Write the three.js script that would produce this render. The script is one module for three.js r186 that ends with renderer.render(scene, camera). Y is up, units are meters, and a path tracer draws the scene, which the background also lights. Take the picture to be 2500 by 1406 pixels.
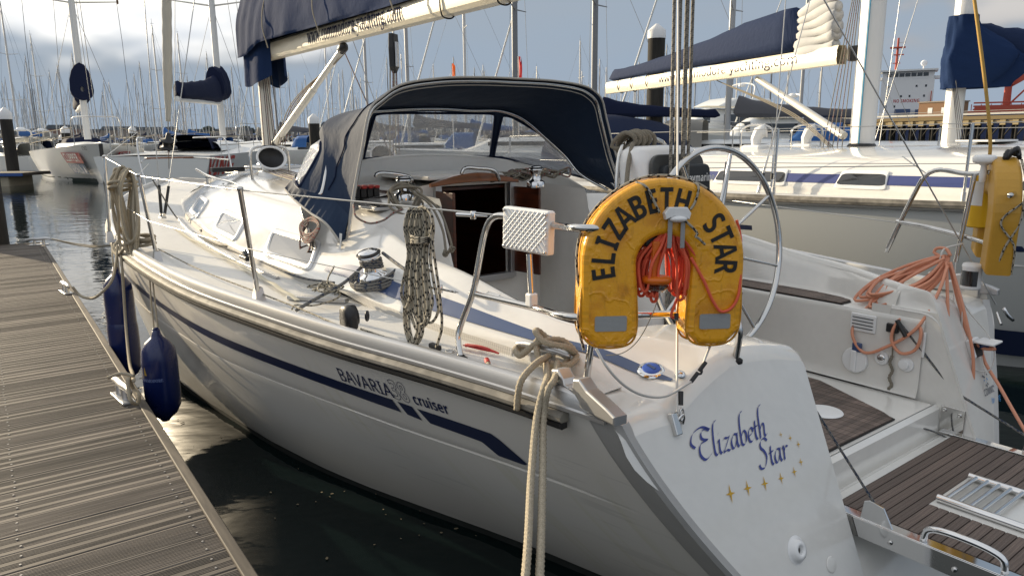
import * as THREE from 'three';
import { RoundedBoxGeometry } from 'three/addons/geometries/RoundedBoxGeometry.js';
import { mergeGeometries, mergeVertices, toCreasedNormals } from 'three/addons/utils/BufferGeometryUtils.js';
import { FontLoader } from 'three/addons/loaders/FontLoader.js';

// ---------- camera, sky, sun, exposure ----------
const R = Math.PI / 180;
const scene = new THREE.Scene();
const camera = new THREE.PerspectiveCamera(42.73, 1024 / 575, 0.05, 6000);
camera.position.set(0, 1.9, 0);
camera.rotation.order = 'YXZ';
camera.rotation.set(-11.6 * R, -35.3 * R, -0.6 * R);
const renderer = new THREE.WebGLRenderer({ antialias: true });
renderer.toneMapping = THREE.LinearToneMapping;
renderer.toneMappingExposure = 1.5;
renderer.shadowMap.enabled = true;

const SUN_AZ = -19 * R, SUN_EL = 14 * R;   // azimuth from -z towards +x
const sunDir = new THREE.Vector3(Math.sin(SUN_AZ) * Math.cos(SUN_EL), Math.sin(SUN_EL), -Math.cos(SUN_AZ) * Math.cos(SUN_EL));
const sun = new THREE.DirectionalLight(new THREE.Color().setRGB(1, 0.83, 0.58), 4.9);
sun.position.copy(sunDir).multiplyScalar(80).add(new THREE.Vector3(3, 0, -6));
sun.target.position.set(3, 0, -6);
sun.castShadow = true; sun.shadow.radius = 1.6; sun.shadow.mapSize.set(2048, 2048);
Object.assign(sun.shadow.camera, { left: -30, right: 30, top: 30, bottom: -30, near: 1, far: 200 });
scene.add(sun, sun.target);

// seeded noise
function rng(seed) { let s = seed >>> 0; return () => { s = (s + 0x6D2B79F5) | 0; let t = Math.imul(s ^ (s >>> 15), 1 | s); t = (t + Math.imul(t ^ (t >>> 7), 61 | t)) ^ t; return ((t ^ (t >>> 14)) >>> 0) / 4294967296; }; }
function hash3(x, y, z) { let h = Math.imul(x, 374761393) + Math.imul(y, 668265263) + Math.imul(z, 2147483647 ^ 0x5bd1e995); h = Math.imul(h ^ (h >>> 13), 1274126177); return ((h ^ (h >>> 16)) >>> 0) / 4294967296; }
function vnoise(x, y, z = 0, px = 0, py = 0) {
  const X = Math.floor(x), Y = Math.floor(y), Z = Math.floor(z), f = (t) => t * t * (3 - 2 * t), u = f(x - X), v = f(y - Y), w = f(z - Z);
  const wx = (k) => px ? ((k % px) + px) % px : k, wy = (k) => py ? ((k % py) + py) % py : k, L = (a, b, t) => a + (b - a) * t;
  const c = (i, j, k) => hash3(wx(X + i), wy(Y + j), Z + k);
  return L(L(L(c(0, 0, 0), c(1, 0, 0), u), L(c(0, 1, 0), c(1, 1, 0), u), v), L(L(c(0, 0, 1), c(1, 0, 1), u), L(c(0, 1, 1), c(1, 1, 1), u), v), w);
}
function fbm(x, y, z = 0, oct = 5, px = 0, py = 0) { let a = 0.5, s = 0, n = 0; for (let i = 0; i < oct; i++) { s += a * vnoise(x, y, z + i * 17, px, py); n += a; a *= 0.5; x *= 2; y *= 2; z *= 2; px *= 2; py *= 2; } return s / n; }
const clamp = (x, a = 0, b = 1) => Math.min(b, Math.max(a, x)), lerp = (a, b, t) => a + (b - a) * t, smooth = (a, b, x) => { const t = clamp((x - a) / (b - a)); return t * t * (3 - 2 * t); };

// the sky: broken evening cloud, thin and bright towards the sun, a slate bank low down
{
  const SKY = 0.70, W = 1536, H = 768, d = new Float32Array(W * H * 4);
  for (let j = 0; j < H; j++) {
    const el = ((j + 0.5) / H - 0.5) * Math.PI, y = Math.sin(el), ce = Math.cos(el);
    for (let i = 0; i < W; i++) {
      const a = ((i + 0.5) / W - 0.5) * 2 * Math.PI, x = Math.cos(a) * ce, z = Math.sin(a) * ce, o = (j * W + i) * 4;
      if (y < -0.03) { d[o] = 0.10; d[o + 1] = 0.12; d[o + 2] = 0.14; d[o + 3] = 1; continue; }
      const e = Math.max(0, el / R), cs = x * sunDir.x + y * sunDir.y + z * sunDir.z, ang = Math.acos(clamp(cs, -1, 1)) / R;
      const az = Math.atan2(x, -z) / R;                                   // -19 is the sun, 0 the frame's left edge, 70 its right edge
      // clear air between clouds
      const t = smooth(0, 35, e);
      let r = lerp(0.25, 0.42, t), g = lerp(0.37, 0.52, t), b = lerp(0.55, 0.68, t);
      // low slate bank, its ragged top a few degrees up, higher to the right
      const n1 = fbm(az * 0.10 + 7, e * 0.34, 1.5, 6), n2 = fbm(az * 0.035 + 3, e * 0.10, 8.2, 5);
      const top = 5.9 - 0.8 * smooth(14, 2, az) + 26 * smooth(18, 55, az) * smooth(150, 80, az) + (n1 - 0.5) * 7 + (n2 - 0.5) * 7;
      const bank = 1 - smooth(top - 1.2, top + 1.6, e);
      // bright high cloud above it
      const n3 = fbm(x * 3.2 / (y + 0.22) + 11, z * 3.2 / (y + 0.22), 4.4, 6), hi = smooth(0.30, 0.62, n3);
      const glow = Math.exp(-ang / 16), wide = Math.exp(-ang / 42);
      const hr = 0.66 + 0.72 * wide + 1.8 * glow, hg = 0.68 + 0.66 * wide + 1.6 * glow, hb = 0.71 + 0.55 * wide + 1.25 * glow;
      const k = lerp(0.55, 0.95, hi) * lerp(1, 0.95, t);
      r = lerp(r, hr, k); g = lerp(g, hg, k); b = lerp(b, hb, k);
      // towers of paler and darker vapour inside the bank
      const n4 = fbm(az * 0.05 + 21, e * 0.55, 2.7, 6), sh = 0.62 + 0.5 * n1 + 0.36 * n4, br = 0.165 * sh + 0.10 * wide + 0.085 * smooth(1, 11, e), bg = 0.225 * sh + 0.10 * wide + 0.085 * smooth(1, 11, e), bb = 0.305 * sh + 0.09 * wide + 0.08 * smooth(1, 11, e);
      r = lerp(r, br, bank); g = lerp(g, bg, bank); b = lerp(b, bb, bank);
      // cream cumulus low in the east of the frame
      const cu = smooth(0.50, 0.66, fbm(az * 0.16, e * 0.42, 3.3, 6)) * smooth(56, 66, az) * smooth(4.5, 7.5, e) * smooth(24, 15, e) * smooth(130, 100, az);
      r = lerp(r, 0.70, cu * 0.8); g = lerp(g, 0.66, cu * 0.8); b = lerp(b, 0.62, cu * 0.8);
      d[o] = r * SKY; d[o + 1] = g * SKY; d[o + 2] = b * SKY; d[o + 3] = 1;
    }
  }
  const tx = new THREE.DataTexture(d, W, H, THREE.RGBAFormat, THREE.FloatType);
  tx.mapping = THREE.EquirectangularReflectionMapping; tx.magFilter = tx.minFilter = THREE.LinearFilter; tx.wrapS = THREE.RepeatWrapping; tx.needsUpdate = true;
  scene.background = tx; scene.environment = tx;
}

// ---------- helpers ----------
const V = (a) => (a.isVector3 ? a.clone() : new THREE.Vector3(a[0], a[1], a[2]));
const taken = new Map();
function numbered(n) { const k = taken.get(n) || 0; taken.set(n, k + 1); return k ? n + '_' + String(k).padStart(3, '0') : n; }
const BOAT_POS = [2.894, 0, -1.623], BOAT_TURN = 2.2 * R;
function thing(name, label, category, group, pos, turn = 0) {
  const g = new THREE.Group(); g.name = numbered(name); g.userData = { label, category }; if (group) g.userData.group = group;
  if (pos) g.position.set(...pos); g.rotation.y = turn; scene.add(g); return g;
}
const aboard = (name, label, category, group) => thing(name, label, category, group, BOAT_POS, BOAT_TURN);   // built in the yacht's own axes
function settle(g) {                                                     // move a thing's origin to its base
  const b = new THREE.Box3(), m = new THREE.Box3();
  const inv = g.matrixWorld.clone(); g.updateMatrixWorld(true); inv.copy(g.matrixWorld).invert();
  g.traverse((o) => { if (o.isMesh) { if (!o.geometry.boundingBox) o.geometry.computeBoundingBox(); m.copy(o.geometry.boundingBox).applyMatrix4(o.matrixWorld).applyMatrix4(inv); b.union(m); } });
  const c = b.getCenter(new THREE.Vector3()); c.y = b.min.y;
  for (const k of g.children) k.position.sub(c);
  g.position.add(c.applyEuler(g.rotation)); return g;
}
function part(name, geo, mat, parent) {
  if (Array.isArray(geo)) geo = join(geo);
  const m = new THREE.Mesh(geo, mat); m.name = name; parent.add(m); return m;
}
function solo(name, label, category, geo, mat, group) { const m = part(numbered(name), geo, mat, scene); m.userData = { label, category }; if (group) m.userData.group = group; return m; }
function structure(name, geo, mat) { const m = part(name, geo, mat, scene); m.userData.kind = 'structure'; return m; }
function join(list) {
  const gs = list.map((g) => { g = g.index ? g.toNonIndexed() : g; for (const k of Object.keys(g.attributes)) if (!['position', 'normal', 'uv'].includes(k)) g.deleteAttribute(k); if (!g.attributes.normal) g.computeVertexNormals(); if (!g.attributes.uv) g.setAttribute('uv', new THREE.BufferAttribute(new Float32Array(g.attributes.position.count * 2), 2)); return g; });
  return gs.length === 1 ? gs[0] : mergeGeometries(gs);
}
function curve(pts, closed = false, t = 0.5) { return new THREE.CatmullRomCurve3(pts.map(V), closed, 'centripetal', t); }
// A round or laid line along points: lobes > 0 gives the strands of a laid rope. uv in metres.
function cord(pts, r, { closed = false, lobes = 0, pitch = 0.05, depth = 0.22, step, rad, straight = false, taper } = {}) {
  let c; if (straight) { c = new THREE.CurvePath(); for (let i = 0; i < pts.length - 1; i++) c.add(new THREE.LineCurve3(V(pts[i]), V(pts[i + 1]))); } else c = curve(pts, closed);
  const len = c.getLength(); c.arcLengthDivisions = Math.max(200, Math.min(3000, Math.round(len * 60)));
  step = step || (lobes ? pitch / 9 : Math.max(r * 1.6, len / 400)); rad = rad || (lobes ? lobes * 4 : 8);
  const n = Math.max(2, Math.min(2400, Math.ceil(len / step)));
  const P = [], T = []; for (let i = 0; i <= n; i++) { P.push(c.getPointAt(i / n)); T.push(c.getTangentAt(i / n)); }
  let N = new THREE.Vector3(); const t0 = T[0]; N.set(Math.abs(t0.y) < 0.9 ? 0 : 1, Math.abs(t0.y) < 0.9 ? 1 : 0, 0); N.sub(t0.clone().multiplyScalar(N.dot(t0))).normalize();
  const pos = [], uv = [], idx = [], B = new THREE.Vector3();
  for (let i = 0; i <= n; i++) {
    N.sub(T[i].clone().multiplyScalar(N.dot(T[i]))).normalize(); B.crossVectors(T[i], N);
    const s = len * i / n, rr = taper ? r * taper(i / n) : r;
    for (let k = 0; k <= rad; k++) {
      const a = 2 * Math.PI * k / rad, q = lobes ? rr * (1 - depth * (0.5 - 0.5 * Math.cos(lobes * (a - 2 * Math.PI * s / pitch / 1)))) : rr;
      pos.push(P[i].x + (N.x * Math.cos(a) + B.x * Math.sin(a)) * q, P[i].y + (N.y * Math.cos(a) + B.y * Math.sin(a)) * q, P[i].z + (N.z * Math.cos(a) + B.z * Math.sin(a)) * q);
      uv.push(s, k / rad);
    }
    if (i < n) for (let k = 0; k < rad; k++) { const p = i * (rad + 1) + k, w = p + rad + 1; idx.push(p, p + 1, w, p + 1, w + 1, w); }
  }
  if (!closed) for (const e of [0, n]) { const o = pos.length / 3; pos.push(P[e].x, P[e].y, P[e].z); uv.push(len * e / n, 0); for (let k = 0; k < rad; k++) { const p = e * (rad + 1) + k; e ? idx.push(o, p, p + 1) : idx.push(o, p + 1, p); } }
  const g = new THREE.BufferGeometry(); g.setAttribute('position', new THREE.Float32BufferAttribute(pos, 3)); g.setAttribute('uv', new THREE.Float32BufferAttribute(uv, 2)); g.setIndex(idx); g.computeVertexNormals(); return g;
}
const bar = (a, b, r, r2 = r, rad = 12) => {
  const p = V(a), q = V(b), d = q.clone().sub(p), g = new THREE.CylinderGeometry(r2, r, d.length(), rad, 1);
  g.applyQuaternion(new THREE.Quaternion().setFromUnitVectors(new THREE.Vector3(0, 1, 0), d.normalize())); g.translate((p.x + q.x) / 2, (p.y + q.y) / 2, (p.z + q.z) / 2); return g;
};
const lathe = (prof, seg = 28) => new THREE.LatheGeometry(prof.map(([x, y]) => new THREE.Vector2(x, y)), seg);
const box = (w, h, d, x = 0, y = 0, z = 0, r = 0) => { const g = r ? new RoundedBoxGeometry(w, h, d, 2, r) : new THREE.BoxGeometry(w, h, d); return g.translate(x, y, z); };
function place(g, p = [0, 0, 0], rot = [0, 0, 0], s = 1) { g = g.clone(); const e = new THREE.Matrix4().compose(V(p), new THREE.Quaternion().setFromEuler(new THREE.Euler(...rot)), new THREE.Vector3(s, s, s)); return g.applyMatrix4(e); }
// point geometry built about +y so that +y becomes dir
function aim(g, p, dir, roll = 0) { g = g.clone(); if (roll) g.rotateY(roll); g.applyQuaternion(new THREE.Quaternion().setFromUnitVectors(new THREE.Vector3(0, 1, 0), V(dir).normalize())); return g.translate(...(p.isVector3 ? p.toArray() : p)); }
function flat(pts, depth, bev = 0, seg = 2) { const s = new THREE.Shape(pts.map(([x, y]) => new THREE.Vector2(x, y))); return new THREE.ExtrudeGeometry(s, { depth, bevelEnabled: bev > 0, bevelSize: bev, bevelThickness: bev, bevelSegments: seg, curveSegments: 8 }); }
// surface through rows of points; uv in metres
function loft(rows, { close = false, crease = 0, flip = false } = {}) {
  const n = rows.length, m = rows[0].length, pos = [], uv = [], idx = []; let v = 0;
  for (let i = 0; i < n; i++) {
    if (i) v += V(rows[i][m >> 1]).distanceTo(V(rows[i - 1][m >> 1])); let u = 0;
    for (let j = 0; j < m; j++) { if (j) u += V(rows[i][j]).distanceTo(V(rows[i][j - 1])); const p = rows[i][j]; pos.push(...(p.isVector3 ? p.toArray() : p)); uv.push(u, v); }
  }
  for (let i = 0; i < n - 1 + (close ? 1 : 0); i++) for (let j = 0; j < m - 1; j++) { const a = i * m + j, b = ((i + 1) % n) * m + j; flip ? idx.push(a, b, a + 1, a + 1, b, b + 1) : idx.push(a, a + 1, b, a + 1, b + 1, b); }
  let g = new THREE.BufferGeometry(); g.setAttribute('position', new THREE.Float32BufferAttribute(pos, 3)); g.setAttribute('uv', new THREE.Float32BufferAttribute(uv, 2)); g.setIndex(idx);
  if (crease) return toCreasedNormals(g, crease); g.computeVertexNormals(); return g;
}
const smoothRow = (pts, n, closed = false) => curve(pts, closed).getPoints(n).map((p) => p.toArray());
// sweep a 2D profile (right, up) along a path, up staying vertical
function sweep(path, prof, { closed = false, n = 0, crease = 35 * R, caps = true } = {}) {
  const P = n ? curve(path, closed).getPoints(n) : path.map(V), rows = P.map((p, i) => {
    const t = (P[Math.min(i + 1, P.length - 1)].clone().sub(P[Math.max(i - 1, 0)])).setY(0).normalize(), r = new THREE.Vector3(-t.z, 0, t.x);
    return [...prof, prof[0]].map(([x, y]) => [p.x + r.x * x, p.y + y, p.z + r.z * x]);
  });
  const g = loft(rows, { crease }); if (!caps) return g;
  const cap = (row, f) => { const s = THREE.ShapeUtils.triangulateShape(prof.map(([x, y]) => new THREE.Vector2(x, y)), []), b = new THREE.BufferGeometry(), q = []; for (const t of s) for (const k of (f ? [t[0], t[1], t[2]] : [t[0], t[2], t[1]])) q.push(...row[k]); b.setAttribute('position', new THREE.Float32BufferAttribute(q, 3)); b.computeVertexNormals(); return b; };
  return join([g, cap(rows[0], true), cap(rows[rows.length - 1], false)]);
}
// thicken an open surface grid into a skin of the given thickness
function skin(rows, th) { return loft(rows.map((r, i) => r), {}); }
const font = {}; for (const [k, f] of [['bold', 'droid_sans_bold'], ['sans', 'droid_sans_regular'], ['serif', 'droid_serif_bold']]) font[k] = await new FontLoader().loadAsync('fonts/droid/' + f + '.typeface.json');
// flat lettering mapped through f(x, y) -> point
function lettering(text, size, f, fk = 'bold', sx = 1, seg = 4) {
  const sh = font[fk].generateShapes(text, size), g = new THREE.ShapeGeometry(sh, seg), p = g.attributes.position;
  for (let i = 0; i < p.count; i++) { const q = f(p.getX(i) * sx, p.getY(i)); p.setXYZ(i, q[0], q[1], q[2]); }
  g.computeVertexNormals(); return g;
}
const textWidth = (t, s, fk) => { const g = new THREE.ShapeGeometry(font[fk].generateShapes(t, s), 2); g.computeBoundingBox(); return g.boundingBox.max.x; };
// a strip of print between two 2D lines, mapped through f
function printStrip(a, b, f) { return loft([a.map((p) => f(p[0], p[1])), b.map((p) => f(p[0], p[1]))]); }
// monotone table lookup shared by hull, deck and cabin
function table(T, a) {
  const n = T.length; if (a <= T[0][0]) return T[0][1]; if (a >= T[n - 1][0]) return T[n - 1][1];
  let i = 0; while (i < n - 2 && T[i + 1][0] <= a) i++;
  const m = (k) => k === 0 ? (T[1][1] - T[0][1]) / (T[1][0] - T[0][0]) : k === n - 1 ? (T[n - 1][1] - T[n - 2][1]) / (T[n - 1][0] - T[n - 2][0]) : (T[k + 1][1] - T[k - 1][1]) / (T[k + 1][0] - T[k - 1][0]);
  const h = T[i + 1][0] - T[i][0], t = (a - T[i][0]) / h, t2 = t * t, t3 = t2 * t;
  return (2 * t3 - 3 * t2 + 1) * T[i][1] + (t3 - 2 * t2 + t) * h * m(i) + (-2 * t3 + 3 * t2) * T[i + 1][1] + (t3 - t2) * h * m(i + 1);
}

// ---------- textures and materials ----------
function tex(w, h, fn, { srgb = true, rep = [1, 1] } = {}) {
  const d = new Uint8Array(w * h * 4);
  for (let j = 0; j < h; j++) for (let i = 0; i < w; i++) { const c = fn(i / w, j / h, i, j), o = (j * w + i) * 4; if (typeof c === 'number') { d[o] = d[o + 1] = d[o + 2] = clamp(c) * 255; } else { d[o] = clamp(c[0]) * 255; d[o + 1] = clamp(c[1]) * 255; d[o + 2] = clamp(c[2]) * 255; } d[o + 3] = 255; }
  const t = new THREE.DataTexture(d, w, h); t.wrapS = t.wrapT = THREE.RepeatWrapping; t.magFilter = THREE.LinearFilter; t.minFilter = THREE.LinearMipmapLinearFilter; t.generateMipmaps = true; t.repeat.set(...rep); if (srgb) t.colorSpace = THREE.SRGBColorSpace; t.needsUpdate = true; return t;
}
const again = (t, x, y) => { const c = t.clone(); c.repeat.set(x, y); c.needsUpdate = true; return c; };
const std = (o) => new THREE.MeshStandardMaterial({ side: THREE.DoubleSide, ...o });
const phy = (o) => new THREE.MeshPhysicalMaterial({ side: THREE.DoubleSide, ...o });
const rgb = (r, g, b) => new THREE.Color().setRGB(r, g, b);
const grime = tex(256, 256, (u, v) => 0.5 + 0.5 * (fbm(u * 6, v * 6, 1, 5, 6, 6) - 0.5) + 0.25 * (fbm(u * 40, v * 40, 5, 3, 40, 40) - 0.5), { srgb: false });
const gelMap = tex(512, 512, (u, v) => { const n = fbm(u * 5, v * 5, 2, 5, 5, 5), f = fbm(u * 60, v * 60, 7, 2, 60, 60), s = smooth(0.70, 0.82, fbm(u * 9, v * 3, 12, 5, 9, 3)); const k = 0.955 + 0.05 * (n - 0.5) + 0.02 * (f - 0.5) - 0.05 * s; return [k, k * 0.995, k * 0.98]; });
const M = {};
M.gel = phy({ color: rgb(0.81, 0.80, 0.775), map: again(gelMap, 0.6, 0.6), roughness: 0.34, roughnessMap: again(grime, 0.7, 0.7), clearcoat: 0.75, clearcoatRoughness: 0.09 });
const hullMap = tex(1024, 512, (u, v) => { const n = fbm(u * 5, v * 4, 2, 5, 5, 4), streak = smooth(0.60, 0.80, fbm(u * 3, v * 90, 14, 3, 3, 90)) * smooth(0.45, 0.7, fbm(u * 4, v * 7, 33, 3, 4, 7)), scuff = smooth(0.66, 0.74, fbm(u * 70, v * 9, 19, 4, 70, 9)) * smooth(0.5, 0.66, fbm(u * 5, v * 5, 44, 3, 5, 5)); const k = 0.965 + 0.05 * (n - 0.5) - 0.02 * streak - 0.05 * scuff; return [k, k * 0.992, k * (0.975 - 0.03 * streak)]; });
M.gelHull = phy({ color: rgb(0.76, 0.745, 0.71), map: again(hullMap, 0.45, 0.25), roughness: 0.42, clearcoat: 0.55, clearcoatRoughness: 0.10 });
const nonskid = tex(64, 64, (u, v) => { const a = Math.abs(((u * 8) % 1) - 0.5), b = Math.abs(((v * 8) % 1) - 0.5); return clamp(1.35 - 2.2 * (a + b) * 1.0); }, { srgb: false });
M.deck = phy({ color: rgb(0.74, 0.735, 0.72), map: again(gelMap, 0.8, 0.8), roughness: 0.5, bumpMap: again(nonskid, 12, 12), bumpScale: 0.0012, clearcoat: 0.15, clearcoatRoughness: 0.3 });
M.navy = phy({ color: rgb(0.012, 0.020, 0.060), roughness: 0.35, clearcoat: 0.4, clearcoatRoughness: 0.1 });
M.ink = phy({ color: rgb(0.012, 0.018, 0.055), roughness: 0.9, specularIntensity: 0.15 });
M.stripe = phy({ color: rgb(0.035, 0.065, 0.16), roughness: 0.4, clearcoat: 0.4, clearcoatRoughness: 0.12 });
M.black = std({ color: rgb(0.012, 0.012, 0.013), roughness: 0.45 });
M.rubber = std({ color: rgb(0.02, 0.02, 0.02), roughness: 0.8 });
M.steel = std({ color: rgb(0.62, 0.61, 0.59), metalness: 1, roughness: 0.16, roughnessMap: again(grime, 3, 3) });
M.chrome = std({ color: rgb(0.72, 0.72, 0.72), metalness: 1, roughness: 0.07 });
M.alu = std({ color: rgb(0.55, 0.55, 0.55), metalness: 0.85, roughness: 0.38, bumpMap: again(grime, 6, 6), bumpScale: 0.0003 });
M.cream = phy({ color: rgb(0.70, 0.64, 0.50), metalness: 0.1, roughness: 0.38, clearcoat: 0.3, clearcoatRoughness: 0.2 });
M.white = phy({ color: rgb(0.78, 0.78, 0.77), roughness: 0.35, clearcoat: 0.2, clearcoatRoughness: 0.2 });
M.mastw = phy({ color: rgb(0.68, 0.66, 0.60), roughness: 0.35, metalness: 0.25, clearcoat: 0.2 });
const woodTex = (base, vary, seed, fx = 3, fy = 60) => tex(256, 256, (u, v) => { const w = fbm(u * 2, v * 8, seed, 3, 2, 8) * 0.9, g = fbm(u * fx, (v + w * 0.02) * fy, seed + 9, 4, fx, fy), c = fbm(u * 2, v * 6, seed + 31, 3, 2, 6), k = 1 + vary * (g - 0.5) * 2 + 0.5 * (c - 0.5); return [base[0] * k, base[1] * k, base[2] * k]; });
const teakTex = woodTex([0.385, 0.335, 0.305], 0.42, 3);
M.teak = [0.9, 1.0, 1.12, 0.8].map((k) => std({ color: rgb(k, k * 0.98, k * 0.97), map: again(teakTex, 1.1, 2.5), roughness: 0.62, bumpMap: again(teakTex, 1.1, 2.5), bumpScale: 0.0008 }));
M.varnish = phy({ color: rgb(1, 1, 1), map: again(woodTex([0.50, 0.30, 0.16], 0.3, 21, 2, 30), 1, 3), roughness: 0.3, clearcoat: 0.6, clearcoatRoughness: 0.1 });
M.mahog = phy({ color: rgb(1, 1, 1), map: again(woodTex([0.30, 0.14, 0.075], 0.3, 27, 2, 30), 1, 3), roughness: 0.4, clearcoat: 0.3 });
M.caulk = std({ color: rgb(0.015, 0.014, 0.013), roughness: 0.7 });
const clothTex = tex(256, 256, (u, v, i, j) => 0.55 + 0.25 * (((i + j) & 1) ? 1 : -1) * 0.25 + 0.5 * (fbm(u * 8, v * 8, 4, 5, 8, 8) - 0.5), { srgb: false });
M.canvas2 = M.canvas3 = null; M.canvas = phy({ color: rgb(0.012, 0.020, 0.050), roughness: 0.9, specularIntensity: 0.3, bumpMap: again(clothTex, 6, 6), bumpScale: 0.002 });
M.canvasFaded = phy({ color: rgb(0.06, 0.095, 0.17), roughness: 0.8, sheen: 0.3, sheenRoughness: 0.5, sheenColor: rgb(0.5, 0.6, 0.8), bumpMap: again(clothTex, 5, 5), bumpScale: 0.003 });
M.piping = std({ color: rgb(0.42, 0.40, 0.36), roughness: 0.8 });
M.vinyl = phy({ color: rgb(0.88, 0.89, 0.90), transmission: 0.62, thickness: 0, roughness: 0.12, clearcoat: 1, clearcoatRoughness: 0.03, ior: 1.5, bumpMap: again(grime, 2.2, 2.2), bumpScale: 0.02 });
M.glass = phy({ color: rgb(0.35, 0.36, 0.36), transmission: 1, thickness: 0, roughness: 0.03, ior: 1.5 });
M.darkGlass = phy({ color: rgb(0.012, 0.013, 0.015), roughness: 0.06, clearcoat: 1, clearcoatRoughness: 0.03 });
M.darkIn = std({ color: rgb(0.03, 0.025, 0.02), roughness: 0.9 });
const ropeTex = tex(64, 64, (u, v) => { const k = 0.62 + 0.35 * fbm(u * 20, v * 20, 6, 3, 20, 20); return [k, k * 0.955, k * 0.87]; });
M.rope = std({ color: rgb(0.56, 0.54, 0.495), map: again(ropeTex, 25, 2), roughness: 0.95 });
M.ropeGrey = std({ color: rgb(0.34, 0.335, 0.32), map: again(ropeTex, 25, 2), roughness: 0.95 });
const fleckTex = (a, b, dens, seed) => tex(64, 64, (u, v, i, j) => { const x = Math.floor(u * 8), y = Math.floor(v * 8), h = hash3((x + y) & 7, (x - y) & 7, seed), d = Math.abs(((u * 8 + v * 8) % 1) - 0.5) + Math.abs(((u * 8 - v * 8 + 8) % 1) - 0.5), w = 0.8 + 0.2 * (1 - d); return (h < dens ? b : a).map((c) => c * w); });
M.fleckBlack = std({ map: again(fleckTex([0.70, 0.67, 0.60], [0.07, 0.07, 0.08], 0.3, 3), 14, 1), roughness: 0.9 });
M.fleckBlue = std({ map: again(fleckTex([0.47, 0.46, 0.44], [0.16, 0.21, 0.30], 0.16, 9), 14, 1), roughness: 0.9 });
M.fleckRed = std({ map: again(fleckTex([0.56, 0.52, 0.49], [0.55, 0.14, 0.13], 0.2, 5), 14, 1), roughness: 0.9 });
M.orangeLine = std({ color: rgb(0.72, 0.115, 0.055), roughness: 0.75 });
M.cable = phy({ color: rgb(0.64, 0.27, 0.16), roughness: 0.45, clearcoat: 0.15 });
M.wire = std({ color: rgb(0.45, 0.45, 0.44), metalness: 0.9, roughness: 0.35 });
M.wirePlastic = std({ color: rgb(0.60, 0.58, 0.54), roughness: 0.5 });
M.greyPlastic = std({ color: rgb(0.10, 0.105, 0.11), roughness: 0.5 });
const crease = tex(512, 512, (u, v) => { const w = fbm(u * 4, v * 4, 3, 4, 4, 4), r = 1 - Math.abs(2 * fbm(u * 6 + 0, v * 6, 9, 4, 6, 6) - 1), f = fbm(u * 60, v * 60, 5, 2, 60, 60); return 0.45 + 0.35 * (w - 0.5) + 0.35 * smooth(0.86, 1, r) + 0.10 * (f - 0.5); }, { srgb: false });
const soil = tex(512, 512, (u, v) => { const n = smooth(0.52, 0.78, fbm(u * 5, v * 5, 22, 6, 5, 5)), s = smooth(0.62, 0.75, fbm(u * 34, v * 8, 27, 4, 34, 8)); const k = 1 - 0.09 * n - 0.07 * s; return [k, k * (1 - 0.05 * n), k * (1 - 0.02 * n) + 0.02 * n]; });
M.yellow = phy({ color: rgb(0.80, 0.375, 0.014), map: again(soil, 2.2, 2.2), roughness: 0.5, roughnessMap: again(grime, 3, 3), clearcoat: 0.12, clearcoatRoughness: 0.4, bumpMap: again(crease, 2.2, 2.2), bumpScale: 0.0035 });
M.reflector = std({ color: rgb(0.30, 0.31, 0.31), roughness: 0.45, bumpMap: again(nonskid, 30, 30), bumpScale: 0.0005 });
M.red = std({ color: rgb(0.45, 0.035, 0.03), roughness: 0.6 });
M.fender = phy({ color: rgb(0.005, 0.014, 0.085), roughness: 0.45, roughnessMap: again(grime, 2, 2), clearcoat: 0.2, clearcoatRoughness: 0.3 });

// ---------- water, pontoon, piles ----------
{
  const rip = tex(512, 512, (u, v) => 0.5 + 0.55 * (fbm(u * 7, v * 15, 3, 4, 7, 15) - 0.5) + 0.3 * (fbm(u * 24, v * 40, 8, 3, 24, 40) - 0.5), { srgb: false });
  const g = new THREE.PlaneGeometry(5200, 5200).rotateX(-Math.PI / 2); const uv = g.attributes.uv, p = g.attributes.position;
  for (let i = 0; i < p.count; i++) uv.setXY(i, (p.getX(i) * 0.82 + p.getZ(i) * 0.57) / 4, (p.getZ(i) * 0.82 - p.getX(i) * 0.57) / 4);
  structure('water', g, phy({ color: rgb(0.004, 0.009, 0.009), roughness: 0.05, ior: 1.33, bumpMap: rip, bumpScale: 0.008 }));
}
const DOCK_Y = 0.42, DOCK_X = 0.60;
const plankTex = [1, 2, 3].map((k) => woodTex([0.44, 0.415, 0.39], 0.36, 40 + k * 7, 4, 46));
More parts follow.
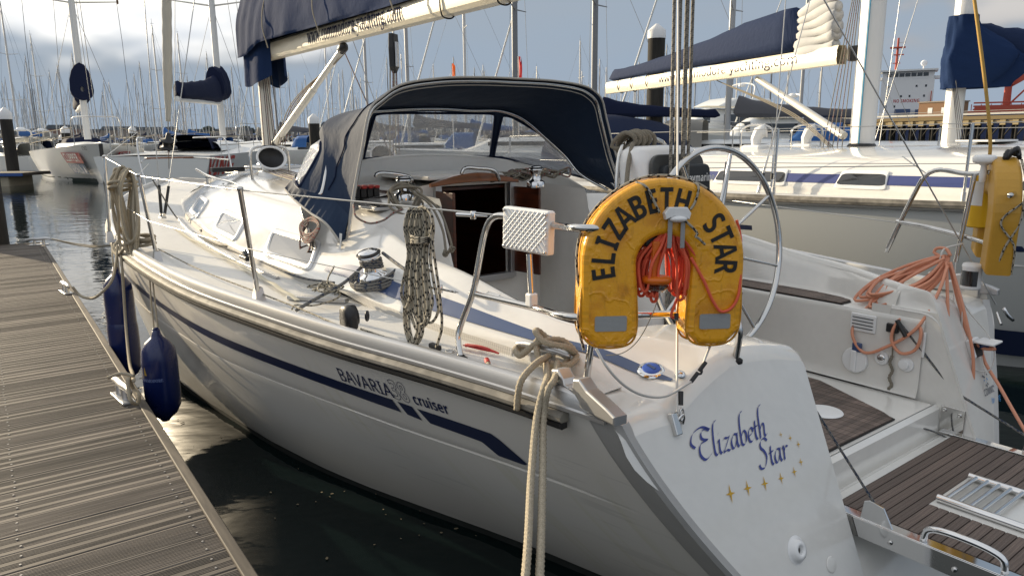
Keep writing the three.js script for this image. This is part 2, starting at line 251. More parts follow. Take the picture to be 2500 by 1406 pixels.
{
  const pon = thing('pontoon', 'weathered grooved timber pontoon alongside the white yacht', 'pontoon', null, [0, 0, 0]);
  const pitch = 0.146, w = 0.1415, th = 0.032, zFar = -13.0, x0 = -2.15, x1 = DOCK_X - 0.045, rnd = rng(5);
  // grooved profile: fine grooves in two bands with plain edges
  const prof = (kind) => { const q = []; q.push([-w / 2, -th], [-w / 2, -0.003], [-w / 2 + 0.003, 0]); const bands = kind ? [[-0.060, 13], [0, 0]] : [[-0.058, 5], [0.012, 4]]; for (const [s, n] of bands) for (let k = 0; k < n; k++) { const a = s + k * 0.0095; q.push([a, 0], [a + 0.0015, -0.0035], [a + 0.0045, -0.0035], [a + 0.006, 0]); } q.push([w / 2 - 0.003, 0], [w / 2, -0.003], [w / 2, -th]); return q; };
  const geos = [0, 1].map((k) => [0, 1, 2, 3, 4, 5, 6].map((s) => { const a = prof(k), g = loft([a.map(([z, y]) => [x0, y, z]), a.map(([z, y]) => [x1, y, z])], { crease: 0.6, flip: true }); const uv = g.attributes.uv; for (let i = 0; i < uv.count; i++) uv.setXY(i, uv.getY(i) * 0.9 + s * 0.37, uv.getX(i) * 4 + s * 0.21); return g; }));
  const mats = [0.78, 0.9, 1.0, 1.1, 0.68].map((k, i) => std({ color: rgb(0.76 * k, 0.74 * k, 0.715 * k), map: plankTex[i % 3], roughness: 0.72, bumpMap: plankTex[(i + 1) % 3], bumpScale: 0.0025 }));
  let i = 0; for (let z = zFar + pitch / 2; z < 0.9; z += pitch, i++) { const m = part('plank', geos[rnd() < 0.35 ? 1 : 0][Math.floor(rnd() * 7)], mats[Math.floor(rnd() * 5)], pon); m.position.set((rnd() - 0.5) * 0.004, DOCK_Y + (rnd() - 0.5) * 0.003, z); m.rotation.z = (rnd() - 0.5) * 0.0012; }
  const edge = std({ color: rgb(0.50, 0.47, 0.42), map: again(plankTex[1], 0.6, 2), roughness: 0.7 });
  part('edge_trim', box(0.045, 0.09, 13.9, DOCK_X - 0.0225, DOCK_Y - 0.035, zFar + 6.95, 0.006), edge, pon);
  part('end_trim', box(2.7, 0.09, 0.04, -0.78, DOCK_Y - 0.036, zFar - 0.02, 0.006), edge, pon);
  part('float', box(2.6, 0.55, 13.6, -0.78, 0.06, zFar + 6.95), std({ color: rgb(0.10, 0.10, 0.095), map: again(grime, 1, 1), roughness: 0.9 }), pon);
  const sc = []; const head = new THREE.CylinderGeometry(0.0045, 0.0045, 0.003, 8); for (let z = zFar + pitch / 2; z < 0.9; z += pitch) for (const x of [-0.065, 0.50]) for (const s of [-0.032, 0.034]) sc.push(head.clone().translate(x + (rnd() - 0.5) * 0.012, DOCK_Y + 0.0012, z + s));
  part('screws', sc, std({ color: rgb(0.32, 0.31, 0.30), metalness: 0.6, roughness: 0.5 }), pon).userData.kind = 'stuff';
}
// mooring cleats on the pontoon: cast horns on two feet
function dockCleat(pos, turn, label) {
  const t = thing('mooring_cleat', label, 'cleat', 'cleats along the pontoon edge', pos, turn);
  part('base', [box(0.075, 0.018, 0.26, 0, 0.009, 0, 0.006)], M.alu, t);
  for (const z of [-0.06, 0.06]) part('foot', bar([0, 0.012, z], [0, 0.075, z], 0.022, 0.016), M.alu, t);
  part('horn', cord([[0, 0.083, -0.17], [0, 0.094, -0.09], [0, 0.09, 0], [0, 0.094, 0.09], [0, 0.083, 0.17]], 0.019, { taper: (s) => 0.72 + 0.5 * Math.sin(Math.PI * s) }), M.alu, t);
  return t;
}

// ---------- the yacht alongside ----------
const BT = [[0, 1.41], [.4, 1.475], [.85, 1.575], [1.35, 1.70], [2, 1.82], [2.7, 1.925], [3.4, 1.965], [4.4, 1.96], [5.2, 1.90], [6, 1.80], [7, 1.61], [8, 1.36], [9, 1.06], [10, .70], [10.8, .36], [11.5, .04]];
const WT = [[0, .66], [1.05, .90], [1.6, 1.05], [1.95, 1.169], [2.6, 1.359], [3.15, 1.475], [3.75, 1.545], [5.0, 1.655], [6, 1.58], [7, 1.36], [8, 1.05], [9, .68], [10, .33], [10.8, .12], [11.5, .02]];
const sheer = (a) => 1.08 + 0.02 * a, zAft = (y) => 0.4 * (1.07 - y), zFore = (y) => -11.05 - 0.45 * y / 1.3;
function halfBeam(a, y) {
  const b = table(BT, a), w = table(WT, a), s = sheer(a), t = y / s;
  if (t < 0) return y > -0.55 ? w * Math.sqrt(Math.max(0, 1 - (y / 0.55) ** 2)) : 0;
  return w + (b - w) * (1 - (1 - Math.min(1, t)) ** (1.35 + 0.25 * Math.min(1, a / 5)));
}
const hullA = (z, y) => clamp(11.5 * (z - zAft(y)) / (zFore(y) - zAft(y)), 0, 11.5);
const onHull = (z, y, off = 0) => [-halfBeam(hullA(z, y), y) - off, y, z];     // port topside
const dY = (a) => sheer(a) - 0.05;
const yacht = aboard('sailing_yacht', 'white sailing yacht with blue stripe and navy sprayhood moored alongside the timber pontoon', 'yacht');
{
  const rows = [], ys = []; for (let k = 0; k <= 22; k++) ys.push(1 - (k / 22));
  for (let i = 0; i <= 72; i++) {
    const a = 11.5 * i / 72, s = sheer(a), row = [];
    const gy = 0.655 + 0.005 * a, gs = a > 0.35 && a < 10.5 ? 0.006 : 0; const yy = [...ys.map((t) => t * s).filter((y) => Math.abs(y - gy) > 0.012 || true), gy + 0.007, gy + 0.0025, gy - 0.0025, gy - 0.007, -0.12, -0.25, -0.38, -0.48, -0.55].sort((p, q) => q - p);
    const P = yy.map((y) => [halfBeam(a, y) - (Math.abs(y - gy) < 0.004 ? gs : 0), y, lerp(zAft(y), zFore(y), i / 72)]);
    for (const p of P) row.push([-p[0], p[1], p[2]]); for (const p of P.slice(0, -1).reverse()) row.push(p);
    rows.push(row);
  }
  const hull = part('hull', loft(rows), M.gelHull, yacht);
  // antifouling / weed line at the waterline, matter of its own
  const weed = []; for (let i = 0; i <= 60; i++) { const z = lerp(0.35, -11, i / 60); weed.push(z); }
  const wr = (y) => weed.map((z) => { const yy = y + (y > 0 ? 0.035 * fbm(z * 3, 2, 1, 4) : 0); return onHull(z, yy, 0.003); });
  part('boot_top', loft([wr(0.02), wr(-0.05), wr(-0.2)]), std({ color: rgb(0.02, 0.026, 0.022), roughness: 0.9, map: again(grime, 3, 3) }), hull);
  // blue side stripe in three pieces
  const strip = (pts) => { const [top, bot] = pts, n = 60, cur = (L) => (t) => { const x = L[0][0] + (L[L.length - 1][0] - L[0][0]) * t; let i = 0; while (i < L.length - 2 && x > L[i + 1][0]) i++; const k = (x - L[i][0]) / (L[i + 1][0] - L[i][0] || 1); return [x, lerp(L[i][1], L[i + 1][1], k)]; }; const A = cur(top), B = cur(bot), r = [[], [], []]; for (let i = 0; i <= n; i++) { const a = A(i / n), b = B(i / n); for (let j = 0; j < 3; j++) r[j].push(onHull(lerp(a[0], b[0], j / 2), lerp(a[1], b[1], j / 2), 0.0035)); } return loft(r); };
  part('side_stripe', [strip([[[-9.5, .93], [-4.84, .885], [-2.79, .853], [-1.13, .824]], [[-9.5, .89], [-4.84, .842], [-2.82, .80], [-1.109, .766]]]),
    strip([[[-1.098, .822], [-1.018, .818]], [[-1.074, .764], [-.996, .756]]]),
    strip([[[-.99, .815], [-.612, .804], [-.578, .784], [-.505, .716], [-.492, .703]], [[-.952, .754], [-.689, .742], [-.633, .693], [-.51, .69], [-.492, .700]]])], M.navy, hull);
  const put = (z0, y0) => (x, y) => onHull(z0 + x, y0 + y + x * -0.012, 0.0035);
  const blue = phy({ color: rgb(0.012, 0.020, 0.075), roughness: 0.4, clearcoat: 0.3 });
  const nm = [lettering('BAVARIA', 0.066, put(-1.455, 0.842), 'sans', 0.97, 4), lettering('cruiser', 0.052, put(-0.99, 0.838), 'bold', 0.78, 4)];
  // outlined numerals
  for (const sh of font.bold.generateShapes('38', 0.092)) for (const c of [sh, ...sh.holes]) {
    const p = c.getPoints(5), n = p.length, A = [], B = []; for (let i = 0; i <= n; i++) { const q = p[i % n], a = p[(i + n - 1) % n], b = p[(i + 1) % n], t = new THREE.Vector2(b.x - a.x, b.y - a.y).normalize(); A.push([q.x * 0.7 - t.y * 0.0013, q.y + t.x * 0.0013]); B.push([q.x * 0.7 + t.y * 0.0013, q.y - t.x * 0.0013]); }
    nm.push(printStrip(A, B, put(-1.107, 0.837)));
  }
  part('model_lettering', nm, blue, hull);

  // toe rail and strake, both sides
  const rail = [], sr = []; for (let i = 0; i <= 70; i++) { const a = lerp(0.02, 11.3, i / 70), b = table(BT, a), z = lerp(0, zFore(1.25), a / 11.5); rail.push([b, sheer(a), z]); }
  const toe = [[-0.014, -0.056], [-0.014, -0.044], [-0.006, -0.040], [-0.004, -0.012], [0.002, 0.003], [0.013, 0.010], [0.028, 0.010], [0.037, 0.002], [0.039, -0.012], [0.039, -0.05]];
  const strake = [[-0.026, -0.094], [-0.034, -0.086], [-0.034, -0.074], [-0.026, -0.066], [-0.010, -0.059], [0.01, -0.057], [0.01, -0.10]];
  for (const s of [-1, 1]) {
    const P = rail.map(([x, y, z]) => [s * x, y, z]), PP = s < 0 ? P : P.slice().reverse();
    // profile's right side must point inboard: path direction forward on port means right = inboard (starboard)
    const f = (pr) => pr;
    part('toe_rail', sweep(PP, f(toe)), M.alu, yacht);
    const st = part('rubbing_strake', sweep(PP.filter((p) => p[2] < -0.16), f(strake)), std({ color: rgb(0.46, 0.45, 0.43), map: again(woodTex([0.70, 0.68, 0.64], 0.25, 77, 3, 40), 9, 0.7), roughness: 0.7 }), yacht);
    const ins = PP.filter((p) => p[2] < -0.15);
    part('rubber_insert', sweep(ins, [[-0.024, -0.118], [-0.032, -0.110], [-0.032, -0.098], [-0.024, -0.0945], [0.005, -0.0945], [0.005, -0.118]]), M.black, st);
  }
  // silver corner moulding down the quarter, and cast rail ends
  const corner = std({ color: rgb(0.50, 0.50, 0.50), metalness: 0.25, roughness: 0.45, map: again(gelMap, 2, 2), bumpMap: again(grime, 4, 4), bumpScale: 0.001 });
  for (const s of [-1, 1]) {
    const A = []; for (let k = 0; k <= 24; k++) { const y = lerp(1.035, -0.12, k / 24), x = halfBeam(0, y), z = zAft(y), a2 = halfBeam(0.12, y); A.push([[s * (a2 + 0.002), y, z - 0.125], [s * (a2 + 0.008), y, z - 0.10], [s * (x + 0.014), y, z - 0.045], [s * (x + 0.013), y - 0.003, z - 0.008], [s * (x - 0.004), y - 0.006, z + 0.012], [s * (x - 0.035), y - 0.008, z + 0.006], [s * (x - 0.05), y - 0.008, z - 0.004]]); }
    part('corner_moulding', loft(A, { crease: 0.5 }), corner, yacht);
    // fairlead casting with two horns at the rail's end
    const fl = [[-0.30, 0.0], [-0.29, 0.045], [-0.26, 0.052], [-0.235, 0.03], [-0.225, 0.010], [-0.20, 0.006], [-0.17, 0.012], [-0.165, 0.046], [-0.14, 0.052], [-0.10, 0.028], [0.0, 0.002], [0.04, -0.012], [0.04, -0.030], [-0.30, -0.035]];
    const g = flat(fl, 0.040, 0.006, 2).translate(0, 0, -0.02); g.rotateY(-Math.PI / 2); g.rotateY(s * 0.13);
    part('rail_end_casting', g.translate(s * 1.425, 1.085, 0.01), M.alu, yacht);
  }
}
// ---- deck, coachroof and cockpit mouldings ----
const XB = [[0, 1.16], [.3, 1.20], [.6, 1.25], [1.2, 1.31], [2.3, 1.375], [3.0, 1.395], [3.6, 1.39], [4.4, 1.34], [5.2, 1.25], [6, 1.13], [7, .93], [8, .68], [8.8, .42], [9.4, .2]];
const TOPY = [[2.2, 1.585], [3, 1.605], [4, 1.625], [5, 1.63], [6, 1.615], [7, 1.555], [8, 1.44], [8.8, 1.32], [9.4, 1.245]];
const HK = [[0, 1], [6, 1], [7, .84], [8, .52], [8.8, .2], [9.4, .02]];
const COAMY = [[0, 1.135], [.2, 1.15], [.6, 1.175], [.87, 1.205], [1.4, 1.29], [2.3, 1.345]];
const SEAT = 1.0, SOLE = 0.6, COAMX = 1.05;
function cabinRow(a) {                                                    // port half, deck edge to centreline
  const x = table(XB, a), d = dY(a), h = table(HK, a), t = table(TOPY, a);
  return [[-x, d], [-x + .008, d + .045 * h], [-x + .035, d + .07 * h], [-x + .17, d + .215 * h], [-x + .26, d + .285 * h], [-x + .36, lerp(d + .335 * h, t - .09, .35)], [-x * .58, t - .075 * h], [-x * .42, t - .04 * h], [-x * .25, t - .015 * h], [0, t]].map(([u, y]) => [u, y, -a]);
}
const cabinSide = (z, f, off = 0) => {                                    // f 0..1 up the window band
  const r = cabinRow(-z), p = r[2], q = r[3], nx = -(q[1] - p[1]), ny = q[0] - p[0], l = Math.hypot(nx, ny); return [lerp(p[0], q[0], f) + nx / l * off, lerp(p[1], q[1], f) + ny / l * off, z];
};
const coamRow = (a) => { const x = table(XB, a), d = dY(a), y = table(COAMY, a), xi = lerp(.80, COAMX, smooth(0, .7, a)); const q = smooth(.12, .42, a), o = [[-x, d], [-x + .008, d + .036 * q + .004], [-x + .035, d + .053 * q + .012]]; for (let k = 1; k <= 6; k++) { const f = k / 6; o.push([lerp(-x + .035, -xi - .03, f), lerp(d + .053 * q + .012, y - .006, Math.sin(f * Math.PI / 2) * .35 + f * .65)]); } o.push([-xi - .012, y], [-xi + .004, y - .006], [-xi + .014, y - .03]); const w = smooth(1.6, 2.28, a); if (w > 0) { const r = cabinRow(Math.max(a, 2.27)); for (const p of o) { let k = 0; while (k < r.length - 2 && r[k + 1][0] < p[0]) k++; const cy = lerp(r[k][1], r[k + 1][1], clamp((p[0] - r[k][0]) / (r[k + 1][0] - r[k][0]))); p[1] = lerp(p[1], Math.max(p[1], cy + .001), w); } } return o.map(([u, v]) => [u, v, -a]); };
const coamSide = (z, f, off = 0) => { const r = coamRow(-z), n = 6, t = f * n, i = Math.min(n - 1, Math.floor(t)), p = r[2 + i], q = r[3 + i], k = t - i, nx = -(q[1] - p[1]), ny = q[0] - p[0], l = Math.hypot(nx, ny); return [lerp(p[0], q[0], k) + nx / l * off, lerp(p[1], q[1], k) + ny / l * off, z]; };
function quarterRows(xe, ye, a0) {
  const row = (a) => { const b = table(BT, a) - .012, d = dY(a), r = coamRow(a).slice(0, 10), xi = -r[9][0], y = r[9][1], o = [[-b, d, -a], [-lerp(b, -r[0][0], .5), d + .003, -a], ...r]; for (let k = 1; k <= 5; k++) { const f = k / 5; o.push([-lerp(xi, xe + .02, f), lerp(y, ye, f * f), -a]); } o.push([-xe - .006, ye - .005, -a], [-xe, ye - .022, -a]); return o; };
  const top = []; for (let i = 0; i <= 8; i++) top.push(row(lerp(a0, .055, i / 8)));
  const l = top[8]; for (let k = 1; k <= 4; k++) { const t = k / 4 * Math.PI / 2; top.push(l.map(([x, y]) => { const yy = y - .05 * (1 - Math.cos(t)); return [x, yy, lerp(-.055, zAft(yy), Math.sin(t))]; })); }
  const e = top[top.length - 1], aft = []; for (let j = 0; j <= 26; j++) aft.push(e.map(([x, y]) => { const yy = lerp(y, -.15, j / 26), f = (x - e[0][0]) / (-xe - e[0][0]); return [lerp(x, lerp(-halfBeam(0, yy) + .012, -xe, f), smooth(0, .2, j / 26)), yy, zAft(yy)]; }));
  return { top, aft };
}
const mirrorRow = (r) => r.map(([x, y, z]) => [-x, y, z]);
{
  // side decks and foredeck
  const as = []; for (let i = 0; i <= 60; i++) as.push(lerp(0.19, 11.35, i / 60));
  const zz = (a) => -a * (11.48 / 11.5);
  for (const s of [-1, 1]) {
    const rows = as.map((a) => { const b = table(BT, a) - 0.012, x = a < 9.35 ? table(XB, a) - 0.03 : 0, y = dY(a), r = []; for (let k = 0; k <= 8; k++) { const f = k / 8; r.push([s * lerp(b, Math.min(x, b), f), y + 0.012 * f * (a > 9.35 ? 4 * f : 1), zz(a)]); } return r; });
    part('side_deck', loft(rows), M.deck, yacht);
  }
  // coachroof
  const full = [], stb = []; for (let i = 0; i <= 46; i++) { const a = lerp(2.76, 9.35, i / 46), r = cabinRow(a); full.push([...r, ...mirrorRow(r).reverse().slice(1)]); }
  part('coachroof', loft(full), M.gel, yacht);
  for (const s of [-1, 1]) {
    // winch shoulders either side of the companionway
    const wing = []; for (let i = 0; i <= 8; i++) { const a = lerp(2.76, 2.27, i / 8), r = cabinRow(a).slice(0, 7), p = r[6]; r.push([-0.62, p[1] + 0.008, -a], [-0.60, p[1] - 0.004, -a], [-0.595, p[1] - 0.03, -a]); if (i > 6) for (const q of r) q[1] -= (i - 6) * 0.004; wing.push(s < 0 ? r : mirrorRow(r)); }
    const w = part('shoulder', loft(wing), M.gel, yacht);
    const e0 = [-1.09, -1.0, -.9, -.8, -.7, -.62, -.597].map((u) => { const r = wing[8].map((p) => [-Math.abs(p[0]), p[1]]); let k = 0; while (k < r.length - 2 && r[k + 1][0] < u) k++; return [-s * u, lerp(r[k][1], r[k + 1][1], clamp((u - r[k][0]) / (r[k + 1][0] - r[k][0] || 1))) - .001, -2.272]; });
    part('end_face', loft([wing[8].slice(4), ].length ? [e0, e0.map(([u, v, z]) => [u, v - .03, z + .022]), e0.map(([u, v, z]) => [u, lerp(v, .98, .45), z + .10]), e0.map(([u, v, z]) => [u, .98, z + .2])] : []), M.gel, w);
    const x = s * 0.595; part('companionway_cheek', loft([[[x, 1.565, -2.76], [x, 0.6, -2.76]], [[x, 1.54, -2.27], [x, 0.6, -2.27]], [[x, 1.5, -2.25], [x, 0.6, -2.06]]]), M.gel, yacht);
    // cockpit coaming, seat and well side
    const rows = []; for (let i = 0; i <= 34; i++) { const a = lerp(2.5, s < 0 ? .42 : .2, i / 34); rows.push(s < 0 ? coamRow(a) : mirrorRow(coamRow(a))); }
    const c = part('coaming', loft(rows), M.gel, yacht);
    const Q = quarterRows(s < 0 ? .375 : .787, s < 0 ? 1.085 : 1.05, s < 0 ? .42 : .2); const sg = (R) => R.map((r) => s < 0 ? r : mirrorRow(r));
    part('quarter', loft(sg(Q.top)), M.gel, yacht); part('transom_panel', loft(sg(Q.aft)), M.gel, yacht);
    const rise = Q.top[0].slice(11); part('quarter_riser', loft(sg([rise, rise.map(([u, v, z]) => [u, Math.min(v, SEAT - .02), z - .004])])), M.gel, yacht);
    const xo = s * (COAMX - .02), back = []; for (let i = 0; i <= 12; i++) { const a = lerp(2.3, s < 0 ? .40 : .18, i / 12), y = table(COAMY, a) - .03, xi = lerp(.80, COAMX, smooth(0, .7, a)); const cl = (u) => s * Math.max(u, .792); back.push([[cl(xi - .014), y, -a], [cl(xi - .05), y - .05, -a], [cl(xi - .065), SEAT + .03, -a], [cl(xi - .10), SEAT, -a]]); }
    part('seat_back', loft(back), M.gel, c);
    part('seat', loft([[[s * .96, SEAT, -2.3], [s * .80, SEAT, -2.3], [s * .785, SEAT - .006, -2.3], [s * .78, SEAT - .03, -2.3], [s * .78, SOLE + .05, -2.3], [s * .76, SOLE, -2.3]], [[s * .96, SEAT, -.03], [s * .80, SEAT, -.03], [s * .785, SEAT - .006, -.03], [s * .78, SEAT - .03, -.03], [s * .78, SOLE + .05, -.03], [s * .76, SOLE, -.03]]]), M.gel, yacht);
    // laid teak on the seat, one strip at a time
    const tk = part('seat_caulking', box(0.205, 0.006, 1.80, s * 0.895, SEAT + 0.003, -1.36), M.caulk, yacht);
    for (let k = 0; k < 5; k++) for (const [z0, z1] of [[-2.24, -1.22], [-1.205, -0.47]]) part('teak_strip', box(0.0378, 0.008, z1 - z0, s * (0.813 + k * 0.041), SEAT + 0.007, (z0 + z1) / 2, 0.002), M.teak[(k + (z0 < -1.5 ? 1 : 0)) % 4], tk);
    // non-slip kick strip along the base of the coaming
    const ks = []; for (let i = 0; i <= 60; i++) { const a = lerp(0.7, 6.2, i / 60), r = a < 2.3 ? coamRow(a) : cabinRow(a); ks.push(r.slice(0, 2).map(([x, y, z]) => [s * (Math.abs(x) + 0.003), y + 0.002, z])); }
    part('kick_strip', loft(ks), std({ color: rgb(0.48, 0.46, 0.42), roughness: 0.8, bumpMap: again(nonskid, 10, 10), bumpScale: 0.001 }), yacht);
  }
  // blue stripe along the port coaming
  const sa = [], sb = [], zs = []; for (let i = 0; i <= 50; i++) zs.push(lerp(-2.35, -0.07, i / 50));
  const lo = (z) => table([[-2.35, .10], [-1.5, .06], [-.9, .10], [-.5, .16], [-.2, .20], [-.07, .26]], z), hi = (z) => table([[-2.35, .16], [-2.1, .30], [-1.5, .34], [-.9, .42], [-.5, .42], [-.2, .36], [-.07, .30]], z);
  const sr = [0, .33, .67, 1].map((t) => zs.map((z) => coamSide(z, lerp(lo(z), hi(z), t), 0.004)));
  part('coaming_stripe', loft(sr), M.stripe, yacht);
  // bulkhead with open companionway, doors, sill and arched hatch front
  const bz = -2.76, sh = new THREE.Shape([[-.62, .55], [.62, .55], [.62, 1.56], [.3, 1.60], [-.3, 1.60], [-.62, 1.56]].map(([x, y]) => new THREE.Vector2(x, y))); sh.holes.push(new THREE.Path([[-.29, .92], [.29, .92], [.29, 1.575], [-.29, 1.575]].map(([x, y]) => new THREE.Vector2(x, y))));
  const bk = part('bulkhead', new THREE.ExtrudeGeometry(sh, { depth: 0.03, bevelEnabled: false }).translate(0, 0, bz - .03), M.gel, yacht);
  part('door_frame', [box(.05, .70, .05, -.315, 1.24, bz + .012, .004), box(.05, .70, .05, .315, 1.24, bz + .012, .004), box(.62, .045, .06, 0, .905, bz + .018, .004)], M.alu, bk);
  part('cabin_interior', [box(1.3, .02, 1.6, 0, .35, bz - .85), box(.02, 1.2, 1.6, -.66, .95, bz - .85), box(.02, 1.2, 1.6, .66, .95, bz - .85), box(1.3, 1.2, .02, 0, .95, bz - 1.65), box(1.3, .02, 1.6, 0, 1.55, bz - .86)], M.mahog, yacht);
  const shelf = std({ color: rgb(.42, .06, .07), roughness: .8 }); part('seat_cushion', box(.5, .08, .5, -.36, 1.0, bz - .6, .03), shelf, yacht); part('shelf_cloth', box(.3, .03, .3, -.42, 1.42, bz - .35, .01), shelf, yacht);
  const dr = (x, t) => { const g = box(.25, .62, .02, .125, 0, 0, .003); g.rotateY(t); return g.translate(x, 1.24, bz + .035); };
  for (const [x, t] of [[.33, -1.45], [-.33, -1.68]]) { const d = part('companionway_door', dr(x, t), M.mahog, yacht); for (const y of [1.07, 1.44]) part('hinge', bar([x, y - .02, bz + .045], [x, y + .02, bz + .045], .009), M.chrome, d); }
  const arch = []; for (let k = 0; k <= 16; k++) { const x = lerp(-.42, .30, k / 16); arch.push([x, 1.60 + .06 * Math.sin(Math.PI * k / 16)]); } for (let k = 16; k >= 0; k--) { const x = lerp(-.42, .30, k / 16); arch.push([x, 1.585 + .02 * Math.sin(Math.PI * k / 16)]); }
  part('hatch_front', flat(arch, .03, .004).translate(0.02, 0, -2.70), M.varnish, yacht);
  part('sliding_hatch', box(.78, .03, .75, 0, 1.635, -3.1, .01), M.gel, yacht);
  part('breakwater', loft([-1, 1].length ? (() => { const base = [[-1.27, 1.30, -2.62], [-1.2, 1.36, -2.95], [-.95, 1.50, -3.25], [-.6, 1.58, -3.42], [0, 1.62, -3.47], [.6, 1.58, -3.42], [.95, 1.50, -3.25], [1.2, 1.36, -2.95], [1.27, 1.30, -2.62]], c = smoothRow(base, 48), hgt = (i) => .12 * Math.min(1, Math.min(i, 48 - i) / 8) + .04; return [c.map((p, i) => [p[0], p[1] - .05, p[2] + .06]), c.map((p, i) => [p[0], p[1] + hgt(i) - .02, p[2] + .05]), c.map((p, i) => [p[0], p[1] + hgt(i), p[2] + .035]), c.map((p, i) => [p[0], p[1] + hgt(i), p[2] + .01]), c.map((p, i) => [p[0], p[1] + hgt(i) - .02, p[2]]), c.map((p) => [p[0], p[1] - .04, p[2]])]; })() : []), M.gel, yacht);
  // cockpit sole with laid teak
  part('sole_moulding', box(1.53, .04, 2.8, 0, SOLE - .03, -1.35), M.gel, yacht);
  const so = part('sole_caulking', flat([[-.65, -2.47], [.65, -2.47], [.65, -.478], [.42, .033], [-.65, .033]], .006).rotateX(Math.PI / 2).translate(0, SOLE - .003, 0), M.caulk, yacht);
  for (let k = 0; k < 26; k++) { const x = -.625 + k * .05, e = (u) => u > .42 ? .028 - (u - .42) * 2.2 : .028; part('teak_strip', flat([[x - .0232, -2.46], [x + .0232, -2.46], [x + .0232, e(x + .0232)], [x - .0232, e(x - .0232)]], .006, .0008, 1).rotateX(Math.PI / 2).translate(0, SOLE + .003, 0), M.teak[(k * 3) % 4], so); }
  part('transom_sill', loft([[[-.38, SOLE - .012, .055], [.82, SOLE - .012, .055]], [[-.38, SOLE - .03, .075], [.82, SOLE - .03, .075]], [[-.38, .44, .085], [.82, .44, .085]], [[-.38, .43, .15], [.82, .43, .15]], [[-.38, .30, .30], [.82, .30, .30]], [[-.38, -.15, .49], [.82, -.15, .49]]], { crease: .5 }), M.gel, yacht);
  // doorway cheeks
  part('doorway_cheek', loft([[[-.375, 1.065, -.01], [-.375, .2, .347]], [[-.375, 1.065, -.44], [-.375, .2, -.44]]]), M.gel, yacht);
  part('doorway_cheek', loft([[[.79, 1.04, .022], [.79, .2, .358]], [[.79, 1.04, -.3], [.79, .2, -.3]]]), M.gel, yacht);
}

// ---- windows in the coachroof side ----
function roundedQuad(c, r, n = 6) { const o = []; for (let i = 0; i < 4; i++) { const p = c[i], a = c[(i + 3) % 4], b = c[(i + 1) % 4], da = [a[0] - p[0], a[1] - p[1]], db = [b[0] - p[0], b[1] - p[1]], la = Math.hypot(...da), lb = Math.hypot(...db); const s = [p[0] + da[0] / la * r, p[1] + da[1] / la * r], e = [p[0] + db[0] / lb * r, p[1] + db[1] / lb * r]; for (let k = 0; k <= n; k++) { const t = k / n; o.push([(1 - t) ** 2 * s[0] + 2 * t * (1 - t) * p[0] + t * t * e[0], (1 - t) ** 2 * s[1] + 2 * t * (1 - t) * p[1] + t * t * e[1]]); } } return o; }
const ring = (A, B) => loft([...A, A[0]].length ? [A, B].map((q) => [...q, q[0]]) : []);
{
  const frame = phy({ color: rgb(.70, .70, .69), roughness: .3, metalness: .3, clearcoat: .4 });
  const pane = phy({ color: rgb(.045, .04, .038), roughness: .10, clearcoat: 1, clearcoatRoughness: .04 });
  for (const [z0, z1] of [[-6.05, -5.42], [-4.62, -3.86], [-3.27, -2.50]]) {
    const H = .2, f = (p, o) => cabinSide(p[0], p[1] / H, o), q = (m) => roundedQuad([[z0 - .06 + m, .195 - m], [z1 - .10 - m, .195 - m], [z1 - m, .012 + m], [z0 + .06 + m, .012 + m]], .06 - m * .4), O = q(-.012), A = q(-.006), B = q(.022), C = q(.030);
    const w = part('window', loft([[...O, O[0]].map((p) => f(p, .001)), [...A, A[0]].map((p) => f(p, .016)), [...B, B[0]].map((p) => f(p, .016)), [...C, C[0]].map((p) => f(p, .006))]), frame, yacht);
    const cen = [(z0 + z1) / 2, .1], rows = [0, .5, 1].map((t) => [...C, C[0]].map((p) => f([lerp(cen[0], p[0], t), lerp(cen[1], p[1], t)], .007)));
    part('pane', loft(rows), pane, w);
  }
}
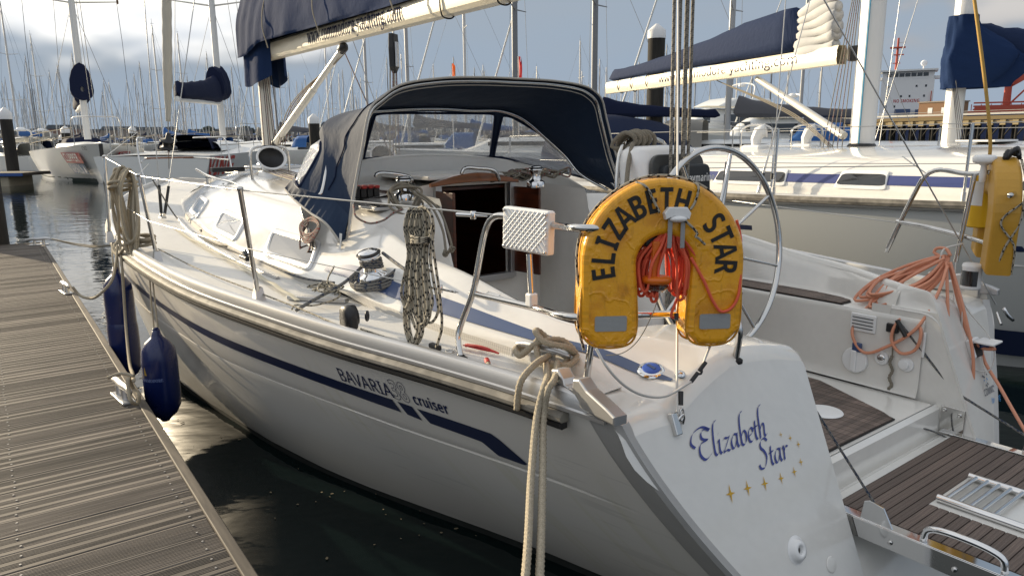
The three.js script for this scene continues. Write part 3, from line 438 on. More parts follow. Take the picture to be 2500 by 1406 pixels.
// ---- lifelines, stanchions, pushpit, pulpit ----
const rails = {};
{
  const base = (p) => p, st = [];
  const S = [[[-1.958,1.13,-4.987], [-1.93,1.778,-4.971]], [[-1.87,1.1,-3.813], [-1.93,1.675,-3.797]], [[-1.716,1.07,-2.279], [-1.8,1.659,-2.173]]];
  for (const [b, t] of S) {
    const s = part('stanchion', [cord([b, t], .0125, { straight: true, step: .2, rad: 12 }), lathe([[0, -.004], [.016, -.004], [.016, .012], [.008, .018], [0, .019]], 14).translate(...t)], M.steel, yacht);
    part('stanchion_base', [loft([[[-.03, 0, -.04], [.035, 0, -.04], [.035, 0, .04], [-.03, 0, .04], [-.03, 0, -.04]], [[-.026, .03, -.032], [.024, .03, -.032], [.024, .03, .032], [-.026, .03, .032], [-.026, .03, -.032]], [[-.018, .085, -.018], [.018, .085, -.018], [.018, .085, .018], [-.018, .085, .018], [-.018, .085, -.018]]], { crease: .5 }).translate(b[0], b[1] - .01, b[2])], M.alu, s);
  }
  // pushpit, port
  const up = [[-1.428,1.045,-0.81], [-1.4,1.126,-0.869], [-1.365,1.309,-0.81], [-1.34,1.567,-0.747], [-1.335,1.607,-0.708], [-1.33,1.616,-0.663], [-1.305,1.601,-0.414], [-1.389,1.62,-0.16], [-1.10, 1.60, -.13], [-.90, 1.585, -.12], [-.80, 1.55, -.08], [-0.78,1.383,-0.062], [-0.78,1.264,-0.018], [-0.785,1.229,0.003], [-0.752,1.093,-0.03]];
  part('pushpit', cord(up, .0125, { step: .02, rad: 12 }), M.steel, yacht);
  const p2 = [-1.3,1.04,-0.241]; part('pushpit_post', bar(p2, [p2[0] + .01, 1.60, p2[2] + .08], .0125), M.steel, yacht);
  part('pushpit_rail', cord([[-1.36,1.301,-0.831], [-1.335,1.302,-0.48], [-1.375,1.322,-0.22], [-1.231,1.323,-0.12], [-0.95,1.309,-0.06], [-.785, 1.36, .0]], .0125, { step: .03, rad: 12 }), M.steel, yacht);
  for (const b of [up[0], p2, up[14]]) part('post_collar', lathe([[0, -.004], [.026, -.004], [.026, .008], [.018, .014], [.0135, .016], [.0135, .02], [0, .02]], 20).translate(b[0], b[1], b[2]), M.rubber, yacht);
  // pushpit, starboard
  const sb = [[1.36,1.221,-0.521], [1.37,1.548,-0.407], [1.37,1.668,-0.349], [1.37,1.699,-0.292], [1.36,1.684,-0.133], [1.36,1.7,0.083], [1.30, 1.62, .12], [1.1, 1.6, .16]];
  part('pushpit', cord(sb, .0125, { step: .03, rad: 12 }), M.steel, yacht);
  part('pushpit_rail', cord([[1.365,1.403,-0.482], [1.36,1.377,-0.256], [1.35,1.334,-0.023], [1.2, 1.33, .1]], .0125, { step: .05, rad: 12 }), M.steel, yacht);
  part('pushpit_post', bar([1.33,1.213,-0.133], [1.35,1.684,-0.096], .0125), M.steel, yacht);
  // lifelines
  const end = up[5];
  const lines = [[[S[0][1], S[1][1], S[2][1], end], .0035], [[[-1.95,1.472,-4.696], [-1.95,1.404,-3.55], [-1.81,1.378,-2.086], [-1.375,1.294,-0.902]], .0024], [[S[0][1], [-0.62,2.025,-10.336]], .0035], [[[-1.95,1.472,-4.696], [-0.65,1.587,-9.703]], .003]];
  for (const [p, r] of lines) part('lifeline', cord(p, r, { straight: true, step: .2, rad: 8 }), M.wire, yacht);
  const scr = (a, b, p) => { const d = V(b).sub(V(a)), q = (t) => V(a).addScaledVector(d, t).toArray(); part('lifeline_tensioner', [bar(q(0), q(.55), .0075), bar(q(.55), q(1), .005), lathe([[0, 0], [.011, 0], [.011, .03], [0, .03]], 12).translate(...q(.55)).translate(0, -.015, 0)], M.chrome, yacht); };
  scr([-1.4,1.611,-0.859], [-1.345,1.611,-0.733]); scr([-1.43,1.301,-1.089], [-1.38,1.294,-0.912]);
  for (const [p, r] of [[[[1.62,1.761,-0.6], [1.4,1.674,-0.356]], .0035], [[[1.85,1.402,-1.948], [1.38,1.394,-0.488]], .003], [[[2,1.546,-4.924], [1.42,1.716,-0.424]], .0035]]) part('lifeline', cord(p, r, { straight: true, step: .2, rad: 8 }), M.wire, yacht);
  // pulpit at the bow
  const z = -11.2, pu = [[-.62, dY(10.2), -10.15], [-.64, 1.66, -10.35], [-.62, 1.92, -10.45], [-.52, 1.94, -10.7], [-.36, 1.94, -11.2]];
  for (const s of [-1, 1]) part('pulpit', cord(pu.map(([x, y, q]) => [s * -x, y, q]), .0125, { step: .05, rad: 10 }), M.steel, yacht);
  part('pulpit_rail', [cord([[.62, 1.60, -10.3], [.42, 1.62, -11.1], [.25, 1.62, -11.5]], .0125, { rad: 10 })], M.steel, yacht);
  part('pulpit_rail', [cord([[-.62, 1.60, -10.3], [-.42, 1.62, -11.1], [-.25, 1.62, -11.5]], .0125, { rad: 10 })], M.steel, yacht);
  part('pulpit_seat', box(.7, .025, .16, 0, 1.63, -11.35, .006), M.varnish, yacht);
  Object.assign(rails, { S, up, sb, p2 });
}
// ---- grab rails, dorade vents, hatches ----
{
  part('grab_rail', cord([[-0.8,1.6,-6.76], [-0.8,1.549,-6.371], [-0.84,1.513,-5.397], [-0.86,1.467,-4.796], [-0.87,1.437,-4.497], [-0.88,1.416,-4.407]], .012, { step: .03, rad: 10 }), M.steel, yacht);
  for (const p of [[-0.8,1.499,-6.387], [-0.82,1.477,-5.78]]) part('rail_foot', bar([p[0], p[1] - .09, p[2]], [p[0], p[1] + .02, p[2]], .014, .010), M.steel, yacht);
  const vent = (x, z, y, side) => {
    const v = part('dorade_vent', loft([[.15, 0], [.148, .02], [.13, .075], [.12, .085], [.0, .087]].map(([r, h]) => { const o = []; for (let k = 0; k <= 28; k++) { const a = k / 28 * 2 * Math.PI, c = Math.cos(a), s = Math.sin(a), q = (1 / (Math.abs(c) ** 4 + Math.abs(s) ** 4) ** .25); o.push([c * r * q * .62 + x, y + h, s * r * q + z]); } return o; })), M.white, yacht);
    // cowl: neck turning aft into a flared mouth
    const rows = []; for (let i = 0; i <= 14; i++) { const t = i / 14, a = t * 1.25, r = .062 + .045 * smooth(.35, 1, t), cy = y + .085 + .14 * Math.sin(a * .9) , cz = z - .015 + .12 * (1 - Math.cos(a)) , row = []; for (let k = 0; k <= 24; k++) { const q = k / 24 * 2 * Math.PI; row.push([x + Math.cos(q) * r * (1 + .25 * t), cy + Math.sin(q) * r * Math.sin(a) , cz + Math.sin(q) * -r * Math.cos(a)]); } rows.push(row); }
    part('cowl', loft(rows), M.white, v);
    const mc = rows[14].reduce((s, p) => [s[0] + p[0] / 25, s[1] + p[1] / 25, s[2] + p[2] / 25], [0, 0, 0]), th = (q, d) => rows[14].map((p) => [lerp(mc[0], p[0], q), lerp(mc[1], p[1], q), lerp(mc[2], p[2], q) - d]); part('cowl_lip', loft([rows[14], th(1.06, -.006), th(.93, -.008), th(.86, .01)]), M.white, v); part('cowl_throat', loft([th(.87, .008), th(.6, .05), th(.0, .06)]), M.black, v);
    part('vent_guard', cord([[x - .17, y - .02, z + .02], [x - .17, y + .26, z + .02], [x - .14, y + .30, z + .02], [x, y + .31, z + .02], [x + .14, y + .30, z + .02], [x + .17, y + .26, z + .02], [x + .17, y - .02, z + .02]], .0125, { step: .03, rad: 10 }), M.steel, v);
    return v;
  };
  const vp = [-0.56,1.526,-5.227]; vent(vp[0], vp[2], vp[1], -1);
  vent(.56, vp[2], vp[1], 1);
  // clear cabin-top hatches with black bars
  for (const [x, z, w, l, y] of [[-.25, -5.9, .5, .5, 1.625], [.3, -4.4, .4, .4, 1.635], [0, -7.4, .5, .5, 1.53]]) { const h = part('deck_hatch', box(w, .035, l, x, y, z, .015), M.alu, yacht); part('hatch_pane', box(w - .07, .012, l - .07, x, y + .016, z, .005), M.darkGlass, h); }
  // instrument hatch on the port shoulder
  const h0 = part('deck_hatch', box(.30, .02, .22, -.83, 1.495, -2.47, .008), M.alu, yacht); h0.rotation.z = 0; part('hatch_pane', box(.25, .006, .17, -.83, 1.508, -2.47, .002), M.darkGlass, h0);
  // rope clutches, deck organiser, handrails under the hood
  for (let k = 0; k < 5; k++) { const c = part('rope_clutch', box(.042, .06, .16, -.93 + k * .046, 1.56, -2.86, .008), M.black, yacht); part('clutch_lever', box(.034, .018, .11, -.93 + k * .046, 1.597, -2.82, .006), k > 1 ? M.red : M.black, c); }
  for (let k = 0; k < 4; k++) { const c = part('rope_clutch', box(.042, .06, .16, .50 + k * .046, 1.62, -2.9, .008), M.black, yacht); part('clutch_lever', box(.034, .018, .11, .50 + k * .046, 1.657, -2.87, .006), k > 1 ? M.red : M.black, c); }
  part('handrail', cord([[-0.786,1.662,-2.72], [-0.771,1.682,-2.72], [-0.666,1.678,-2.7], [-0.565,1.65,-2.66], [-0.554,1.621,-2.66]], .012, { step: .02, rad: 10 }), M.steel, yacht);
  part('handrail', cord([[-0.214,1.662,-2.6], [-0.194,1.696,-2.6], [-0.081,1.695,-2.58], [0.025,1.674,-2.55], [0.066,1.611,-2.55]], .012, { step: .02, rad: 10 }), M.steel, yacht);
}
// ---- winches ----
function winch(p, s, dir = [0, 1, 0]) {
  const w = part('winch', aim(lathe([[0, 0], [.078, 0], [.08, .01], [.078, .045], [.07, .058], [.05, .066], [.046, .08], [.042, .10], [.044, .125], [.052, .14], [.058, .145], [.06, .156], [.052, .165], [.045, .168], [.05, .172], [.05, .18], [.03, .188], [0, .19]], 32).scale(s, s, s), p, dir), M.chrome, yacht);
  part('self_tailer', aim(lathe([[.044, .164], [.062, .164], [.063, .170], [.044, .171]], 28).scale(s, s, s), p, dir), M.black, w);
  return w;
}
const winchP = [-1.25,1.178,-1.856];
winch([winchP[0], winchP[1] - .01, winchP[2]], 1.0, [-.25, 1, .05]);
winch([-0.751,1.529,-2.42], .8); winch([0.277,1.557,-2.42], .8); winch([1.25, 1.19, -1.87], 1, [.25, 1, .05]);
// ---- sprayhood ----
{
  const A = [[-1.19, 1.27], [-1.171, 1.298], [-1.104, 1.575], [-1.033, 1.827], [-.955, 2.073], [-.874, 2.136], [-.751, 2.204], [-.467, 2.254], [-.163, 2.273], [.16, 2.276], [.47, 2.272], [.70, 2.25], [.79, 2.225], [.878, 2.164], [.93, 2.021], [1.012, 1.786], [1.10, 1.60], [1.172, 1.493], [1.19, 1.43]].map(([x, y]) => [x, y, -2.40 - .05 * (1 - x * x)]);
  const F = [[-1.24,1.576,-2.685], [-1.21,1.593,-2.657], [-1.12,1.75,-2.741], [-1.04,1.897,-2.884], [-.985, 1.995, -3.0], [-.8, 2.07, -3.07], [-.4, 2.11, -3.15], [0, 2.125, -3.18], [.25, 2.115, -3.17], [0.518,2.11,-3.12], [0.686,2.052,-3.08], [0.863,1.91,-3.02], [1.008,1.762,-2.94], [1.076,1.627,-2.84], [1.21, 1.50, -2.66]];
  const B = [[-1.25,1.566,-2.699], [-1.255,1.605,-2.793], [-1.24,1.645,-2.928], [-1.03, 1.65, -3.32], [-.7, 1.70, -3.42], [-.35, 1.735, -3.48], [0, 1.745, -3.50], [.35, 1.735, -3.48], [.7, 1.70, -3.42], [1.03, 1.65, -3.32], [1.235, 1.59, -3.12], [1.265, 1.53, -2.86], [1.235, 1.50, -2.60]];
  const N = 160, cv = (P) => { const c = curve(P); return (s) => c.getPointAt(clamp(s)).toArray(); }, a = cv(A), f = cv(F), b = cv(B);
  const hood = new THREE.Group(); hood.name = 'sprayhood'; yacht.add(hood);
  const wr = (x, y) => .012 * (fbm(x * 9, y * 5, 3, 4) - .5);
  // top: aft hoop to forward hoop, slack between
  const top = []; for (let j = 0; j <= 16; j++) { const t = j / 16, row = []; for (let i = 0; i <= N; i++) { const s = i / N, p = a(s), q = f(s), sag = -.022 * Math.sin(Math.PI * t), w = wr(s * 3, t * 2) * Math.sin(Math.PI * t); const cx = lerp(p[0], q[0], t); row.push([cx * (1 + sag * .6) + w * Math.sign(cx) * smooth(.7, 1, Math.abs(cx)), lerp(p[1], q[1], t) + sag * smooth(1.25, .6, Math.abs(cx)) + w, lerp(p[2], q[2], t)]); } top.push(row); }
  part('canopy', loft(top), M.canvas2 = phy({ color: rgb(.016, .031, .064), roughness: .8, specularIntensity: .55, bumpMap: again(clothTex, 5, 5), bumpScale: .003 }), hood);
  // front: canvas with three clear panels
  const S = (s, t) => { const p = f(s), q = b(s), o = .03 * Math.sin(Math.PI * t); return [lerp(p[0], q[0], t) * (1 + o * .3), lerp(p[1], q[1], t), lerp(p[2], q[2], t) - o]; };
  const wins = [[.075, .315, .10, .86, [.245, .10], [.315, .10], [.315, .93], [.10, .88]], [.345, .655], [.685, .925]];
  const W = [roundedQuad([[.118, .08], [.315, .10], [.33, .92], [.03, .86]], .025), roundedQuad([[.345, .10], [.655, .10], [.655, .93], [.345, .93]], .03), roundedQuad([[.675, .10], [.80, .07], [.955, .55], [.665, .92]], .025)];
  const inside = (x, y) => W.some((P) => { let c = false; for (let i = 0, j = P.length - 1; i < P.length; j = i++) if ((P[i][1] > y) !== (P[j][1] > y) && x < (P[j][0] - P[i][0]) * (y - P[i][1]) / (P[j][1] - P[i][1]) + P[i][0]) c = !c; return c; });
  const NX = 260, NY = 70, pos = [], idx = [], uv = []; for (let j = 0; j <= NY; j++) for (let i = 0; i <= NX; i++) { pos.push(...S(i / NX, j / NY)); uv.push(i / NX * 3, j / NY * .5); }
  for (let j = 0; j < NY; j++) for (let i = 0; i < NX; i++) if (!inside((i + .5) / NX, (j + .5) / NY)) { const p = j * (NX + 1) + i, q = p + NX + 1; idx.push(p, p + 1, q, p + 1, q + 1, q); }
  const g = new THREE.BufferGeometry(); g.setAttribute('position', new THREE.Float32BufferAttribute(pos, 3)); g.setAttribute('uv', new THREE.Float32BufferAttribute(uv, 2)); g.setIndex(idx); g.computeVertexNormals();
  part('front_panel', g, M.canvas2, hood);
  for (const P of W) {
    const cx = P.reduce((s, p) => s + p[0], 0) / P.length, cy = P.reduce((s, p) => s + p[1], 0) / P.length, rows = []; for (let k = 0; k <= 8; k++) rows.push([...P, P[0]].map((p) => { const x = lerp(cx, p[0], k / 8), y = lerp(cy, p[1], k / 8), q = S(x, y), w = .022 * (fbm(x * 40, y * 9, 2, 3) - .5) * (1 - (k / 8) ** 4); return [q[0], q[1], q[2] + w - .001]; }));
    const w = part('clear_window', loft(rows), M.vinyl, hood); part('window_binding', cord(P.map((p) => S(p[0], p[1])), .009, { closed: true, rad: 6, step: .02 }), M.canvas, w);
  }
  // aft edge binding, hoops and seam
  part('edge_binding', cord(A.map(([x, y, z]) => [x, y, z + .005]), .007, { rad: 8, step: .02 }), M.piping, hood);
  part('hoop', cord(A.map(([x, y, z]) => [x * .985, y - .02, z - .03]), .012, { rad: 10, step: .03 }), M.steel, hood);
  part('hoop', cord(F.map(([x, y, z]) => [x * .985, y - .018, z + .02]), .012, { rad: 10, step: .03 }), M.steel, hood);
  part('strut', bar([.98, 1.95, -2.95], [1.17, 1.47, -2.47], .011), M.steel, hood);
  const seam = []; for (let k = 0; k <= 14; k++) { const t = k / 14, i = Math.round(lerp(.30, .045, t) * N), r = top[Math.round(lerp(1, 12, t))][i]; seam.push([r[0] - .004, r[1] + .003, r[2]]); }
  part('seam', cord(seam, .004, { rad: 6, step: .03 }), M.canvas, hood);
  const inner = []; for (let k = 2; k < A.length - 2; k++) inner.push([A[k][0] * .975, A[k][1] - .045, A[k][2] - .05]); part('hem_seam', cord(inner, .0035, { rad: 6, step: .03 }), M.piping, hood);
  // hem skirt gathered down to the coaming on the port side
  const hem = [], hl = [[-1.2,1.308,-2.336], [-1.25,1.425,-2.417], [-1.27,1.478,-2.593], [-1.27,1.543,-2.831], [-1.25,1.594,-3.027]]; const up = [a(.06), top[5][Math.round(.05 * N)], top[10][Math.round(.04 * N)], f(.012), b(.03), b(.085)];
  const hc = curve(hl), uc = curve(up); for (let j = 0; j <= 8; j++) { const row = []; for (let i = 0; i <= 40; i++) { const t = i / 40, p = uc.getPoint(t), q = hc.getPoint(t), k = j / 8, w = .014 * Math.sin(i * 1.9 + 2 * fbm(i * .3, j * .4, 1)) * k * (1 - k * .3); row.push([lerp(p.x, q.x, k) - w - .004, lerp(p.y, q.y, k), lerp(p.z, q.z, k)]); } hem.push(row); }
  part('hem_skirt', loft(hem), M.canvas2, hood); part('hem_binding', cord(hl.map(([x, y, z]) => [x - .006, y, z]), .007, { rad: 8 }), M.piping, hood);
  const strap = [-1.2,1.319,-2.334]; part('tie_strap', [loft([[[strap[0] - .012, strap[1] + .06, strap[2] - .02], [strap[0] - .012, strap[1] + .06, strap[2] + .015]], [[strap[0] - .02, strap[1] - .04, strap[2] - .03], [strap[0] - .02, strap[1] - .04, strap[2] + .0]], [[strap[0] - .05, strap[1] - .13, strap[2] - .06], [strap[0] - .05, strap[1] - .13, strap[2] - .03]]])], M.white, hood);
}
// ---- spars and rigging ----
const MZ = -6.78, BOOMY = 2.82;
{
  const oval = (rx, rz, n = 24) => { const o = []; for (let k = 0; k <= n; k++) { const a = k / n * 2 * Math.PI; o.push([Math.cos(a) * rx, Math.sin(a) * rz]); } return o; };
  const mast = part('mast', loft([1.55, 14.6].map((y) => oval(.062, .095).map(([x, z]) => [x, y, MZ + z])), {}), M.mastw, yacht);
  part('mast_groove', box(.018, 9, .006, 0, 7.2, MZ + .094), M.black, mast); part('mast_collar', box(.22, .05, .28, 0, 1.62, MZ, .02), M.alu, mast);
  for (const s of [-1, 1]) for (const y of [6.0, 10.3]) part('spreader', bar([0, y, MZ], [s * (y < 7 ? 1.15 : .85), y + .05, MZ + .25], .022, .014), M.mastw, mast);
  // boom
  const sec = [[-.045, -.09], [.045, -.09], [.06, -.06], [.066, .0], [.06, .06], [.03, .09], [-.03, .09], [-.06, .06], [-.066, .0], [-.06, -.06]];
  const zs = [-6.62, -.62], boom = part('boom', loft(zs.map((z) => [...sec, sec[0]].map(([x, y]) => [x, BOOMY + y, z])), { crease: .35 }), M.cream, yacht);
  part('boom_end', box(.12, .17, .06, 0, BOOMY, -.60, .02), M.black, boom);
  const tw = textWidth('www.commodore-yachting.com', .085, 'serif'), za = [-0.068,2.797,-5.353], zb = [-0.068,2.783,-3.572];
  part('lettering', lettering('www.commodore-yachting.com', .125, (x, y) => [-.070, BOOMY - .052 + y, za[2] + x], 'serif', (zb[2] - za[2]) / tw * .085 / .125), M.ink, boom);
  for (const z of [[-0.07,2.747,-3.027][2], [-0.07,2.715,-2.377][2], -1.6]) part('sail_tie', cord([[-.06, BOOMY + .12, z], [-.073, BOOMY + .03, z], [-.068, BOOMY - .06, z], [-.05, BOOMY - .10, z], [.03, BOOMY - .10, z], [.075, BOOMY, z], [.06, BOOMY + .12, z]], .0055, { rad: 8 }), M.rubber, boom);
  // stowed sail under its navy cover, draped over the gooseneck
  const rows = []; for (let i = 0; i <= 90; i++) { const z = lerp(-6.98, -.95, i / 90), d = (z + 6.98), h = lerp(.62, .20, smooth(.2, 5.5, d)), w = lerp(.20, .105, smooth(.3, 3.5, d)) , row = [], drop = .10 * smooth(.75, .15, d) ; for (let k = 0; k <= 40; k++) { const a = lerp(-.28, Math.PI + .28, k / 40), wob = .03 * (fbm(z * 3 + Math.cos(a) * 1.2, a * 1.3, 5, 4) - .5) * 2 + .008 * Math.sin(z * 26 + a * 3) * smooth(1.5, .3, d); row.push([Math.cos(a) * (w + wob), BOOMY + .085 + (Math.sin(a) > 0 ? Math.sin(a) * (h + wob) : Math.sin(a) * (.10 + wob)) - drop * (Math.sin(a) < .2 ? 1 : 0), z]); } rows.push(row); }
  const cover = part('sail_cover', loft(rows), M.canvas3 = phy({ color: rgb(.014, .030, .082), roughness: .9, specularIntensity: .15, bumpMap: again(clothTex, 4, 4), bumpScale: .004 }), yacht);
  // front apron lacing round the mast, falling below the boom
  const ap = []; for (let j = 0; j <= 26; j++) { const y = lerp(3.9, 2.52, j / 26), row = []; for (let k = 0; k <= 40; k++) { const a = lerp(-2.7, 2.7, k / 40), fold = .022 * Math.sin(a * 7 + y * 4) * (j / 26) + .03 * (fbm(a * 2, y * 3, 8, 4) - .5), r = .15 + .06 * smooth(3.8, 2.9, y) + fold; row.push([Math.sin(a) * r * .8, y + .06 * Math.cos(a * 2) * (j / 26), MZ - .02 - Math.cos(a) * (r + .02) + (Math.abs(a) > 1.6 ? .25 * (Math.abs(a) - 1.6) : 0)]); } ap.push(row); }
  part('apron', loft(ap), M.canvas3, cover);
  for (const z of [-6.1, -4.9, -3.6]) part('cover_cord', cord([[-.22, BOOMY - .03, z + .1], [-.225, BOOMY + .2, z], [-.12, BOOMY + .5, z - .1], [0, BOOMY + .62, z - .1]].map(([x, y, q]) => [x * lerp(1, .75, (q + 6.4) / 3), y, q]), .006, { rad: 6 }), M.rope, cover);
  // rod kicker and its tackle
  const k0 = [0, 1.86, MZ + .22], k1 = [0,2.678,-4.752]; part('kicker', [bar(k0, V(k0).lerp(V(k1), .62).toArray(), .038, .036, 18), bar(V(k0).lerp(V(k1), .58).toArray(), k1, .028, .026, 18)], M.mastw, yacht);
  part('kicker_end', [aim(lathe([[0, -.03], [.042, -.03], [.044, .02], [.03, .05], [0, .06]], 16), k1, V(k1).sub(V(k0)).toArray()), aim(lathe([[0, -.03], [.045, -.03], [.047, .03], [0, .04]], 16), k0, V(k1).sub(V(k0)).toArray())], M.black, yacht);
  for (let k = 0; k < 4; k++) part('kicker_line', cord([[(k - 1.5) * .018, 1.72, MZ + .25 + k * .02], [(k - 1.5) * .018, 2.20, MZ + .72 + k * .015], [0, k1[1] - .05, k1[2] + .02]], .005, { rad: 6 }), k % 2 ? M.fleckRed : M.rope, yacht);
  // halyards down the mast and back to the hood
  for (let k = 0; k < 6; k++) part('halyard', cord([[-.075 + (k % 3) * .02, 3.6, MZ + .05 + k * .02], [-.09 + k * .035, 1.66, MZ + .12 + (k % 2) * .05]], .005, { rad: 6 }), k % 2 ? M.fleckBlue : M.fleckRed, yacht);
  for (let k = 0; k < 6; k++) part('halyard', cord([[-.3 + k * .02, 1.63, MZ + .25], [-.62 + k * .04, 1.62, -5.2], [-.88 + k * .046, 1.575, -3.5], [-.90 + k * .046, 1.56, -2.95]], .005, { rad: 6 }), k % 2 ? M.fleckRed : M.rope, yacht);
  part('deck_organiser', box(.32, .045, .09, -.66, 1.61, -6.15, .008), M.black, yacht);
  // boom-end tackle, block hung from the boom
  const bl = [0,2.694,-3.863], b2 = [0,2.433,-3.887]; const bk = part('boom_block', [flat([[-.035, 0], [.035, 0], [.045, -.10], [.04, -.24], [0, -.28], [-.04, -.24], [-.045, -.10]], .03, .008).rotateY(.6).translate(0, bl[1], bl[2])], M.black, yacht); part('cheek', [flat([[-.016, -.06], [.016, -.06], [.016, -.24], [-.016, -.24]], .012, .003).rotateY(.6).translate(.012, bl[1], bl[2] + .045)], M.alu, bk);
  for (let k = 0; k < 4; k++) part('boom_tackle', cord([[(k - 1.5) * .014, bl[1] - .22, bl[2] + (k % 2) * .02], [(k - 1.5) * .03, 1.70, bl[2] - .03]], .006, { rad: 6 }), k % 2 ? M.fleckRed : M.rope, yacht);
  part('topping_lift', cord([k1, [.0, 1.70, k1[2] + .85]], .005, { rad: 6 }), M.fleckRed, yacht);
  // shrouds, stays
  const cp = [-1.337,1.19,-6.031];
  part('chainplate', box(.05, .02, .12, cp[0], cp[1], cp[2], .006), M.steel, yacht);
  const rig = [[[cp[0], cp[1], cp[2] - .03], [-1.12, 6.05, MZ + .25]], [[cp[0] + .01, cp[1], cp[2] + .03], [-.06, 5.9, MZ]], [[cp[0] + .005, cp[1], cp[2] + .0], [-1.13, 6.05, MZ + .26]]];
  for (const [p, q] of rig.slice(0, 2)) { const d = V(q).sub(V(p)).normalize(), at = (t) => V(p).addScaledVector(d, t).toArray(); part('shroud', cord([at(.3), q], .0045, { straight: true, step: 1, rad: 8 }), M.wire, yacht); const bs = part('rigging_screw', [bar(at(.03), at(.30), .014, .014), bar(at(.0), at(.03), .008)], M.black, yacht); part('toggle', box(.025, .05, .02, at(.0)[0], at(.015)[1], at(.0)[2], .004), M.steel, bs); }
  for (const [p, q] of [[[1.36, 1.19, cp[2]], [1.12, 6.05, MZ + .25]], [[1.35, 1.19, cp[2]], [.06, 5.9, MZ]], [[-1.12, 6.05, MZ + .25], [0, 14.2, MZ]], [[1.12, 6.05, MZ + .25], [0, 14.2, MZ]]]) part('shroud', cord([p, q], .0045, { straight: true, step: 1, rad: 8 }), M.wire, yacht);
  const apex = [0, 4.0, -1.25];
  part('backstay', cord([[1.42, 1.0, .05], apex], .0042, { straight: true, step: 1, rad: 8 }), M.wire, yacht); part('boom_strop', cord([[-1.16, 1.02, .045], [-.03, BOOMY - .12, -.97]], .0042, { straight: true, step: 1, rad: 8 }), M.wirePlastic, yacht);
  part('backstay', cord([apex, [0, 14.4, MZ]], .0045, { straight: true, step: 1, rad: 8 }), M.wire, yacht);
  // furled genoa on the forestay
  const fo = [0, 1.45, -11.45], ft = [0, 14.0, MZ + -.08], fd = V(ft).sub(V(fo)).normalize(), fa = (t) => V(fo).addScaledVector(fd, t).toArray(), spin = []; for (let i = 0; i <= 60; i++) spin.push(fa(.8 + i * .18));
  const fg = cord(spin, .068, { rad: 16, step: .06, taper: (t) => (.55 + .45 * smooth(0, .07, t)) * (1 + .04 * Math.sin(t * 260)) });
  part('furled_genoa', fg, std({ color: rgb(.52, .50, .44), roughness: .85, bumpMap: again(clothTex, 3, 3), bumpScale: .004 }), yacht);
  part('forestay', cord([fo, fa(.9)], .008, { straight: true, rad: 8 }), M.wire, yacht);
  part('furling_drum', aim(lathe([[0, -.10], [.02, -.10], [.02, -.06], [.125, -.05], [.13, -.03], [.085, -.02], [.085, .06], [.13, .07], [.125, .09], [.05, .11], [.03, .2], [0, .2]], 24), fa(.40), fd.toArray()), M.black, yacht);
}

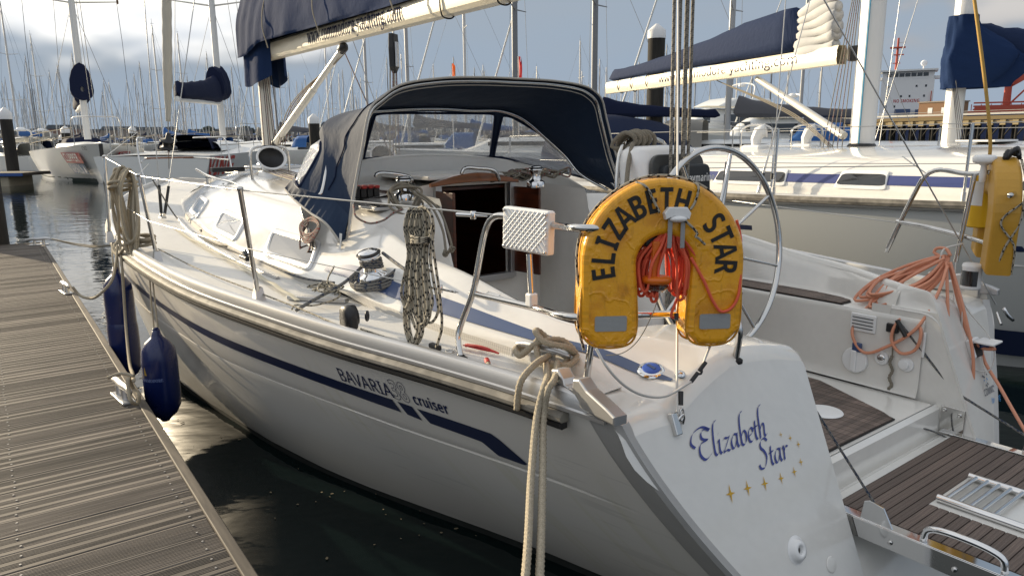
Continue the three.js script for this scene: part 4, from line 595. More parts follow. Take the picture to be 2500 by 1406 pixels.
// ---- steering, platform, transom fittings ----
const onTransom = (x, y, off = 0) => [x, y + off * .37, zAft(y) + off * .93];
{
  const hub = [-0.233,1.392,-0.5], rx = -.12, wheel = new THREE.Group(); wheel.name = 'steering_wheel'; yacht.add(wheel); wheel.position.set(...hub); wheel.rotation.x = rx;
  const Rw = .455, rim = []; for (let k = 0; k < 48; k++) { const a = k / 48 * 2 * Math.PI; rim.push([Math.cos(a) * Rw, Math.sin(a) * Rw, 0]); }
  part('rim', cord(rim, .014, { closed: true, rad: 12, step: .03 }), M.steel, wheel);
  for (let k = 0; k < 8; k++) { const a = (75 - k * 45) * R; part('spoke', bar([Math.cos(a) * .05, Math.sin(a) * .05, -.05], [Math.cos(a) * Rw, Math.sin(a) * Rw, 0], .0085, .007), M.steel, wheel); }
  part('hub', lathe([[0, -.05], [.055, -.05], [.06, -.03], [.05, .0], [.03, .012], [0, .015]], 24).rotateX(Math.PI / 2).translate(0, 0, -.04), M.chrome, wheel);
  // pedestal pod with instrument cover and guard rail
  const sec = (y, w, d, z, n = 28) => { w *= .93; const o = []; for (let k = 0; k <= n; k++) { const a = k / n * 2 * Math.PI, c = Math.cos(a), s = Math.sin(a), q = 1 / (Math.abs(c) ** 5 + Math.abs(s) ** 5) ** .2; o.push([.06 + c * q * w, y, z + s * q * d]); } return o; };
  const pz = -1.10, pod = part('pedestal', loft([sec(.6, .17, .15, pz), sec(1.1, .15, .13, pz), sec(1.30, .19, .12, pz), sec(1.42, .245, .115, pz + .01), sec(1.62, .262, .11, pz), sec(1.76, .262, .10, pz - .02), sec(1.82, .25, .085, pz - .03), sec(1.845, .21, .06, pz - .035), sec(1.85, .0, .0, pz - .035)]), M.white, yacht);
  const fc = flat(roundedQuad([[-.195, .40], [.195, .40], [.215, 0], [-.215, 0]], .06), .012, .006).rotateX(-.06).translate(.06, 1.40, pz + .105); part('instrument_panel', fc, std({ color: rgb(.06, .062, .06), roughness: .45 }), pod);
  const cv = part('plotter_cover', flat(roundedQuad([[-.155, .28], [.185, .28], [.185, 0], [-.155, 0]], .03), .03, .012).rotateX(-.06).translate(.07, 1.46, pz + .118), std({ color: rgb(.022, .026, .030), roughness: .6 }), pod);
  part('lettering', lettering('Raymarine', .040, (x, y) => [.04 + x, 1.665 + y, pz + .164 - y * .06], 'bold', .82), std({ color: rgb(.75, .75, .73), roughness: .5 }), cv);
  part('pedestal_guard', cord([[-.13, .75, pz + .02], [-.15, 1.3, pz - .10], [-.15, 1.72, pz - .13], [-.09, 1.86, pz - .14], [.21, 1.86, pz - .14], [.27, 1.72, pz - .13], [.27, 1.3, pz - .10], [.25, .75, pz + .02]], .0125, { rad: 10, step: .04 }), M.steel, yacht);
  part('guard_post', bar([0.26,1.763,-0.85], [0.231,1.519,-0.85], .0095), M.steel, yacht);
  part('jackstaff', bar([0.211,1.776,-0.8], [0.175,1.552,-0.8], .010), M.steel, yacht);
  // folding bathing platform
  const pl = new THREE.Group(); pl.name = 'bathing_platform'; yacht.add(pl);
  const PY = .462, X0 = -.35, X1 = .80, Z0 = .105, Z1 = .86;
  part('platform_moulding', box(X1 - X0, .05, Z1 - Z0, (X0 + X1) / 2, PY - .031, (Z0 + Z1) / 2, .012), M.gel, pl);
  part('platform_caulking', box(X1 - X0 - .10, .006, Z1 - Z0 - .09, (X0 + X1) / 2, PY - .004, (Z0 + Z1) / 2 + .005), M.caulk, pl);
  // strips run athwart; a rounded recess holds the ladder
  const n = 17, p = (Z1 - Z0 - .10) / n; for (let k = 0; k < n; k++) { const z = Z0 + .055 + (k + .5) * p, cut = z > .385; const segs = cut ? [[X0 + .055, -.034], [.374, X1 - .055]] : [[X0 + .055, X1 - .055]]; for (const [a, b] of segs) part('teak_strip', box(b - a, .010, p - .0032, (a + b) / 2, PY + .001, z, .0025), M.teak[(k * 7 + (a > 0 ? 2 : 0)) % 4], pl); }
  part('ladder_recess', box(.404, .012, .50, .17, PY - .004, .625, .005), M.gel, pl);
  for (const x of [.02, .32]) part('ladder_rail', bar([x, PY + .018, .40], [x, PY + .018, .88], .016, .016, 14), M.chrome, pl);
  for (let k = 0; k < 5; k++) part('ladder_rung', bar([.02, PY + .022, .43 + k * .042], [.32, PY + .022, .43 + k * .042], .0095, .0095, 10), M.chrome, pl);
  for (const s of [0, 1]) { const x = s ? X1 + .004 : X0 - .004; part('side_plate', box(.008, .075, Z1 - Z0 + .02, x, PY - .032, (Z0 + Z1) / 2, .003), M.chrome, pl); part('edge_cap', box(.05, .006, Z1 - Z0 + .02, s ? x - .022 : x + .022, PY + .006, (Z0 + Z1) / 2, .002), M.chrome, pl); }
  for (const z of [.18, .40, .62, .80]) part('bolt', aim(lathe([[0, 0], [.010, 0], [.009, .004], [0, .006]], 12), [X0 - .009, PY - .038, z], [-1, 0, 0]), M.steel, pl);
  const hz = .63; part('grab_handle', cord([[X0 + .02, PY + .008, hz - .13], [X0 + .02, PY + .05, hz - .12], [X0 + .02, PY + .066, hz - .08], [X0 + .02, PY + .066, hz + .08], [X0 + .02, PY + .05, hz + .12], [X0 + .02, PY + .008, hz + .13]], .012, { rad: 12, step: .01 }), M.chrome, pl);
  const br = (x, z) => flat([[-.06, 0], [.06, 0], [.02, .07], [-.03, .08], [-.05, .07]], .006, .001).rotateY(-Math.PI / 2).translate(x, PY + .008, z);
  const b1 = [-0.21,0.47,0.372]; part('stay_bracket', br(X0 + .006, .34), M.chrome, pl); part('stay_bracket', br(X1 - .006, .50), M.chrome, pl);
  part('platform_stay', cord([[-0.3,0.812,0.045], [X0 + .006, PY + .07, .335]], .005, { straight: true, rad: 8 }), M.fleckBlue, yacht);
  part('platform_stay', cord([[0.775,0.961,-0.142], [0.8,0.673,0.126], [X1 - .01, PY + .07, .49]], .006, { straight: true, rad: 8, step: .02 }), M.fleckBlue, yacht);
  part('cross_line', cord([[-0.092,0.46,0.063], [0.583,0.52,0.066], [0.78,0.435,0.158]], .004, { rad: 6 }), M.fleckBlue, yacht);
  part('hinge_plate', [box(.006, .13, .11, .785, .53, .14, .004)], M.steel, yacht); for (const [y, z] of [[.575, .10], [.565, .17]]) part('plate_bolt', aim(lathe([[0, 0], [.012, 0], [.010, .005], [.004, .006], [.004, .003], [0, .003]], 14), [.782, y, z], [-1, 0, 0]), M.steel, yacht);
  // name and stars on the transom, broad-nib strokes
  const nib = (paths, o, s, f, w = .19) => { const out = [], n = [Math.cos(40 * R) * w, Math.sin(40 * R) * w]; for (const P of paths) { const c = new THREE.SplineCurve(P.map(([x, y]) => new THREE.Vector2(x, y))).getPoints(P.length * 7), A = [], B = []; for (const q of c) { A.push([o + (q.x - n[0] / 2) * s, (q.y - n[1] / 2) * s]); B.push([o + (q.x + n[0] / 2) * s, (q.y + n[1] / 2) * s]); } out.push(printStrip(A, B, f)); } return out; };
  const GL = { E: [[[.95, 1.9], [.6, 2.1], [.25, 1.9], [.3, 1.5], [.75, 1.3]], [[.7, 1.3], [.1, 1.15], [.0, .5], [.4, .03], [.95, .3]], [[1.0, 1.95], [.35, 2.3], [-.4, 2.05], [-.65, 1.45], [-.35, 1.05]]], l: [[[.5, 2.4], [.25, 2.25], [.12, 1.6], [.1, .35], [.25, .03], [.42, .18]]], i: [[[.0, .85], [.14, 1.0], [.12, .3], [.24, .03], [.4, .18]], [[.12, 1.42], [.2, 1.5]]], z: [[[.02, .85], [.2, 1.0], [.42, .92], [.6, .98], [.3, .5], [.02, .05], [.3, .12], [.5, .02], [.68, .12]]], a: [[[.6, .92], [.32, 1.0], [.06, .6], [.1, .1], [.32, .1], [.56, .6]], [[.62, 1.02], [.57, .35], [.66, .03], [.8, .16]]], b: [[[.5, 2.4], [.25, 2.25], [.12, 1.6], [.1, .6], [.12, .12]], [[.12, .6], [.38, 1.0], [.6, .75], [.52, .2], [.3, .0], [.12, .12]]], e: [[[.08, .45], [.5, .65], [.48, .95], [.26, .98], [.06, .55], [.14, .1], [.34, .02], [.58, .22]]], t: [[[.2, 1.4], [.15, .9], [.14, .3], [.26, .03], [.44, .16]], [[-.02, .93], [.42, 1.0]]], h: [[[.5, 2.4], [.25, 2.25], [.12, 1.6], [.1, .5], [.08, .0]], [[.1, .55], [.36, 1.0], [.54, .85], [.5, .25], [.6, .03], [.76, .18]]], S: [[[.95, 1.9], [.7, 2.15], [.34, 2.0], [.26, 1.6], [.56, 1.2], [.7, .7], [.42, .1], [.05, .1], [-.08, .4]]], r: [[[.0, .85], [.14, 1.0], [.12, .0]], [[.12, .5], [.34, .95], [.56, .88]]] };
  const adv = { E: 1.12, l: .42, i: .44, z: .70, a: .84, b: .72, e: .62, t: .46, h: .80, S: .98, r: .60 };
  const write = (t, x0, y0, s) => { let x = 0; const g = []; for (const ch of t) { g.push(...nib(GL[ch], x, s, (u, v) => onTransom(x0 + u * 1.42 + v * .2, y0 + v - u * .02, .003))); x += adv[ch] * s; } return g; };
  part('name_lettering', [...write('Elizabeth', -1.085, .842, .043), ...write('Star', -.80, .742, .043)], phy({ color: rgb(.03, .045, .25), roughness: .35, clearcoat: .3 }), yacht);
  const star = (x, y, r) => { const P = []; for (let k = 0; k < 8; k++) { const a = k * Math.PI / 4 + .12, q = k % 2 ? r * .2 : r * (k % 4 ? .8 : 1); P.push(new THREE.Vector2(Math.sin(a) * q, Math.cos(a) * q)); } const g = new THREE.ShapeGeometry(new THREE.Shape(P)), b = g.attributes.position; for (let i = 0; i < b.count; i++) b.setXYZ(i, ...onTransom(x + b.getX(i), y + b.getY(i), .003)); g.computeVertexNormals(); return g; };
  const gold = phy({ color: rgb(.62, .36, .02), roughness: .4 });
  for (const [q, r] of [[[-0.987,0.717,0.141], .030], [[-0.895,0.709,0.144], .027], [[-0.8,0.698,0.149], .025], [[-0.704,0.69,0.152], .021], [[-0.62,0.69,0.152], .019], [[-0.566,0.71,0.144], .016], [[-0.552,0.768,0.121], .015], [[-0.589,0.799,0.108], .013], [[-0.638,0.822,0.099], .011]]) part('star', star(q[0], q[1], r), gold, yacht);
  // skin fitting and its twin dimple
  const nrm = [0, .37, .93], d1 = [-0.726,0.459,0.245], d2 = [-0.554,0.355,0.286]; const df = part('drain_fitting', aim(lathe([[.012, .004], [.014, .018], [.022, .022], [.034, .018], [.038, .004], [.05, 0]], 28), d1, nrm), M.white, yacht); part('drain_bore', aim(lathe([[0, .006], [.013, .006]], 20), d1, nrm), M.black, df); part('drain_blank', aim(lathe([[0, .005], [.026, .005], [.030, .001]], 24), d2, nrm), M.gel, yacht);
  // pad eye and shackle for the stay under the lifebuoy
  const pe = [-1.165,0.978,0.037]; part('pad_eye', aim(box(.03, .02, .075, 0, .008, 0, .004), [pe[0], pe[1], pe[2]], nrm), M.steel, yacht);
  // starboard quarter: grille, sockets, shower, plate, light
  const wall = (q) => [.778, q[1], q[2]], g1 = [0.78,0.928,-0.33]; const gr = part('vent_grille', box(.012, .095, .135, .774, g1[1], g1[2], .008), M.white, yacht); for (let k = 0; k < 4; k++) part('grille_slot', box(.004, .005, .11, .7665, g1[1] - .027 + k * .018, g1[2]), M.greyPlastic, gr);
  const disc = (q, r, h, m, par = yacht, nm = 'socket') => part(nm, aim(lathe([[0, h], [r * .9, h], [r, h * .7], [r, 0]], 28), q, [-1, 0, 0]), m, par);
  const c1 = [0.78,0.721,-0.356]; const cp = disc(wall(c1), .068, .02, M.white, yacht, 'hatch_cap'); part('cap_rib', box(.012, .115, .03, .752, c1[1], c1[2] - .0, .006), M.white, cp); part('cap_tab', box(.02, .05, .05, .76, c1[1] + .075, c1[2] + .012, .008), M.stripe, cp);
  const c2 = [0.78,0.764,-0.219], lt = disc(wall(c2), .036, .010, M.white, yacht, 'shower_socket'); part('lens', aim(new THREE.SphereGeometry(.022, 20, 12).scale(1, .4, 1), [.768, c2[1], c2[2]], [-1, 0, 0]), M.chrome, lt);
  const c3 = [0.78,0.757,-0.095], s3 = disc(wall(c3), .036, .008, M.white, yacht, 'filler_socket'); part('filler_lid', aim(lathe([[0, .018], [.022, .018], [.026, .014], [.026, 0]], 24), [.772, c3[1] + .002, c3[2] - .008], [-1, 0, 0]), M.white, s3);
  const c4 = [0.78,0.932,-0.176]; part('switch_box', box(.02, .045, .06, .77, c4[1], c4[2], .005), M.black, yacht); const jam = part('jam_cleat', bar([0.76,0.979,-0.153], [0.75,0.906,-0.101], .012, .010), M.black, yacht);
  const sp = [0.78,0.876,-0.022]; part('trim_strip', box(.008, .13, .012, .776, sp[1], sp[2], .003), M.white, yacht);
  // transom shower box and club mark on the starboard panel
  const T2 = [1.051,0.835,0.094], sb = part('shower_box', aim(box(.11, .03, .10, 0, .012, 0, .012), T2, nrm), M.white, yacht); part('shower_recess', aim(box(.085, .008, .075, 0, .027, 0, .008), [T2[0], T2[1] - .01, T2[2]], nrm), M.black, sb); part('shower_lid', box(.115, .012, .09, T2[0] + .01, T2[1] + .045, T2[2] + .065, .005), M.white, sb); part('shower_head', bar([T2[0] - .0, T2[1] + .02, T2[2] + .03], [T2[0] + .06, T2[1] + .015, T2[2] + .06], .015), M.stripe, sb);
  const L0 = [1.024,0.61,0.184]; part('club_lettering', [lettering('COMMODORE', .030, (x, y) => onTransom(L0[0] + x + y * .2, L0[1] + y, .003), 'sans', .8)], M.navy, yacht);
  const sky = phy({ color: rgb(.03, .26, .62), roughness: .4 }); part('club_script', [lettering('Yachting', .026, (x, y) => onTransom(L0[0] + .05 + x + y * .5, L0[1] - .045 + y, .003), 'sans', .8)], sky, yacht);
  for (let k = 0; k < 3; k++) { const A = [], B = []; for (let i = 0; i <= 16; i++) { const t = i / 16, x = (t - .5) * (.06 - k * .014) + .06, y = .10 - k * .022 + .007 * Math.sin(t * 10) + .006 * t; A.push([x, y]); B.push([x + .003, y + .005]); } part('wave_mark', printStrip(A, B, (u, v) => onTransom(L0[0] + u, L0[1] - .02 + v, .003)), k === 1 ? sky : M.navy, yacht); }
  const CL = [1.446,0.918,0.061]; part('cleat_plate', aim(box(.05, .012, .07, 0, .006, 0, .004), CL, [.3, .4, .9]), M.steel, yacht); part('snap_shackle', cord([[CL[0], CL[1] + .06, CL[2] + .02], [CL[0] + .02, CL[1] + .02, CL[2] + .04], [CL[0] + .05, CL[1] - .0, CL[2] + .05], [CL[0] + .075, CL[1] - .01, CL[2] + .045]], .010, { rad: 10 }), M.chrome, yacht);
  const sl = [1.278,1.09,-0.029], lgt = part('stern_light', lathe([[0, 0], [.045, 0], [.048, .01], [.046, .11], [.05, .12], [.045, .135], [0, .14]], 24).translate(...sl), M.white, yacht); part('light_lens', [(() => { const o = []; for (const y of [.02, .10]) { const r = []; for (let k = 0; k <= 10; k++) { const a = lerp(-2.6, -.6, k / 10); r.push([sl[0] + Math.sin(a) * .049, sl[1] + y, sl[2] + Math.cos(a) * .049]); } o.push(r); } return loft(o); })()], M.darkGlass, lgt);
  // gps mushroom on a stem
  const gp = [1.34,1.654,-0.054]; const an = part('gps_antenna', lathe([[0, -.01], [.016, -.01], [.018, .03], [.014, .075], [.03, .085], [.05, .09], [.055, .10], [.055, .118], [.045, .128], [0, .132]], 24).translate(...gp), M.white, yacht);
  // filler cap and dome on the port quarter
  const fcP = coamSide(-.165, .34, .002), nn = [-.22, .95, .2]; const fl = part('fuel_filler', aim(lathe([[0, .008], [.036, .008], [.044, .006], [.05, 0]], 28), fcP, nn), M.chrome, yacht); part('filler_cap', aim(lathe([[0, .014], [.028, .013], [.033, .008]], 24), fcP, nn), phy({ color: rgb(.03, .09, .42), roughness: .4 }), fl); part('cap_slot', aim(box(.010, .004, .036, 0, .0145, 0), fcP, nn), M.stripe, fl);
  part('breather_dome', aim(new THREE.SphereGeometry(.020, 20, 12, 0, Math.PI * 2, 0, Math.PI / 2), coamSide(-.06, .38, .004), nn), M.chrome, yacht);
  // hinge straps on the coaming top
  for (const [z, f] of [[-1.05, .9], [-1.62, .86]]) part('hinge_strap', aim(box(.022, .004, .10, 0, .003, 0, .0015), coamSide(z, f, .001), [-.5, 1, 0]), M.steel, yacht);
  part('sole_cap', lathe([[0, .008], [.07, .008], [.085, .004], [.088, 0]], 32).translate(...[0.229,0.606,-0.212]), M.white, yacht);
  // genoa track, cars, deck blocks
  const tr0 = []; for (let i = 0; i <= 20; i++) { const a = lerp(2.7, 6.1, i / 20); tr0.push([-table(XB, a) - .07, dY(a) + .012, -a]); }
  part('genoa_track', sweep(tr0, [[-.014, 0], [-.014, .008], [-.008, .008], [-.008, .014], [.008, .014], [.008, .008], [.014, .008], [.014, 0]]), M.alu, yacht);
  const car = (q, m = M.black) => { const c = part('track_car', box(.05, .035, .14, q[0], q[1] + .02, q[2], .01), m, yacht); part('car_sheave', aim(lathe([[0, -.012], [.030, -.012], [.022, 0], [.030, .012], [0, .012]], 20), [q[0], q[1] + .05, q[2]], [1, .4, 0]), M.greyPlastic, c); };
  car([-1.274,1.1,-4.928]); car([-1.395,1.1,-3.464]);
  const tb = [-1.606,1.08,-1.435], tk = part('turning_block', box(.045, .065, .12, tb[0], tb[1] + .03, tb[2], .016), M.black, yacht); part('block_cheek', aim(lathe([[0, -.03], [.045, -.03], [.05, 0], [.045, .03], [0, .03]], 24), [tb[0] + .0, tb[1] + .055, tb[2] + .01], [1, .1, .1]), M.black, tk); part('block_eye', (() => { const g = new THREE.TorusGeometry(.018, .007, 8, 20).rotateY(.9); return g.translate(tb[0] + .07, tb[1] + .05, tb[2] + .04); })(), M.black, tk);
  const sb2 = [-1.447,1.055,-0.973]; part('small_block', box(.026, .022, .07, sb2[0], sb2[1] + .012, sb2[2], .008), M.black, yacht); part('d_ring', new THREE.TorusGeometry(.018, .004, 8, 20).rotateX(Math.PI / 2).translate(sb2[0] + .02, sb2[1] + .008, sb2[2] + .085), M.steel, yacht);
  const ct = [-1.493,1.08,-2.045]; part('lead_track', aim(box(.045, .022, .34, 0, .012, 0, .004), [ct[0], ct[1], ct[2]], [0, 1, 0], .62), M.alu, yacht);
  // stern cleat
  const kc = [-1.253,1.065,-0.522], cl = new THREE.Group(); cl.name = 'stern_cleat'; yacht.add(cl); cl.position.set(...kc); cl.rotation.y = .15; part('horn', cord([[0, .055, -.13], [0, .062, -.07], [0, .058, 0], [0, .062, .07], [0, .055, .13]], .014, { taper: (s) => .6 + .6 * Math.sin(Math.PI * s), rad: 10 }), M.alu, cl); part('foot', box(.05, .05, .10, 0, .025, 0, .012), M.alu, cl);
  // outboard pad: ribbed white board clamped to the pushpit
  const fq = [[-1.36,1.65,-0.62], [-1.335,1.645,-0.39], [-1.335,1.501,-0.407], [-1.36,1.498,-0.589]].map(V), ex = fq[1].clone().sub(fq[0]), ey = fq[0].clone().sub(fq[3]), W = ex.length(), Hh = ey.length(); ex.normalize(); const ez = ex.clone().cross(ey.normalize()).normalize(); const eyy = ez.clone().cross(ex); const bp = new THREE.Group(); bp.name = 'outboard_pad'; yacht.add(bp); bp.matrixAutoUpdate = true; bp.position.copy(fq[0].clone().add(fq[2]).multiplyScalar(.5)); bp.quaternion.setFromRotationMatrix(new THREE.Matrix4().makeBasis(ex, eyy, ez));
  part('board', box(W, Hh, .038, 0, 0, -.024, .010), M.white, bp); const sq = Math.min(W, Hh) / 2 - .008;
  const ribs = []; for (let k = -5; k <= 5; k++) for (const s of [-1, 1]) { const o = k * sq / 3.2, a = []; let t0 = -3, t1 = 3; for (const [p0, d, lim] of [[o, 1, W / 2 - .009], [0, s, Hh / 2 - .009]]) { const u = (-lim - p0) / d, v = (lim - p0) / d; t0 = Math.max(t0, Math.min(u, v)); t1 = Math.min(t1, Math.max(u, v)); } if (t1 - t0 > .01) { const A = [o + t0, s * t0, -.004], B = [o + t1, s * t1, -.004]; part('rib', bar(A, B, .0035, .0035, 6), M.white, bp); } }
  for (const [x, y] of [[-1, 1], [1, 1], [1, -1], [-1, -1]]) part('screw', lathe([[0, .006], [.0055, .005], [.006, 0]], 10).rotateX(Math.PI / 2).translate(x * (W / 2 - .012), y * (Hh / 2 - .012), -.004), M.steel, bp);
  const pp = [-1.335,1.493,-0.497], pq = [-1.335,1.344,-0.485]; part('pad_post', bar(pp, pq, .011), M.steel, yacht); part('pad_clamp', box(.035, .05, .035, pq[0], pq[1] - .015, pq[2], .008), M.white, yacht);
}

// ---------- gear aboard: lifebuoys, lines, fenders ----------
const grand = rng(77), jit = (s) => (grand() - .5) * 2 * s;
{
  const t = aboard('horseshoe_lifebuoy', 'yellow horseshoe lifebuoy lettered in black hung on the port pushpit', 'lifebuoy');
  const o = new THREE.Group(); o.name = 'buoy'; t.add(o); const c = [-1.15,1.5,-0.052]; o.position.set(...c); o.scale.setScalar(.945); o.rotation.set(-.05, -30 * R, -.02, 'YXZ');
  const shape = (R0, R1, yb, xo, xi) => { const P = []; P.push([-xi, yb + .03], [-xi - .03, yb], [-xo + .04, yb], [-xo, yb + .04], [-R0, -.02]); for (let k = 0; k <= 28; k++) { const a = Math.PI - k / 28 * Math.PI; P.push([Math.cos(a) * R0, Math.sin(a) * R0]); } P.push([R0, -.02], [xo, yb + .04], [xo - .04, yb], [xi + .03, yb], [xi, yb + .03]); for (let k = 0; k <= 18; k++) { const a = k / 18 * Math.PI; P.push([Math.cos(a) * R1, Math.sin(a) * R1]); } return P; };
  const body = part('casing', flat(shape(.262, .118, -.262, .258, .108), .075, .022, 4).translate(0, 0, -.05), M.yellow, o);
  part('edge_piping', cord(shape(.276, .10, -.28, .274, .092).map(([x, y]) => [x, y, .030]), .004, { closed: true, rad: 6, step: .01 }), M.yellow, o); part('edge_piping', cord(shape(.276, .10, -.28, .274, .092).map(([x, y]) => [x, y, -.055]), .004, { closed: true, rad: 6, step: .01 }), M.yellow, o);
  const ink = std({ color: rgb(.012, .011, .010), roughness: .6 });
  const arc = (txt, a0, a1) => [...txt].map((ch, i) => { const a = lerp(a0, a1, txt.length > 1 ? i / (txt.length - 1) : 0) * R, w = textWidth(ch, .064, 'bold'); return lettering(ch, .064, (x, y) => { const u = (x - w / 2) * .98, r = .174 + y * 1.25; return [Math.cos(a) * r + Math.sin(a) * u, Math.sin(a) * r - Math.cos(a) * u, .0495]; }, 'bold', 1.0, 3); });
  part('lettering', arc('ELIZABETH', 189, 77), ink, o); part('lettering', arc('STAR', 40, -3), ink, o);
  for (const s of [-1, 1]) part('reflective_patch', flat(roundedQuad([[-.055, .026], [.055, .026], [.055, -.026], [-.055, -.026]], .008), .0015).translate(s * .183, -.20, .0485), M.reflector, o);
  // bracket with a curved hood over the top and two straps
  part('bracket_hood', flat([[-.042, .0], [-.03, .018], [.03, .018], [.042, .0], [.038, -.016], [.014, -.006], [-.014, -.006], [-.038, -.016]], .03, .003).translate(.03, .168, .04), M.white, o);
  for (const s of [-1, 1]) part('bracket_strap', box(.015, .11, .006, .03 + s * .022, .108, .060, .002), std({ color: rgb(.30, .30, .30), roughness: .5 }), o);
  part('bracket_fairing', new THREE.SphereGeometry(.028, 18, 12).scale(1.1, .42, .7).translate(.034, .150, .064), M.white, o);
  // grab line round the rim
  const rim = []; for (let k = 0; k <= 20; k++) { const a = Math.PI * (1.12 - k / 20 * 1.0); rim.push([Math.cos(a) * .292, Math.sin(a) * .292, -.012 + .012 * Math.sin(k * .9)]); }
  part('grab_line', cord([[-.262, -.30, 0], [-.285, -.2, 0], ...rim], .005, { rad: 8, step: .01 }), M.fleckBlack, o);
  part('lashing', cord([[-.10, .27, .02], [-.075, .255, .05], [-.045, .20, .058], [-.03, .17, .06]], .0045, { rad: 8 }), M.fleckBlack, o); part('lashing', cord([[.10, .27, .02], [.105, .255, .05], [.09, .20, .056], [.075, .18, .06]], .0045, { rad: 8 }), M.fleckBlack, o);
  part('lashing', cord([[.05, .15, .066], [.085, .12, .066], [.10, .10, .07], [.09, .095, .075], [.105, .085, .07], [.13, .065, .062]], .0045, { rad: 8 }), M.fleckBlack, o);
  settle(t);
  // throwing line: hanks of orange floating rope inside the horseshoe
  const th = aboard('throwing_line', 'hank of bright orange floating line stuffed inside the yellow horseshoe lifebuoy', 'rope'), q = new THREE.Group(); q.name = 'hank'; th.add(q); q.position.copy(o.position.clone().applyMatrix4(new THREE.Matrix4())); q.position.set(...c); q.rotation.copy(o.rotation); q.scale.setScalar(.945);
  for (let k = 0; k < 30; k++) { const s = k % 2 ? 1 : -1, f = Math.floor(k / 2) / 15, x0 = .02 + s * (.01 + .015 * f), xm = .012 + s * (.035 + .07 * f) + jit(.008), yb = -.06 - .05 * (1 - f * .6) + jit(.02), z = -.01 + jit(.045), w = .010 + .008 * grand(); part('loop', cord([[x0, .105, z], [lerp(x0, xm, .45) - w, .06, z + jit(.01)], [xm - w, .0 + jit(.02), z + jit(.02)], [xm - w * .5, yb, z], [xm, yb - .008, z], [xm + w * .5, yb, z + .008], [xm + w, .0 + jit(.02), z + .012 + jit(.01)], [lerp(x0, xm, .45) + w, .06, z + .01], [x0 + .004, .108, z + .006]], .0052, { rad: 7, lobes: 0, step: .006 }), M.orangeLine, q); }
  part('tail', cord([[.09, .02, .045], [.135, -.06, .056], [.17, -.13, .058], [.20, -.165, .058], [.235, -.155, .056], [.262, -.11, .052], [.272, .0, .03], [.285, .06, .0], [.29, .09, -.02], [.275, .14, -.02]], .0052, { rad: 8 }), M.orangeLine, q);
  part('tail', cord([[.06, -.06, -.02], [.075, -.10, -.01], [.055, -.15, 0], [.045, -.19, 0], [.075, -.195, -.01]], .0052, { rad: 8 }), M.orangeLine, q);
  settle(th);
  const li = aboard('lifebuoy_light', 'orange lifebuoy light hanging lens down inside the yellow horseshoe', 'light'), lg = new THREE.Group(); lg.name = 'lamp_body'; li.add(lg); lg.position.set(...c); lg.rotation.copy(o.rotation); const op = phy({ color: rgb(.75, .17, .01), roughness: .35, transmission: .15, thickness: 0 });
  part('tube', box(.026, .12, .026, -.025, .01, .02, .005), op, lg); part('collar', lathe([[0, 0], [.03, 0], [.046, .008], [.047, .02], [.04, .028], [0, .03]], 24).translate(-.018, -.07, .02), op, lg); part('lens', lathe([[0, -.025], [.026, -.022], [.038, -.008], [.04, 0], [0, 0]], 20).translate(-.018, -.07, .02), M.glass, lg); part('clip', box(.05, .04, .02, -.03, .07, .0, .006), M.black, lg); settle(li);
}
// braided-steel strop slung under the lifebuoy
{
  const t = aboard('wire_strop', 'grey plastic-covered wire strop sagging below the yellow horseshoe lifebuoy', 'wire');
  const P = [[-1.504,1.294,0.02], [-1.491,1.245,0.05], [-1.432,1.18,0.06], [-1.341,1.124,0.06], [-1.237,1.097,0.06], [-1.109,1.119,0.06]]; part('strop', cord(P, .0042, { rad: 8, lobes: 0 }), M.wirePlastic, t);
  part('strop', cord([[-1.065,1.145,0.06], [-1.022,1.197,0.05], [-0.952,1.248,0.03]], .0042, { rad: 8 }), M.wirePlastic, t); part('clip', [bar([-1.113,1.118,0.06], [-1.081,1.141,0.06], .007)], M.black, t); part('clip', bar([-1.073,1.147,0.06], [-1.043,1.169,0.06], .007), M.black, t); part('snap_hook', cord([[-1.083,1.138,0.06], [-1.064,1.135,0.06], [-1.061,1.148,0.06], [-1.074,1.15,0.06]], .004, { rad: 6 }), M.black, t); settle(t);
  const s = aboard('wire_shackle', 'steel shackle and black sleeve joining the backstay wire to the transom beneath the lifebuoy', 'shackle'); 
  const a = [-1.112,1.073,-0.001], b = [-1.129,1.034,0.014]; part('sleeve', bar([a[0], a[1], a[2] + .02], [b[0], b[1], b[2] + .02], .0085), M.black, s); part('sleeve', bar([-1.113,1.332,-0.01], [-1.118,1.311,-0.005], .0075), M.black, s); const e = [-1.14,1.007,0.025]; part('thimble', new THREE.TorusGeometry(.017, .004, 8, 20).scale(.6, 1.2, 1).translate(e[0], e[1], e[2] + .022), M.steel, s); part('shackle', cord([[e[0] - .012, e[1] - .035, e[2] + .02], [e[0] - .012, e[1] - .01, e[2] + .024], [e[0], e[1] + .002, e[2] + .026], [e[0] + .012, e[1] - .01, e[2] + .024], [e[0] + .012, e[1] - .035, e[2] + .02]], .0045, { rad: 8 }), M.chrome, s); settle(s);
  const ln = aboard('lashing_twine', 'thin pale twine running from the lifebuoy light down to the blue fuel cap', 'twine'); part('twine', cord([[-1.141,1.418,-0.05], [-1.179,1.32,-0.06], [-1.233,1.244,-0.07], [-1.288,1.215,-0.08], [-1.352,1.217,-0.09]], .0016, { rad: 5 }), M.rope, ln); settle(ln);
}
